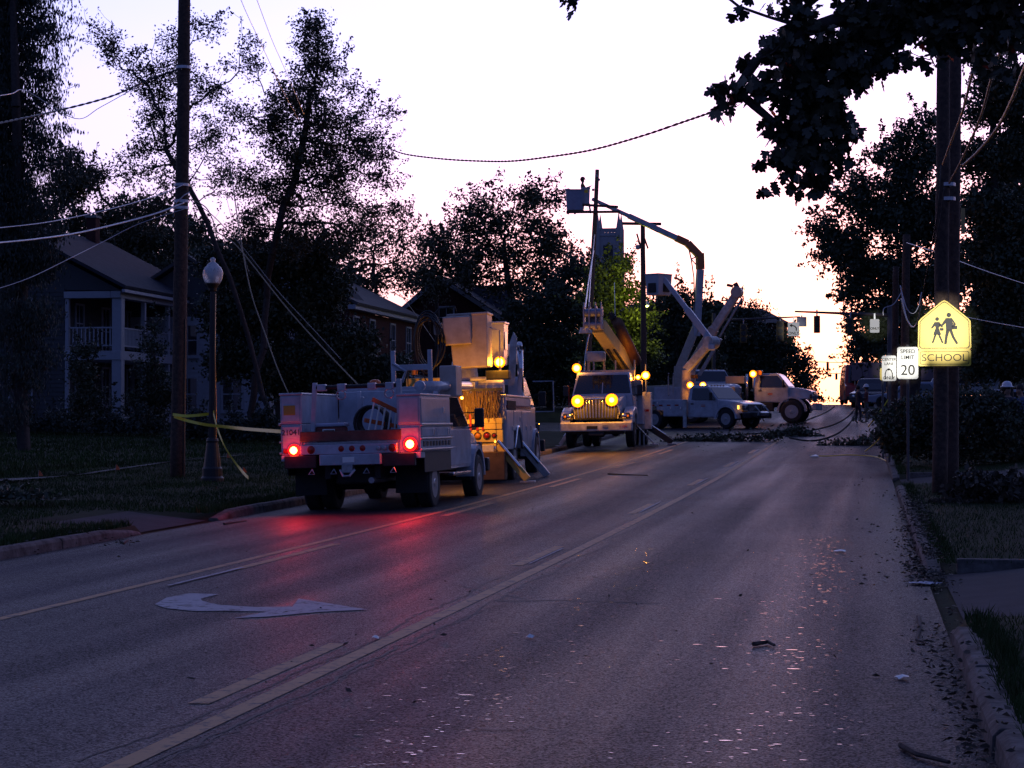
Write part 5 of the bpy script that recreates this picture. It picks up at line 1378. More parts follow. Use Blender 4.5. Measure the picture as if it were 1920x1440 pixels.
# booms: lower goes forward from the turret, upper folds back over it to the bucket
MB().bar((0, 2.05, 2.85), (0.05, 7.2, 3.0), .30, .36).build('lower_boom', grime, T2, .03)
MB().bar((.40, 7.2, 3.15), (.42, .95, 3.05), .24, .30).build('upper_boom', cream, T2, .03)
MB().cyl((-.15, 7.15, 3.05), (.55, 7.15, 3.05), .24).build('elbow', grime, T2)
bk2 = bucket(T2, (.78, 1.5, 2.62), .55, .7, .95, m=white); box('bucket_window_panel', glass, bk2, .262, .275, -.2, .2, .35, .75, .01)
MB().tube([(1.05, .4, 2.5), (1.06, .4, 3.35), (.8, .4, 3.45)], .02).build('grab_rail', aluminium, T2)
# strobe on the right with housing
box('strobe_housing', chassis, T2, .65, 1.18, .9, 1.3, 2.30, 2.50, .02)
MB().cyl((.98, .95, 1.95), (.98, .95, 2.62), .03).build('strobe_post', steel, T2)
lamp(T2, 'strobe', (.98, .90, 2.68), .085, (0, -1, 0), 'amber', 30, ring=1.5)
lamp(T2, 'added_tail_lamp', (.30, -.30, 1.9), .03, (.35, -1, -.35), 'amber', 75, off=.6, ring=1.3)  # lamp added to light the tail amber, its bracket made up with it
MB().bar((.30, -.3, 1.9), (.30, -.05, 2.0), .03).build('added_lamp_bracket', steel, T2)
MB().cyl((1.05, 3.9, 1.9), (1.05, 3.9, 3.05), .07, n=14).cyl((1.05, 3.9, 3.05), (1.05, 3.75, 3.2), .07, n=14).build('exhaust_stack', chrome, T2, smooth=True)
MB().slab([(.85, 3.2, 2.2), (1.0, 3.2, 2.2), (1.08, 3.2, 3.3), (1.0, 3.2, 3.45), (.9, 3.2, 3.2)], .03).build('side_shield', grime, T2, .005)
MB().bar((1.12, 3.0, 1.9), (1.18, 3.0, 2.6), .08).build('grab_post', white, T2, .01)
cab(T2, 4.75, 6.0, 6.5, 7.9, 2.1, .85, 2.45, 1.72, axle=6.4, rw=.5, m=white)
front_end(T2, 7.9, 2.2, .8, 1.7, 1.1, 1.0, 1.45, .6, .9)
MB().tube([(1.05, 6.2, 2.35), (1.55, 6.25, 2.35), (1.55, 6.25, 1.6), (1.1, 6.2, 1.6)], .022).build('mirror_frame', steel, T2)
# outriggers
def outrigger(t, x, y, s, reach, ztop, m=grime, foot=True, wd=.16, r0=.0):
    a = Vector((s * x, y, ztop)); b = Vector((s * (x + reach), y, .10))
    o = MB().bar(a, b, wd, wd, (0, 1, 0)).build('outrigger', m, t, .015)
    box('foot_pad', steel, o, b.x - .16, b.x + .16, b.y - .14, b.y + .14, .02, .07, .01)
    MB().cyl(a + Vector((0, -.12, .1)), a.lerp(b, .75) + Vector((0, -.12, .1)), .035).build('ram', chrome, o)
    return o
outrigger(T2, 1.05, -.05, 1, .62, .85, yellowp); outrigger(T2, 1.05, 2.95, 1, .7, .95, grime)
outrigger(T2, 1.05, -.05, -1, .55, .85, grime); outrigger(T2, 1.05, 2.95, -1, .55, .95, grime)
box('outrigger_box', mat('rusty_steel_plate', (.13, .08, .045), .6, .3, var=.3, scale=4), T2, .42, 1.22, -.35, .02, .10, .72, .02)
box('step_plate', steel, T2, -.4, .38, -.3, .1, .28, .34, .01)

# ================================================================== TRUCK 3: digger derrick facing us
q = at(1109, 845, 65.0)
cx3 = q.x - .05
T3 = empty('digger_truck', (cx3, 73.4, road_z(cx3, 72) - .03), (0, R(1.0), R(180 + 1.5)), 'white digger truck facing us with lit amber lamps and a derrick boom over its cab', 'truck')
frame_rails(T3, .1, 8.0, .6, .9); axle_bar(T3, 1.9, .5, 2.0); axle_bar(T3, 6.9, .5, 2.0)
for s in (-1, 1):
    wheel(T3, s * 1.0, 1.9, .50, .27, s, dual=True); wheel(T3, s * .99, 6.9, .50, .28, s)
    x0, x1_ = sorted((s * .70, s * 1.2))
    box('service_body', white, T3, x0, x1_, .3, 4.5, .75, 1.75, .015)
    for y0 in (.5, 2.6, 3.6): compartment(T3, s, s * 1.2, y0, y0 + .85, .85, 1.65)
    x0, x1_ = sorted((s * .86, s * 1.18))
    fd = MB().prism([(6.15, .75), (6.25, 1.10), (6.55, 1.30), (7.3, 1.34), (7.85, 1.22), (8.28, 1.02), (8.3, .80), (7.55, .80), (7.45, 1.02), (7.1, 1.12), (6.6, 1.10), (6.38, .95), (6.3, .75)], x0, x1_).build('fender', white, T3, .04)
    hl = box('headlight', glass, T3, s * .92 - .17, s * .92 + .17, 8.20, 8.33, .92, 1.14, .04)
    MB().lathe([(0, .02), (.07, .018), (.085, .0)], (s * .90, 8.33, 1.03), 'y', 16).build('reflector', chrome, hl, smooth=True)
    MB().lathe([(0, .02), (.03, .018), (.04, .0)], (s * 1.03, 8.33, 1.03), 'y', 12).build('side_lamp', amberlens, hl)
cab(T3, 4.75, 5.85, 6.35, 8.30, 2.05, .85, 2.52, 1.70, axle=None, hoodw=1.72, nose=.16, roof_markers=False)
MB().bar((0, 5.9, 2.40), (.0, 6.33, 1.80), .03, .02).build('windscreen_divider', white, T3)
g_ = MB().prism([(8.24, .94), (8.24, 1.56), (8.30, 1.60), (8.36, 1.54), (8.38, .98), (8.32, .92)], -.68, .68).build('grille', chassis, T3, .02)
for i in range(13):
    x = -.60 + 1.2 * i / 12; MB().bar((x * .96, 8.385, .98), (x * 1.03, 8.37, 1.55), .028, .03, (0, 1, 0)).build('grille_bar', chrome, g_, .004)
MB().tube([(-.70, 8.38, .95), (-.74, 8.37, 1.3), (-.55, 8.36, 1.58), (0, 8.38, 1.66), (.55, 8.36, 1.58), (.74, 8.37, 1.3), (.70, 8.38, .95)], .022).build('grille_surround', chrome, T3, smooth=True)
MB().slab([(-.04, 8.40, 1.50), (.0, 8.40, 1.44), (.04, 8.40, 1.50), (0, 8.40, 1.60)], .01).build('badge', chrome, T3)
bp3 = box('front_bumper', grime, T3, -1.18, 1.18, 8.34, 8.52, .54, .84, .04)
text('lettering', '1184', bp3, (-.88, 8.524, .69), .13, orange, rotx=(math.pi / 2, 0, math.pi))
box('number_plate', signback, T3, -.40, -.22, 8.52, 8.53, .66, .75, .004); box('plate_recess', chassis, T3, -.05, .3, 8.52, 8.525, .62, .72, .004)
box('tow_bracket', chassis, T3, -.25, .25, 8.30, 8.50, .40, .52, .02); box('radiator_skirt', chassis, T3, -.9, .9, 7.9, 8.3, .45, .8, .02)
for s, z in ((.59, 1.53), (-.52, 1.55)): lamp(T3, 'hood_lamp', (s, 8.43, z), .085, (0, 1, 0), 'amber', 75, ring=2.4)
lamp(T3, 'strobe', (.92, 5.6, 2.68), .10, (0, 1, 0), 'amber', 26, ring=1.6); MB().cyl((.92, 5.55, 2.3), (.92, 5.55, 2.66), .02).build('strobe_post', steel, T3)
lamp(T3, 'strobe', (-1.30, 4.3, 2.42), .10, (0, 1, 0), 'amber', 26, ring=1.5); MB().cyl((-1.30, 4.25, 1.7), (-1.30, 4.25, 2.8), .02).build('strobe_post', steel, T3)
lamp(T3, 'strobe', (-1.04, 4.3, 2.36), .055, (0, 1, 0), 'amber', 10, ring=1.6)
# left-hand side cabinet with red and white strip
sb = box('side_cabinet', grime, T3, -1.42, -.62, 3.2, 3.9, .58, 1.85, .015)
for i in range(6): MB().box(-1.36 + i * .12, -1.25 + i * .12, 3.9, 3.906, 1.18, 1.26).build('strip_block', redlens if i in (0, 1, 4) else signwhite, sb)
text('lettering', '4', sb, (-1.2, 3.902, 1.0), .14, signblack, rotx=(math.pi / 2, 0, math.pi))
MB().lathe([(0, .02), (.04, .018), (.045, 0)], (-.80, 3.9, .66), 'y', 12).build('marker_lamp', E_SMALL, sb)
for x in (-1.0, -1.14): MB().cyl((x, 3.6, .02), (x, 3.6, .6), .028).build('stabiliser_leg', steel, T3)
o = MB().bar((-1.0, 5.0, .72), (-1.62, 5.2, .08), .05, .05).build('outrigger', chrome, T3); box('foot_pad', steel, o, -1.76, -1.5, 5.08, 5.32, .03, .08, .01)
outrigger(T3, 1.15, 3.3, -1, .95, .75, chassis, wd=.20); outrigger(T3, 1.1, 5.0, 1, .5, .8, grime, wd=.12); outrigger(T3, 1.05, .6, 1, .7, .9, chassis)
# platform behind the cab and operator seat
box('headboard', cream, T3, -.95, .95, 4.5, 4.62, 1.75, 2.62, .02)
for s in (-.95, -.3, .45, .95): MB().bar((s, 4.56, 2.55), (s, 4.56, 2.95), .05).build('guard_post', cream, T3)
box('control_console', mat('console_white', (.5, .5, .55), .5), T3, .15, .80, 3.3, 3.8, 2.95, 3.30, .05)
for x in (.2, .75): MB().bar((x, 3.5, 2.0), (x, 3.5, 3.0), .07).build('console_leg', cream, T3)
MB().cyl((-.35, 2.8, 1.6), (-.35, 2.8, 2.6), .42, .36, 20).build('turret', yellowp, T3)
b0_, b1_ = Vector((-.62, 2.6, 2.62)), Vector((.10, 6.1, 4.05))
MB().bar(b0_, b1_, .44, .46).build('derrick_boom', mat('yellow_cream_boom', (.50, .42, .18), .5, var=.15, scale=3), T3, .03)
dd = (b1_ - b0_).normalized()
MB().bar(b0_ + dd * 1.6, b1_ + dd * .55, .30, .32).build('boom_extension', cream, T3, .02)
MB().bar(b0_ + Vector((.10, .2, -.28)), b0_ + dd * 2.6 + Vector((.06, 0, -.28)), .09, .09).bar(b0_ + Vector((-.16, .2, -.27)), b0_ + dd * 2.6 + Vector((-.16, 0, -.27)), .07, .07).build('lift_ram', chassis, T3, .01)
hd = b1_ + dd * .6
m = MB()
for x in (-.28, -.10, .12, .30): m.box(hd.x + x - .02, hd.x + x + .02, hd.y - .25, hd.y + .3, hd.z - .35, hd.z + .42)
m.cyl((hd.x - .32, hd.y, hd.z + .2), (hd.x + .34, hd.y, hd.z + .2), .14, n=16).cyl((hd.x - .32, hd.y + .1, hd.z - .2), (hd.x + .34, hd.y + .1, hd.z - .2), .10, n=14)
m.build('boom_head', mat('blue_grey_steel', (.30, .34, .45), .45, .3, var=.2), T3, .01)
for i in range(4): MB().bar((hd.x - .28 + .19 * i, hd.y + .2, hd.z + .35), (hd.x - .28 + .19 * i, hd.y + .2, hd.z + .55), .05).build('sheave_guard', steel, T3)
MB().cyl((-.82, 2.9, 2.95), (-.42, 4.9, 4.25), .24, .18, 16).build('auger_tube', mat('rust_brown_auger', (.16, .07, .035), .6, .2, var=.3), T3, smooth=True)
au = MB()
for i in range(60):
    t = i / 8; a = t * 2 * math.pi; c_ = Vector((-.60, 3.0, 3.35)).lerp(Vector((-.22, 4.9, 4.5)), i / 60); au.box(-.13, .13, -.015, .015, -.03, .03, Matrix.Translation(c_) @ Matrix.Rotation(a, 4, 'Y'))
au.build('auger_flight', chassis, T3)['kind'] = 'stuff'
MB().tube([(.85, 4.6, 1.8), (.72, 4.6, 3.2), (.55, 4.4, 4.2)], .025).build('aerial_rod', chrome, T3)
MB().cyl((.72, 4.5, 3.9), (.72, 4.5, 4.1), .24, .18).build('work_light_cowl', grime, T3)
for i, z in enumerate((.5, 1.3)): MB().bar((1.16, 6.0, z), (1.16, 6.0, z + .8), .03).build('warning_rod', redpaint, T3)
box('crew_step', cream, T3, -1.2, -.7, 4.4, 4.9, 1.75, 2.25, .02)

# ================================================================== TRUCKS SIDE-ON AT THE CROSSING
def frame_of(loc, rotz, roll=0): return Matrix.Translation(loc) @ Euler((0, roll, rotz)).to_matrix().to_4x4()
def wl(M, px, py, Y): return M.inverted() @ at(px, py, Y)
# pickup with service body and small articulated bucket
rz4 = R(-121.5 - .5); W = hit(1364, 804); M4 = Euler((0, 0, rz4)).to_matrix()
ax4 = 5.1; o4 = W - M4 @ Vector((.88, ax4, 0)); 
T4 = empty('utility_pickup', (o4.x, o4.y, W.z + .0), rz4, 'silver-white utility pickup with small bucket boom, nosing right at the crossing', 'truck')
MM4 = frame_of(Vector((o4.x, o4.y, W.z)), rz4)
frame_rails(T4, .1, 5.6, .5, .72); axle_bar(T4, 1.15, .42, 1.8)
for s in (-1, 1):
    wheel(T4, s * .90, 1.15, .42, .26, s, dual=True); wheel(T4, s * .88, ax4, .43, .28, s)
    x0, x1_ = sorted((s * .62, s * 1.05))
    box('service_body', white, T4, x0, x1_, .0, .62, .55, 1.30, .015); box('service_body', white, T4, x0, x1_, .62, 1.68, 1.0, 1.30, .012); box('service_body', white, T4, x0, x1_, 1.68, 2.85, .55, 1.30, .015)
    for y0, y1_, z0 in ((.04, .58, .6), (.68, 1.62, 1.03), (1.72, 2.25, .6), (2.29, 2.81, .6)): compartment(T4, s, s * 1.05, y0, y1_, z0, 1.25)
    for i in range(6): MB().box(*sorted((s * 1.064, s * 1.070)), .1 + i * .45, .3 + i * .45, 1.02, 1.08).build('reflector_strip', redlens, T4)
box('bed_floor', steel, T4, -.62, .62, 0, 2.85, .72, .78, .01)
MB().cyl((1.12, 2.95, .05), (1.12, 2.95, 1.3), .09, n=12).build('stabiliser_leg', grime, T4)
cab(T4, 2.98, 4.05, 4.65, 5.95, 1.96, .50, 1.92, 1.24, axle=ax4, rw=.43, nose=.16)
front_end(T4, 5.95, 1.96, .5, 1.2, 1.05, .78, 1.08, .46, .70, bmat=chassis)
box('winch_bumper', chassis, T4, -.6, .6, 6.1, 6.35, .5, .72, .03)
for s in (-.35, .35): MB().tube([(s, 6.3, .5), (s, 6.42, .8), (s, 6.2, 1.0)], .03).build('bull_bar', grime, T4)
MB().cyl((-.3, 6.4, .66), (.3, 6.4, .66), .1, n=12).build('winch_drum', chrome, T4)
text('lettering', '3104', T4, (1.072, 1.1, 1.16), .16, signblack, rotx=(math.pi / 2, 0, math.pi / 2))
for z in (.98, 1.04): MB().box(1.0, 1.004, 3.75, 3.98, z, z + .025).build('door_stripe', orange, T4)
MB().box(.978, .99, 5.72, 5.80, .86, 1.02).build('marker_lamp', E_SMALL, T4)
bse = wl(MM4, 1286, 694, 94.5); elb = wl(MM4, 1334, 640, 94.2); tip = wl(MM4, 1243, 521, 94.6)
MB().cyl((bse.x, bse.y, .75), (bse.x, bse.y, bse.z), .28, .22, 18).build('turret', cream, T4)
MB().bar(bse, elb, .34, .36).build('lower_boom', grime, T4, .03)
MB().bar(elb, elb.lerp(tip, .5), .26, .30).build('upper_boom', mat('bluish_white_boom', (.50, .53, .60), .4, var=.1), T4, .025); MB().bar(elb.lerp(tip, .45), tip, .19, .22).build('upper_boom_extension', MATS['bluish_white_boom'], T4, .02)
MB().cyl(elb + Vector((-.3, 0, -.05)), elb + Vector((.3, 0, -.05)), .30, n=18).build('elbow', grime, T4, .02); MB().bar(elb + Vector((0, 0, -.3)), elb + Vector((.35, .25, -.28)), .3, .25).build('elbow_cover', MATS['bluish_white_boom'], T4, .03)
bb = wl(MM4, 1235, 554, 94.8)
bk = bucket(T4, bb, 1.05, .80, .98, m=mat('pale_grey_bucket', (.50, .50, .54), .45, var=.1))
for sx, nm in ((1, 'bucket_opening'),):
    box(nm, chassis, bk, .42, .545, -.22, .22, .12, .56, .02)
box('bucket_liner', chassis, bk, -.30, .15, .34, .42, .15, .55, .02)
lm = wl(MM4, 1294, 722, 94.0); lamp(T4, 'strobe', lm, .10, wl(MM4, 1294, 722, 90) - lm, 'amber', 24, ring=1.6); MB().cyl((lm.x, lm.y, 1.2), (lm.x, lm.y, lm.z + .1), .025).build('strobe_post', steel, T4)
lm = wl(MM4, 1318, 722, 93.6); lamp(T4, 'strobe', lm, .10, wl(MM4, 1318, 722, 90) - lm, 'amber', 24, ring=1.5); MB().cyl((lm.x, lm.y, 1.2), (lm.x, lm.y, lm.z + .1), .025).build('strobe_post', steel, T4)
lm = wl(MM4, 1302, 706, 95); box('beacon', amberlens, T4, lm.x - .12, lm.x + .12, lm.y - .12, lm.y + .12, lm.z - .09, lm.z + .09, .02); MB().cyl((lm.x, lm.y, 1.0), (lm.x, lm.y, lm.z - .05), .03).build('beacon_post', steel, T4)
for x in (1253, 1262): q = wl(MM4, x, 705, 95.5); MB().tube([q + Vector((0, 0, -.9)), q, q + Vector((.1, .1, .12))], .03).build('grab_rail', aluminium, T4)

# white cab-chassis derrick truck, side-on
rz6 = R(-96.5); W = hit(1485, 793); M6 = Euler((0, 0, rz6)).to_matrix(); ax6 = 6.9
o6 = W - M6 @ Vector((1.0, ax6, 0)); T6 = empty('derrick_truck', (o6.x, o6.y, W.z), rz6, 'white round-cab derrick truck side-on at the crossing, rightmost of the big trucks', 'truck')
MM6 = frame_of(Vector((o6.x, o6.y, W.z)), rz6)
frame_rails(T6, .1, 7.5, .75, 1.0); axle_bar(T6, 2.0, .52, 2.0); axle_bar(T6, ax6, .52, 2.0)
for s in (-1, 1):
    wheel(T6, s * 1.0, 2.0, .52, .28, s, dual=True); wheel(T6, s * 1.0, ax6, .54, .30, s)
    x0, x1_ = sorted((s * .65, s * 1.15)); box('service_body', white, T6, x0, x1_, .2, 4.1, 1.0, 1.75, .015)
    for y0 in (.3, 1.3, 2.3, 3.2): compartment(T6, s, s * 1.15, y0, y0 + .85, 1.06, 1.68)
    MB().tube([(s * 1.1, 4.75, 1.1), (s * 1.1, 4.75, 2.35)], .06).build('exhaust_stack', chrome, T6, smooth=True)
box('step_tank', chassis, T6, .7, 1.05, 5.3, 6.0, .55, .95, .03)
cab(T6, 5.1, 6.25, 6.75, 7.85, 2.1, .98, 2.38, 1.68, axle=ax6, rw=.54, nose=.16, hoodw=1.95, roof_markers=False)
front_end(T6, 7.85, 2.1, .9, 1.6, 1.15, 1.05, 1.5, .62, .95, bmat=grime)
for z in (1.34, 1.40): MB().box(1.07, 1.074, 5.75, 5.98, z, z + .03).build('door_stripe', orange, T6)
box('bed_crate', mat('beige_crate', (.40, .34, .30), .6, var=.1), T6, .2, 1.1, 3.7, 4.6, 1.9, 2.25, .02)
lm = wl(MM6, 1412, 701, 97.5); lamp(T6, 'strobe', lm, .11, wl(MM6, 1412, 701, 92) - lm, 'amber', 26, ring=1.6); MB().cyl((lm.x, lm.y, 1.7), (lm.x, lm.y, lm.z + .1), .03).build('strobe_post', steel, T6)
lm = wl(MM6, 1424, 699, 97.8); box('beacon', amberlens, T6, lm.x - .14, lm.x + .14, lm.y - .14, lm.y + .14, lm.z - .11, lm.z + .11, .02); MB().cyl((lm.x, lm.y, 1.7), (lm.x, lm.y, lm.z - .05), .03).build('beacon_post', steel, T6)
d0, d1, d2 = wl(MM6, 1292, 696, 99.5), wl(MM6, 1338, 618, 99.3), wl(MM6, 1382, 550, 99)
MB().cyl((d0.x, d0.y, 1.3), (d0.x, d0.y, d0.z), .34, .3, 18).build('turret', cream, T6)
MB().bar(d0, d0.lerp(d1, 1.02), .44, .46).build('derrick_boom', cream, T6, .03)
MB().bar(d1, d2, .34, .36).build('boom_extension', grime, T6, .025)
MB().bar(d0 + Vector((0, .5, -.2)), d1 + Vector((0, .35, -.45)), .16).bar(d1 + Vector((0, .30, -.35)), d2 + Vector((0, .25, -.25)), .10).build('lift_ram', steel, T6, .01)
MB().cyl(d2 + Vector((-.3, 0, .05)), d2 + Vector((.3, 0, .05)), .28, n=16).build('boom_tip_sheave', cream, T6, .02)
MB().bar(d2 + Vector((0, .1, .1)), d2 + Vector((0, -.1, .5)), .22).bar(d2 + Vector((0, -.2, .35)), d2 + Vector((0, -.5, .42)), .14).build('tip_bracket', redcloth, T6, .02)

# tall bucket truck behind the pickup
rz5 = R(-152); cpos = at(1333, 711, 104.0); g5 = rz(104) - .02
off = Euler((0, 0, rz5)).to_matrix() @ Vector((0, 6.1, 0)); o5 = Vector((cpos.x - off.x, cpos.y - off.y, g5))
T5 = empty('tall_bucket_truck', o5, rz5, 'bucket truck behind the pickup with its boom raised high to the new pole', 'truck')
MM5 = frame_of(o5, rz5)
frame_rails(T5, .1, 7.5, .65, .95); axle_bar(T5, 1.9, .5, 2.0); axle_bar(T5, 6.6, .5, 2.0)
for s in (-1, 1):
    wheel(T5, s * 1.0, 1.9, .50, .27, s, dual=True); wheel(T5, s * .98, 6.6, .50, .28, s)
    x0, x1_ = sorted((s * .7, s * 1.2)); box('service_body', white, T5, x0, x1_, .2, 4.4, .9, 1.8, .015)
    for y0 in (.3, 2.4, 3.4): compartment(T5, s, s * 1.2, y0, y0 + .9, 1.0, 1.7)
cab(T5, 4.7, 5.9, 6.4, 8.0, 2.1, .85, 2.55, 1.85, axle=6.6, rw=.5)
front_end(T5, 8.0, 2.1, .8, 1.7, 1.1, 1.0, 1.5, .6, .9)
a0, a1, a2, a3, a4, a5 = [wl(MM5, *q) for q in ((1274, 690, 103.5), (1305, 615, 103.5), (1313, 505, 103.3), (1312, 478, 103.2), (1289, 456, 103), (1110, 373, 101))]
MB().cyl((a0.x, a0.y, 1.0), (a0.x, a0.y, a0.z + .1), .34, .28, 18).build('turret', cream, T5)
MB().bar(a0, a1, .38, .40).build('lower_boom', cream, T5, .03)
MB().bar(a1 + Vector((0, 0, -.4)), a2, .36, .36, w2=.9).build('riser_boom', white, T5, .03)
rust = mat('orange_elbow_paint', (.50, .16, .06), .5, var=.15)
MB().bar(a2, a3 + Vector((0, 0, .1)), .36, .36).build('elbow', rust, T5, .02); MB().bar(a3 + Vector((0, 0, -.05)), a4, .34, .36).build('elbow_arm', rust, T5, .02)
MB().bar(a4, a4.lerp(a5, .12), .31, .33).build('boom_collar', rust, T5, .02)
MB().bar(a4.lerp(a5, .08), a4.lerp(a5, .62), .25, .28, w2=.9).build('upper_boom', white, T5, .02); MB().bar(a4.lerp(a5, .55), a5, .17, .20, w2=.8).build('boom_extension', white, T5, .02)
tri = wl(MM5, 1296, 486, 103.2); MB().bar(a3, tri, .06).bar(tri, a2, .05).bar(a4, tri, .05).build('elbow_link', steel, T5)
MB().tube([tri, wl(MM5, 1301, 520, 103.2), wl(MM5, 1303, 600, 103.4)], .03).build('leveling_cable', wirem, T5)
bw = at(1078, 395, 100.8); bq = wl(MM5, 1078, 395, 100.8)
bkA = bucket(T5, bq, .92, .75, 1.02, m=mat('grey_blue_bucket', (.30, .32, .42), .5, var=.15), tilt=R(6)); bkA.rotation_euler = (0, 0, -rz5 + YAW)
bkB = bucket(T5, wl(MM5, 1098, 383, 100.9), .42, .6, .80, m=white); bkB.rotation_euler = (0, 0, -rz5 + YAW)
box('yellow_sticker', signyellow, bkB, -.10, .10, -.31, -.295, .55, .70, .0)
MB().bar(wl(MM5, 1062, 397, 100.9), wl(MM5, 1108, 396, 100.9), .08).bar(wl(MM5, 1078, 388, 100.8), wl(MM5, 1078, 402, 100.8), .08).bar(wl(MM5, 1102, 372, 100.9), wl(MM5, 1108, 400, 100.9), .09).build('bucket_bracket', steel, T5, .01)
MB().tube([wl(MM5, 1058, 356, 100.8), wl(MM5, 1066, 354, 100.8), wl(MM5, 1078, 360, 100.8)], .035).build('tool_hook', redcloth, T5)

# ================================================================== THE POLE BEING SET, THE BROKEN POLE
NP, YN, TN = pole('wooden_power_pole', 'tall new wooden pole with two crossarms held upright beside the raised bucket', (1120, 318), (1096, 700), 99.5, .17, .10, palewood)
def np_(px, py, Y=99.3): return at(px, py, Y) - NP.location
for a, b in (((1092, 384), (1159, 388)), ((1062, 398), (1163, 397))):
    MB().bar(np_(*a), np_(*b), .10, .12).build('crossarm', oldwood, NP, .01)
for x, y in ((1118, 330), (1123, 337), (1112, 356)): q = np_(x, y); MB().lathe([(.03, -.06), (.07, -.03), (.05, 0), (.07, .03), (.03, .07)], q, 'z', 10).build('insulator', steel, NP)
for a, b in (((1113, 470), (1096, 588)), ((1115, 440), (1103, 590))):
    o = MB().tube([at(a[0], a[1], 98.5), at((a[0] + b[0]) / 2 - 1, (a[1] + b[1]) / 2, 83), at(b[0], b[1], 67.3)], .022 if a[1] > 450 else .014, 6).build('winch_rope', wireg, None)
    tag(o, 'thicker pale winch rope from the digger boom up to the new pole' if a[1] > 450 else 'thin winch rope right of the thicker one, up to the new pole', 'rope')
BP, YB, TB = pole('broken_power_pole', 'dark pole with one wide crossarm and split braces behind the long boom', (1205, 420), (1208, 700), 106, .17, .12, oldwood)
def bp(px, py, Y=105.8): return at(px, py, Y) - BP.location
MB().bar(bp(1167, 419), bp(1240, 420), .12, .15).build('crossarm', oldwood, BP, .01)
MB().bar(bp(1194, 438), bp(1204, 472), .07, .09).bar(bp(1206, 440), bp(1215, 466), .07, .09).build('split_brace', oldwood, BP)
MB().lathe([(.05, -.12), (.12, -.08), (.12, .1), (.05, .14)], bp(1196, 464), 'z', 10).build('insulator', steel, BP)
# lit street light buried in the ivy-clad tree
lc = at(1212, 572, 110.0)
o = empty('street_light', (lc.x, lc.y, gz(lc.x, lc.y)), 0, 'lit yellow-green street light almost buried in the ivy-clad tree', 'street light')
h_ = lc.z - gz(lc.x, lc.y)
MB().cyl((-.35, .8, -.2), (-.35, .8, h_ + .6), .08, .05).build('pole_shaft', steel, o)
MB().tube([(-.35, .8, h_ + .5), (-.3, .5, h_ + .62), (-.05, .1, h_ + .25)], .03).build('lamp_arm', steel, o)
MB().lathe([(.0, .22), (.10, .18), (.16, 0), (.15, -.02)], (0, 0, h_), 'z', 14).build('lamp_head', steel, o)
MB().lathe([(.14, -.02), (.11, -.08), (0, -.12)], (0, 0, h_), 'z', 14).build('lamp_lens', emis('sodium_green_lens', (.95, 1.0, .25), 14), o)
for dx, dy, dz, e in ((-.1, -.25, -.45, 60), (-.7, -.35, .9, 55), (-1.0, -.5, 1.7, 30), (-2.0, -.5, 2.6, 12)):  # first is at the lamp, the others added in the crown for lit leaf patches
    ld = bpy.data.lights.new('lamp_light', 'POINT'); ld.energy = e; ld.color = (.95, 1, .10); ld.shadow_soft_size = .1
    l = bpy.data.objects.new('lamp_light', ld); COL.objects.link(l); l.parent = o; l.location = (dx, dy, h_ + dz)

# ================================================================== CARS FAR OFF
def car(name, label, cat, px, py, Y, rot, L_, W_, H_, m, boxy=False, lights=False, group=None, nose_z=.55):
    q = at(px, py, Y); o = empty(name, (q.x, q.y, gz(q.x, q.y)), rot, label, cat, group)
    z0 = .28; zb = H_ * (.56 if not boxy else .50)
    prof = [(0, z0), (0, zb), (.12 * L_ if not boxy else .02, H_ * .97), (.2 * L_, H_), (.52 * L_ if not boxy else .72 * L_, H_), (.70 * L_ if not boxy else .84 * L_, zb + .03), (L_ - .12, zb - .12), (L_, z0 + .25), (L_, z0)]
    MB().prism(prof, -W_ / 2, W_ / 2, lambda y, z: 1 - .14 * max(0, (z - zb) / (H_ - zb))).build('car_body', m, o, .06)
    r_ = .33 if H_ < 2 else .45
    for s in (-1, 1):
        for y in (.18 * L_, .80 * L_): wheel(o, s * (W_ / 2 - .10), y, r_, .22, s)
        yb, yt, ye = .14 * L_, .22 * L_, .5 * L_ if not boxy else .7 * L_; y3 = .64 * L_ if not boxy else .8 * L_
        X = lambda z: s * (W_ / 2 * (1 - .14 * max(0, (z - zb) / (H_ - zb))) + .004)
        P_ = [(X(zb + .04), yb, zb + .04), (X(zb + .04), y3, zb + .04), (X(H_ - .12), ye, H_ - .12), (X(H_ - .12), yt, H_ - .12)]
        MB().slab(P_ if s < 0 else P_[::-1], .006).build('side_window', glass, o)
        MB().lathe([(0, .03), (.08, .02), (.09, 0)], (s * W_ * .36, L_ - .02, z0 + .34), 'y', 12).build('headlight', chrome, o)
        box('tail_light', redlens, o, s * W_ * .38 - .08, s * W_ * .38 + .08, -.015, .02, zb - .22, zb - .08, .01)
    n_ = Vector((0, .4, .6)).normalized() * .01
    ya, yb2 = (.52 * L_, .70 * L_) if not boxy else (.72 * L_, .84 * L_)
    MB().slab([Vector((-W_ * .40, yb2 - .03, zb + .08)) + n_, Vector((W_ * .40, yb2 - .03, zb + .08)) + n_, Vector((W_ * .36, ya + .04, H_ - .07)) + n_, Vector((-W_ * .36, ya + .04, H_ - .07)) + n_], .006).build('windscreen', glass, o)
    MB().slab([(-W_ * .38, -.008, zb + .08), (W_ * .38, -.008, zb + .08), (W_ * .35, .09 * L_ if not boxy else .006, H_ - .14), (-W_ * .35, .09 * L_ if not boxy else .006, H_ - .14)], .006).build('rear_window', glass, o)
    box('front_bumper', black, o, -W_ * .48, W_ * .48, L_ - .02, L_ + .08, z0 + .0, z0 + .2, .03)
    return o
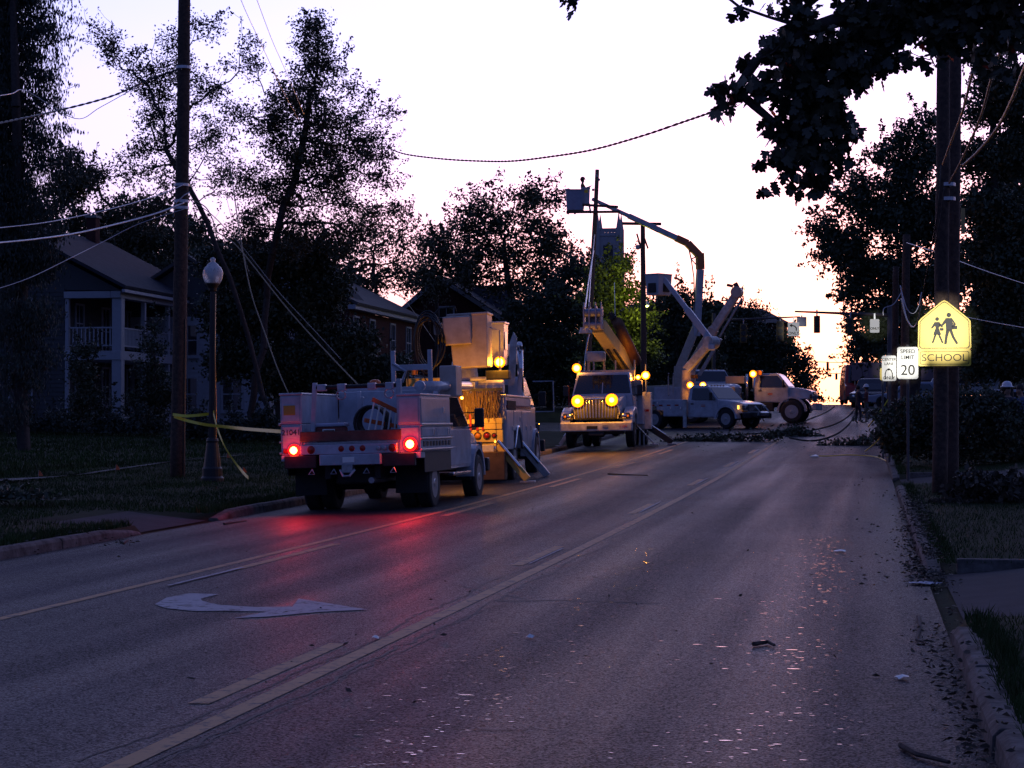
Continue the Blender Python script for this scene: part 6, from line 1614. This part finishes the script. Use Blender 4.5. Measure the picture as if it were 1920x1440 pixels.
silver = mat('silver_car_paint', (.35, .36, .40), .25, .4, var=.05); darkcar = mat('dark_car_paint', (.03, .03, .045), .25, var=.1); redcar = mat('fire_engine_red', (.35, .02, .02), .3, var=.1); bluecar = mat('pale_blue_car_paint', (.25, .28, .38), .3, var=.05)
fe = car('fire_engine', 'boxy red fire engine facing us at the right side of the sunset gap', 'fire engine', 1606, 757, 134, R(184), 6.5, 2.2, 2.5, redcar, boxy=True)
box('light_bar', redlens, fe, -.7, .7, 4.2, 4.5, 2.5, 2.65, .02); box('roof_ladder', aluminium, fe, -.4, .4, .5, 3.9, 2.52, 2.64, .02)
car('dark_suv', 'dark wet-looking car just behind the two standing workers', 'car', 1652, 770, 118, R(168), 4.4, 1.8, 1.65, darkcar)
car('parked_car', 'white car behind the lane signs, nose to the left', 'car', 1780, 757, 112, R(84), 4.4, 1.75, 1.4, bluecar)
car('parked_van', 'pale van roof showing between the speed sign and the school sign pole', 'van', 1880, 748, 118, R(86), 4.8, 1.9, 1.75, silver, boxy=True)
car('parked_car', 'silver car glimpsed right of the school sign pole behind the brush', 'car', 1965, 745, 92, R(87), 4.4, 1.75, 1.5, silver)

# ================================================================== PEOPLE
def person(label, loc, rot, shirt, trousers, hat=None, h=1.78, arms='down', lean=0.0, vest=False, stride=.0):
    s = h / 1.78
    J = {}; E = []
    def j(n, x, y, z, r_, p_=None):
        y2 = y + lean * max(0, z - .95); J[n] = (len(J), (x * s, y2 * s, z * s), r_ * s)
        if p_: E.append((J[p_][0], J[n][0]))
    j('pelvis', 0, 0, .98, .135); j('belly', 0, .01, 1.12, .125, 'pelvis'); j('chest', 0, .01, 1.32, .150, 'belly'); j('base', 0, 0, 1.46, .085, 'chest'); j('neck', 0, .01, 1.54, .055, 'base')
    j('jaw', 0, .025, 1.61, .072, 'neck'); j('skull', 0, .015, 1.70, .090, 'jaw'); j('nose', 0, .115, 1.655, .018, 'jaw')
    for k, sg in (('l', -1), ('r', 1)):
        st = stride * sg
        j('hip' + k, sg * .095, 0, .90, .095, 'pelvis'); j('knee' + k, sg * .115, .03 + st * .5, .50, .062, 'hip' + k); j('ankle' + k, sg * .125, st, .09, .045, 'knee' + k); j('toe' + k, sg * .14, .15 + st, .045, .042, 'ankle' + k)
        j('sh' + k, sg * .185, 0, 1.42, .062, 'base')
        if arms == 'down': e, w_, hd = (sg * .235, -.02, 1.14), (sg * .24, .05, .90), (sg * .235, .08, .82)
        elif arms == 'front': e, w_, hd = (sg * .25, .06, 1.16), (sg * .14, .28, 1.20), (sg * .09, .34, 1.22)
        else: e, w_, hd = (sg * .30, .10, 1.24), (sg * .22, .34, 1.34), (sg * .19, .42, 1.38)
        j('el' + k, *e, .044, 'sh' + k); j('wr' + k, *w_, .030, 'el' + k); j('hd' + k, *hd, .036, 'wr' + k)
        dv = (Vector(hd) - Vector(w_)).normalized(); sd = Vector((0, 1, 0)) if abs(dv.z) > .7 else Vector((1, 0, 0))
        for i, (o_, ln) in enumerate(((-.030, .065), (-.010, .078), (.010, .072), (.028, .055))):
            b_ = Vector(hd) + dv * .025 + sd * o_; t_ = b_ + dv * ln + Vector((0, .012, -.01)); j('f%d%s' % (i, k), *b_, .011, 'hd' + k); j('t%d%s' % (i, k), *t_, .009, 'f%d%s' % (i, k))
        b_ = Vector(hd) + sd * .04; j('th' + k, *b_, .012, 'hd' + k); t_ = b_ + dv * .04 + sd * .02; j('tt' + k, *t_, .010, 'th' + k)
    me = bpy.data.meshes.new('skin_src'); me.from_pydata([v[1] for v in J.values()], E, []); me.update()
    t = bpy.data.objects.new('tmp', me); COL.objects.link(t)
    t.modifiers.new('skin', 'SKIN'); 
    sv = me.skin_vertices[0].data
    for v in J.values(): sv[v[0]].radius = (v[2], v[2] * (.78 if v[0] in (0, 1, 2) else 1.0))
    for v in J.values(): sv[v[0]].use_root = False
    sv[0].use_root = True
    for n_ in ('chest', 'belly'): sv[J[n_][0]].radius = (J[n_][2] * 1.12, J[n_][2] * .74)
    t.modifiers.new('sub', 'SUBSURF').levels = 1
    dg = bpy.context.evaluated_depsgraph_get(); dg.update()
    b = bpy.data.meshes.new_from_object(t.evaluated_get(dg)); bpy.data.objects.remove(t)
    b.name = 'body'; b.materials.clear()
    for m_ in (trousers, shirt, skinm, black): b.materials.append(m_)
    for p_ in b.polygons:
        c = p_.center / s; hx = abs(c.x)
        wz = Vector((c.x, c.y, c.z))
        hand = min((wz - Vector((sg * 1.0 * abs(J['hdr'][1][0] / s), J['hdr'][1][1] / s, J['hdr'][1][2] / s))).length for sg in (-1, 1)) < .13
        if c.z < .13: k_ = 3
        elif hand: k_ = 2
        elif c.z < .98 and hx < .22: k_ = 0
        elif c.z < 1.50: k_ = 1
        else: k_ = 2
        p_.material_index = k_; p_.use_smooth = True
    root = empty('person', loc, rot, label, 'person')
    link('body', b, None, root)
    yy = (.015 + lean * .75) * s
    hr = MB().lathe([(.0, .105), (.05, .095), (.085, .055), (.098, .0), (.096, -.05), (.07, -.09)], (0, yy - .018 * s, 1.705 * s), 'z', 16)
    hr.build('hair', mat('dark_hair', (.02, .015, .012), .7), root, smooth=True)
    if hat:
        MB().lathe([(.16, .02), (.155, .035), (.122, .045), (.118, .09), (.09, .14), (.04, .165), (0, .17)], (0, yy, 1.70 * s), 'z', 18).build('hard_hat', hat, root, smooth=True)
    if vest:
        MB().lathe([(.165, 1.02), (.172, 1.2), (.178, 1.36), (.13, 1.47)], (0, 0.01, 0), 'z', 16).build('vest', hivis, root, smooth=True)
        o_ = bpy.data.objects[root.children[-1].name] if root.children else None
    for sg in (-1, 1):
        MB().lathe([(0, -.009), (.010, 0), (0, .009)], (sg * .032 * s, (.098 + lean * .7) * s, 1.675 * s), 'y', 8).build('eye', signblack, root)
    return root
q = hit(1609, 794); person('worker in dark clothes standing on the road, left of the pair by the fallen cables', (q.x, q.y, gz(q.x, q.y)), R(-60), bluecloth, bluecloth, None, arms='front', stride=.06)
q = hit(1625, 794); person('worker in reddish jacket, grey trousers and pale helmet, right of the pair', (q.x, q.y + .3, gz(q.x, q.y)), R(80), redcloth, greycloth, hatw, arms='front', stride=.05)
q = at(1426, 800, 99.6); person('person mostly hidden behind the pickup nose, only dark legs showing', (q.x, q.y, gz(q.x, q.y)), R(200), bluecloth, bluecloth, hatw)
q = at(1888, 760, 50); person('person in white hard hat showing above the brush pile at the right', (q.x, q.y, gz(q.x, q.y)), R(200), bluecloth, bluecloth, hatw, h=1.86)
q = at(1913, 760, 50.5); person('bareheaded person in blue at the right edge behind the brush pile', (q.x, q.y, gz(q.x, q.y)), R(150), mat('blue_cloth', (.08, .12, .25), .8), bluecloth, None, h=1.82)
q = at(1092, 390, 101.2); person('lineman in orange-brown jacket working in the raised bucket', (q.x, q.y, q.z - .25), R(-70), mat('orange_brown_jacket', (.30, .12, .05), .8), bluecloth, redcloth, h=1.75, arms='up')

# ================================================================== CABLES
def smooth_pts(pts, n=7):
    P_ = [Vector(q) for q in pts]; out_ = []
    for i in range(len(P_) - 1):
        p0, p1, p2, p3 = P_[max(i - 1, 0)], P_[i], P_[i + 1], P_[min(i + 2, len(P_) - 1)]
        for k_ in range(n):
            t = k_ / n; out_.append(.5 * ((2 * p1) + (-p0 + p2) * t + (2 * p0 - 5 * p1 + 4 * p2 - p3) * t * t + (-p0 + 3 * p1 - 3 * p2 + p3) * t ** 3))
    return out_ + [P_[-1]]
def cable(name, label, pxs, r_, m, group=None, twist=0, cat='cable'):
    pts = smooth_pts([at(*q) for q in pxs]); mb = MB()
    if twist:
        L_ = 0; A = []; B_ = []
        for i, q in enumerate(pts):
            A.append(q)
        # subdivide and wind two strands
        Q = []; 
        for a, b in zip(pts[:-1], pts[1:]):
            n_ = max(1, int((b - a).length / (twist / 6)))
            for i in range(n_): Q.append(a.lerp(b, i / n_))
        for ph in (0, math.pi):
            mb.tube([q + Vector((math.cos(i * 2 * math.pi / 6 + ph) * .3, 0, math.sin(i * 2 * math.pi / 6 + ph))) * r_ * 1.1 for i, q in enumerate(Q)], r_, 4)
    else: mb.tube(pts, r_, 6)
    c0 = pts[0]
    o = mb.build(name, m, None, smooth=not twist)
    return tag(o, label, cat, group)
gL = 'overhead cables at the left'
cable('overhead_cable', 'upper twisted cable from the left edge up to the left utility pole', [(-40, 240, 34), (0, 231, 35), (110, 207, 38), (210, 180, 40), (290, 145, 41.5), (345, 128, 41.8)], .012, wirem, gL, twist=.5)
cable('overhead_cable', 'short thin cable behind the spruce at the upper left edge', [(-40, 186, 35), (20, 176, 37), (50, 171, 38), (140, 222, 39), (190, 200, 40), (270, 155, 41.5)], .008, wireg, gL)
cable('overhead_cable', 'pale cable from the left edge to the pole, just above the thick one', [(-40, 430, 34), (0, 427, 35), (80, 418, 36.5), (150, 405, 38), (230, 386, 39.5), (300, 365, 41), (347, 345, 41.8)], .011, wireg, gL)
cable('overhead_cable', 'thick pale cable crossing in front of the porch house roof', [(-40, 458, 33.5), (0, 455, 34.5), (70, 448, 36), (150, 436, 38), (240, 415, 40), (300, 398, 41), (345, 380, 41.8)], .019, wireg, gL)
cable('overhead_cable', 'thin dim cable low across the porch house front', [(-40, 548, 36), (0, 540, 37), (60, 519, 38), (130, 485, 39.5), (190, 455, 41), (260, 420, 41.8), (345, 392, 42)], .007, wireg, gL)
cable('slack_cable', 'kinked pale cable dropping right from the left utility pole to the service truck', [(360, 374, 41.8), (385, 388, 41.5), (398, 410, 41), (406, 433, 40.8), (424, 446, 40.5), (452, 470, 40), (540, 580, 38), (620, 668, 36.5), (672, 722, 35.2)], .012, rope, 'slack lines from the left pole')
cable('slack_cable', 'second slack line beside the pale one, ending above the brick house', [(360, 378, 41.8), (400, 405, 41.5), (460, 470, 41), (520, 545, 40), (580, 610, 39), (640, 675, 38)], .009, wirem, 'slack lines from the left pole')
cable('slack_cable', 'orange-tan line hanging steeply to the left end of the service truck', [(430, 300, 41), (450, 440, 39), (470, 545, 37), (495, 620, 36), (520, 690, 35), (541, 738, 34.4)], .011, rope, 'slack lines from the left pole')
cable('overhead_cable', 'left of two thin cables running down from the top edge through the elm crown', [(440, -40, 30), (456, 10, 33), (500, 105, 40), (530, 170, 46), (560, 225, 52)], .006, wirem, 'thin cables above the elm')
cable('overhead_cable', 'right of two thin cables running down from the top edge through the elm crown', [(468, -40, 30), (482, 0, 33), (510, 75, 40), (532, 125, 46), (570, 215, 54)], .006, wirem, 'thin cables above the elm')
cable('overhead_cable', 'faint near-vertical line hanging through the airy locust tree', [(395, 180, 44), (410, 260, 44), (418, 330, 44), (432, 400, 44), (470, 520, 43)], .005, wirem, 'thin cables above the elm')
cable('span_cable', 'long sagging twisted cable across the open sky to the maple bough', [(725, 276, 60), (760, 289, 58), (830, 298, 55), (900, 302, 52), (960, 302, 49), (1030, 294, 46), (1110, 281, 43), (1200, 256, 40), (1280, 229, 38), (1350, 204, 36), (1440, 165, 34), (1560, 110, 32)], .013, redcloth, twist=.6)
cable('thin_cable', 'thin line rising from the stowed bucket to the upper left', [(742, 540, 62), (780, 590, 55), (815, 640, 49)], .008, rope)
cable('thin_cable', 'thin vertical line hanging just above the digger truck auger', [(1152, 530, 75), (1153, 575, 74), (1154, 620, 73.5)], .012, wireg)
gR = 'heavy cables pulled down at the right poles'
hcab = mat('pink_lit_cable', (.34, .20, .16), .45, var=.2, scale=20)  # brownish-pink light on the heavy cables is put into their colour
cable('heavy_cable', 'leftmost heavy cable leaning from the top edge to the right pole pair', [(1875, -60, 24), (1863, 5, 25), (1845, 75, 27.5), (1824, 135, 30), (1806, 205, 32.5), (1785, 262, 34.5), (1768, 308, 36.1)], .021, hcab, gR)
cable('heavy_cable', 'middle heavy cable leaning from the top edge, ending lowest on the pole', [(1925, -60, 22), (1910, 0, 24), (1890, 70, 27), (1874, 101, 28.5), (1858, 150, 30.5), (1840, 215, 32.5), (1808, 290, 34.5), (1780, 343, 36.1)], .021, hcab, gR)
cable('heavy_cable', 'rightmost heavy cable curving in from the right edge to the pole pair', [(1965, 20, 22), (1920, 130, 26), (1896, 190, 29), (1870, 240, 32), (1835, 283, 34.5), (1806, 310, 36.6)], .026, hcab, gR)
cable('dangling_cable', 'dark cable hanging down beside the right pole pair', [(1764, 310, 36.2), (1762, 350, 36.2), (1758, 400, 36.3), (1748, 455, 36.6), (1738, 510, 37), (1728, 565, 38), (1716, 612, 39), (1700, 598, 40), (1690, 560, 41)], .012, wirem, 'dangling lines left of the right poles')
cable('dangling_cable', 'second dark strand hanging close beside the right pole', [(1770, 352, 36.1), (1765, 400, 36.2), (1755, 450, 36.4), (1745, 500, 37)], .010, wirem, 'dangling lines left of the right poles')
cable('dangling_cable', 'bright looped cable hanging behind the school sign, outer loop', [(1688, 535, 50), (1695, 575, 50), (1701, 600, 50), (1711, 614, 50), (1721, 600, 50), (1729, 560, 50)], .016, wireg, 'dangling lines left of the right poles')
cable('dangling_cable', 'bright looped cable hanging behind the school sign, inner loop', [(1690, 545, 50.4), (1700, 578, 50.4), (1712, 588, 50.4), (1722, 575, 50.4), (1728, 548, 50.4)], .013, wireg, 'dangling lines left of the right poles')
cable('dangling_cable', 'short bright cable end left of the looped cables', [(1690, 548, 51), (1676, 570, 51), (1658, 578, 51), (1656, 592, 51)], .013, wireg, 'dangling lines left of the right poles')
cable('overhead_cable', 'pale thin line running right from behind the pole pair', [(1700, 455, 60), (1760, 475, 56), (1840, 505, 52), (1930, 535, 49)], .008, wireg)
cable('overhead_cable', 'faint line low at the right, behind the school sign', [(1790, 590, 50), (1860, 604, 48), (1930, 616, 46)], .007, wireg)
# fallen cables on the road at the crossing
matte = mat('matte_black_cable', (.02, .02, .022), .85, var=.2, spec=.15)
def ground_line(name, label, pxs, r_, m, group=None, lift=.03, cat='cable'):
    P_ = [hit(*q) for q in pxs]; pts = smooth_pts([(p.x, p.y, gz(p.x, p.y) + lift) for p in P_], 5)
    pts = [Vector((p.x, p.y, gz(p.x, p.y) + lift)) for p in pts]
    return tag(MB().tube(pts, r_, 6).build(name, m, None, smooth=True), label, cat, group)
gF = 'fallen cables across the crossing'
ground_line('fallen_cable', 'fallen cable curving from the workers across the crossing, upper one', [(1603, 766), (1594, 778), (1578, 790), (1555, 800), (1520, 808), (1480, 812), (1420, 814), (1340, 820), (1260, 826)], .030, matte, gF)
ground_line('fallen_cable', 'fallen cable sagging toward us near the workers, lower one', [(1604, 770), (1600, 784), (1588, 800), (1570, 814), (1545, 824), (1515, 828), (1480, 822)], .030, matte, gF)
ground_line('fallen_cable', 'fallen cable trailing up the road toward the sunset', [(1565, 763), (1552, 772), (1535, 780), (1515, 788), (1490, 800)], .025, matte, gF)
cable('caution_tape', 'yellow tape sagging from behind the lane signs down to the road', [(1668, 745, 60), (1655, 765, 60), (1640, 785, 60), (1628, 800, 61)], .02, yellowtape, cat='tape')
cable('caution_tape', 'long yellow tape from the brush pile down to the road edge', [(1702, 742, 52), (1692, 765, 52), (1680, 782, 53), (1668, 798, 54), (1655, 815, 55), (1640, 832, 56), (1622, 846, 57)], .018, yellowtape, cat='tape')
ground_line('torn_tape', 'pale torn tape lying across the lane end', [(1520, 856), (1550, 857), (1590, 855), (1640, 858), (1665, 859)], .014, yellowtape, cat='tape')
o = MB(); q = hit(1526, 857); o.slab([(q.x - .12, q.y, q.z + .02), (q.x + .15, q.y - .1, q.z + .02), (q.x + .05, q.y + .3, q.z + .06)], .01); tag(o.build('paper_scrap', signwhite, None), 'white scrap lying on the road at the tape end', 'litter')
# caution tape at the left pole and lamp: flat twisted ribbon
def tape_strip(label, pxs, wd):
    pts = smooth_pts([at(*q) for q in pxs], 8); V = []; 
    for i, p in enumerate(pts):
        a = i * .22 + .3; V += [p + Vector((0, math.sin(a) * wd * .3, wd / 2)), p - Vector((0, math.sin(a) * wd * .3, wd / 2))]
    mb = MB().add(V, [(2 * i, 2 * i + 1, 2 * i + 3, 2 * i + 2) for i in range(len(pts) - 1)])
    o = mb.build('caution_tape', yellowtape, None); so = o.modifiers.new('thick', 'SOLIDIFY'); so.thickness = .002
    return tag(o, label, 'tape')
tape_strip('yellow caution tape wrapped round the left utility pole and lamp, upper strand', [(324, 777, 41.2), (350, 780, 41.0), (392, 776, 41.0), (402, 772, 40.5)], .06)
tape_strip('yellow caution tape running from the left pole to the service truck', [(326, 781, 41.2), (352, 789, 41.0), (385, 796, 40.5), (420, 800, 39), (470, 805, 36.5), (527, 809, 33)], .06)
tape_strip('loose yellow tape trailing from the street lamp down onto the grass', [(400, 775, 40.6), (410, 810, 40), (423, 840, 39.5), (440, 866, 39), (455, 885, 38.2), (466, 896, 37.4)], .06)
# marker flags on the lawn
for px, py, lab in ((72, 897, 'orange marker flag in the left lawn near the picture edge'), (217, 885, 'orange marker flag in the lawn beside the worn path'), (425, 862, 'orange marker flag beside the trailing yellow tape'), (455, 890, 'orange marker flag where the trailing tape meets the grass')):
    q = hit(px, py); o = empty('marker_flag', (q.x, q.y, gz(q.x, q.y)), random.uniform(-.4, .4), lab, 'flag', 'orange marker flags on the left lawn')
    MB().cyl((0, 0, -.02), (0, 0, .17), .004).build('stake', steel, o); MB().slab([(0, 0, .05), (.10, .01, .05), (.06, .01, .12), (.02, 0, .17)], .003).build('flag', orange, o)

# ================================================================== BRUSH, LITTER, GRASS
def brush(name, label, Y, lobes, m=leafA, lp=8, dens=1.0, twigs=60, flat=.6, cat='brush pile', gl=True, sig=10):
    s = S(Y); c = at(lobes[0][0], lobes[0][1], Y); c.z = gz(c.x, c.y)
    o = empty(name, c, 0, label, cat); C0 = np.array(c); lv = []; A = []; B_ = []; ra = []
    for lb in lobes:
        px, py, rp = lb[:3]; q = np.array(at(px, py, Y)) - C0; rw = rp * s
        n_ = int(dens * rp * rp * .16); u = rand_unit(n_) * rng.uniform(0, 1, (n_, 1)) ** .4
        lv.append(q + u * np.array([rw, rw * 1.2, rw * flat]) + rng.normal(0, sig * s * .3, (n_, 3)))
        for i in range(int(twigs * rp / 60)):
            a = q + rand_unit(1)[0] * np.array([rw, rw, rw * flat * .6]) * .9; d_ = rand_unit(1)[0] * np.array([1, 1, .5]); L_ = random.uniform(.3, 1.4) * rw
            b = a + d_ * L_; mid = (a + b) / 2 + rng.normal(0, .06 * L_, 3); r0 = random.uniform(.006, .022) * (Y / 45) ** .5
            A += [a, mid]; B_ += [mid, b]; ra += [r0, r0 * .7]
            k_ = int(rng.integers(10, 26) * (.3 if flat < .3 else 1)); tt = rng.uniform(.2, 1, (k_, 1)); lv.append(a + (b - a) * tt + rng.normal(0, 5 * s, (k_, 3)))
    lv = np.concatenate(lv)
    def fix(v):
        w_ = v + C0; g_ = np.array([gz(x, y) for x, y in w_[:, :2]]); v[:, 2] = np.maximum(v[:, 2], g_ - C0[2] + .01); return v
    lv = fix(lv); A = fix(np.array(A)); B_ = fix(np.array(B_)); ra = np.array(ra)
    V, f = tubes(A, B_, ra, ra * .7, 5); link('branches', arr_mesh('branches', V, f), bark, o)['kind'] = 'stuff'
    V, f = leaf_quads(lv, lp * s, .6); link('leaves', arr_mesh('leaves', V, f), m, o)['kind'] = 'stuff'
    return o
brush('brush_pile', 'large heap of fallen leafy branches behind the right pole pair', 50, [(1760, 800, 60), (1700, 790, 52), (1830, 790, 60), (1890, 800, 60), (1690, 815, 34), (1740, 760, 36), (1800, 755, 36), (1860, 762, 36), (1700, 835, 34), (1780, 845, 36), (1850, 845, 36), (1910, 845, 36), (1672, 832, 20)], lp=8, dens=1.9, twigs=70, flat=.85)
brush('brush_pile', 'wilted brush heap on the right lawn, in front of the pole pair', 33, [(1860, 930, 44), (1810, 945, 36), (1900, 920, 44), (1775, 960, 20), (1850, 965, 30), (1910, 965, 30), (1830, 905, 26)], m=dryleaf, lp=14, dens=.6, twigs=90, flat=.8)
brush('leafy_limb', 'leafy limb fallen across the crossing, stretching right from the digger truck', 74, [(1290, 826, 14), (1320, 824, 16), (1350, 822, 16), (1385, 822, 14), (1260, 830, 10), (1420, 819, 12), (1450, 816, 12)], lp=7, dens=.42, twigs=110, flat=.22, cat='fallen limb')
brush('leafy_limb', 'fallen spray of leaves in the middle of the crossing by the cables', 80, [(1475, 812, 17), (1490, 806, 14), (1510, 814, 12), (1455, 818, 12), (1530, 820, 9)], lp=7, dens=.42, twigs=110, flat=.22, cat='fallen limb')
brush('leafy_limb', 'fallen branch litter just left of the workers, along the lane', 70, [(1600, 832, 12), (1570, 830, 10), (1620, 826, 12), (1640, 838, 12), (1545, 836, 8)], lp=7, dens=.42, twigs=110, flat=.22, cat='fallen limb')
# loose leaves: gutter drift on the right, scattered over the crossing and road
C_ = []
def drop(px, py, n_, sx, sy, cl=1):
    p = hit(px, py)
    for i in range(n_):
        x = p.x + random.gauss(0, sx); y = p.y + random.gauss(0, sy)
        C_.append((x, y, max(gz(x, y), road_z(x, y) if XL < x < XR else -9) + random.uniform(.008, .05) * cl))
for py, n_, k_ in ((935, 240, 1), (960, 520, 3), (985, 520, 3), (1010, 400, 2), (1045, 300, 1.5), (1075, 480, 2), (1090, 160, 1)): drop(1708 + (py - 930) * .20, py, int(n_ * 1.0), .11, .8, k_)
for py, px in ((1195, 1745), (1230, 1745), (1270, 1765), (1310, 1780), (1350, 1800), (1400, 1820), (1430, 1815)): drop(px + 14, py, 70, .09, .35, 1.6)
for i in range(40): drop(random.uniform(1250, 1660), random.uniform(800, 850), 14, .5, 1.2, 1)
for i in range(60): drop(random.uniform(1620, 1710), random.uniform(850, 1100), 4, .2, .8, .6)
for i in range(70): drop(random.uniform(0, 1650), random.uniform(880, 1400), 1, .1, .1, .5)
for i in range(20): drop(random.uniform(0, 260), 1000 + random.uniform(-6, 30), 10, .2, .4, 1)
C_ = np.array(C_)
tilt = rand_unit(len(C_)) * np.array([1, 1, .25]); tilt /= np.linalg.norm(tilt, axis=1, keepdims=True)
V, f = leaf_quads(C_, .042, .5, tilt, .6)
V[:, 2] = np.maximum(V[:, 2], np.repeat(C_[:, 2], 4) - .005)
o = link('fallen_leaves', arr_mesh('fallen_leaves', V, f), dryleaf); o['kind'] = 'stuff'; o['label'] = 'brown leaves drifted along the kerbs and over the road'
# a few single scraps one can point to
for px, py, wd, lab, m_ in ((1692, 1276, .10, 'pale scrap of paper near the right kerb, nearest the camera', signwhite), (1735, 1097, .30, 'crumpled pale litter at the corner of the right driveway', mat('pale_litter', (.4, .42, .5), .7)), (705, 1200, .07, 'small pale chip left of the yellow line', signwhite), (993, 1198, .07, 'small pale chip on the near lane', signwhite), (1575, 1036, .16, 'thin pale sliver on the right of the lane', signwhite)):
    q = hit(px, py); mb = MB(); n_ = 9; V = [(q.x + wd / 2 * math.cos(2 * math.pi * i / n_) * random.uniform(.6, 1.1), q.y + wd * .6 * math.sin(2 * math.pi * i / n_) * random.uniform(.6, 1.1), gz(q.x, q.y) + .008 + random.uniform(0, .02)) for i in range(n_)]
    V.append((q.x, q.y, gz(q.x, q.y) + .035)); mb.add(V, [(i, (i + 1) % n_, n_) for i in range(n_)]); tag(mb.build('litter_scrap', m_, None), lab, 'litter')
for pts_, lab in ((((1413, 1213), (1440, 1210), (1452, 1216)), 'dark twig lump on the right lane'), (((1722, 1160), (1725, 1180), (1718, 1205), (1740, 1212)), 'bent thin stick near the right driveway'), (((1690, 1405), (1720, 1425), (1780, 1440)), 'dark stick at the bottom right by the kerb'), (((420, 985), (440, 982), (462, 979)), 'dark twig on the far lane before the service truck'), (((225, 1016), (232, 1022), (240, 1015)), 'small twig by the left driveway'), (((1140, 890), (1180, 892), (1215, 893)), 'thin stick in the middle lane near the bucket truck')):
    P_ = [hit(*q) for q in pts_]; tag(MB().tube([(p.x, p.y, gz(p.x, p.y) + .02) for p in P_], [.018, .014, .010, .008][:len(P_)], 6).build('stick', bark, None), lab, 'stick')
# grass blades
def grass(name, n_, xr, yr, h_, wd):
    xs_ = rng.uniform(*xr, n_); ys2 = yr[0] * (yr[1] / yr[0]) ** rng.uniform(0, 1, n_)
    keep = np.ones(n_, bool)
    for a, b in (DRIVE_L if xr[0] < 0 else DRIVE_R): keep &= ~((ys2 > a - .05) & (ys2 < b + .05) & (xs_ > -11.9))
    patch = np.sin(xs_ * 2.1 + ys2 * .7) * np.sin(ys2 * 1.3 - xs_ * .8); keep &= rng.uniform(-1.3, 1, n_) < patch + .4
    xs_, ys2 = xs_[keep], ys2[keep]; n_ = len(xs_)
    z = np.array([gz(a, b) for a, b in zip(xs_, ys2)]) - .02
    hh = h_ * rng.uniform(.5, 1.4, n_); a = rng.uniform(0, 6.28, n_); le = rng.normal(0, .35, (n_, 2)) * hh[:, None]
    dx, dy = np.cos(a) * wd / 2, np.sin(a) * wd / 2
    V = np.stack([np.stack([xs_ - dx, ys2 - dy, z], 1), np.stack([xs_ + dx, ys2 + dy, z], 1), np.stack([xs_ + le[:, 0], ys2 + le[:, 1], z + hh], 1)], 1).reshape(-1, 3)
    o = link(name, arr_mesh(name, V, np.arange(3 * n_).reshape(-1, 3)), grassm); o['kind'] = 'stuff'; return o
grass('grass', 90000, (XR + .2, 5.5), (8, 60), .055, .010)
grass('grass', 110000, (XL - 9, XL - .2), (20, 62), .07, .016)
grass('grass', 60000, (XL - 24, XL - 8), (34, 84), .11, .04)
grass('grass', 9000, (XR + .12, XR + .32), (8, 60), .09, .012)
grass('grass', 14000, (XL - .5, XL - .15), (20, 62), .10, .018)

# added spots at the lens, one per sign, standing in for returned camera flash
def flash(px, py, Y, rad_px, e):
    ld = bpy.data.lights.new('flash_standin', 'SPOT'); ld.energy = e; ld.color = (1, .97, .88); ld.shadow_soft_size = .02
    ld.spot_size = 2 * math.atan(rad_px / F); ld.spot_blend = .85
    l = bpy.data.objects.new('flash_standin', ld); COL.objects.link(l); l.location = EYE + Vector((0, .1, .06))
    l.rotation_euler = (at(px, py, Y) - l.location).to_track_quat('-Z', 'Y').to_euler()
flash(1769, 618, 36.3, 74, 85000)
flash(1702, 680, 44, 42, 90000)
flash(1664, 691, 52, 28, 70000)
flash(1488, 617, 107.6, 14, 110000)
flash(1640, 611, 82.6, 15, 90000)

0 and print('LEAVES', sum(t[1] for t in TREES), len(lM))
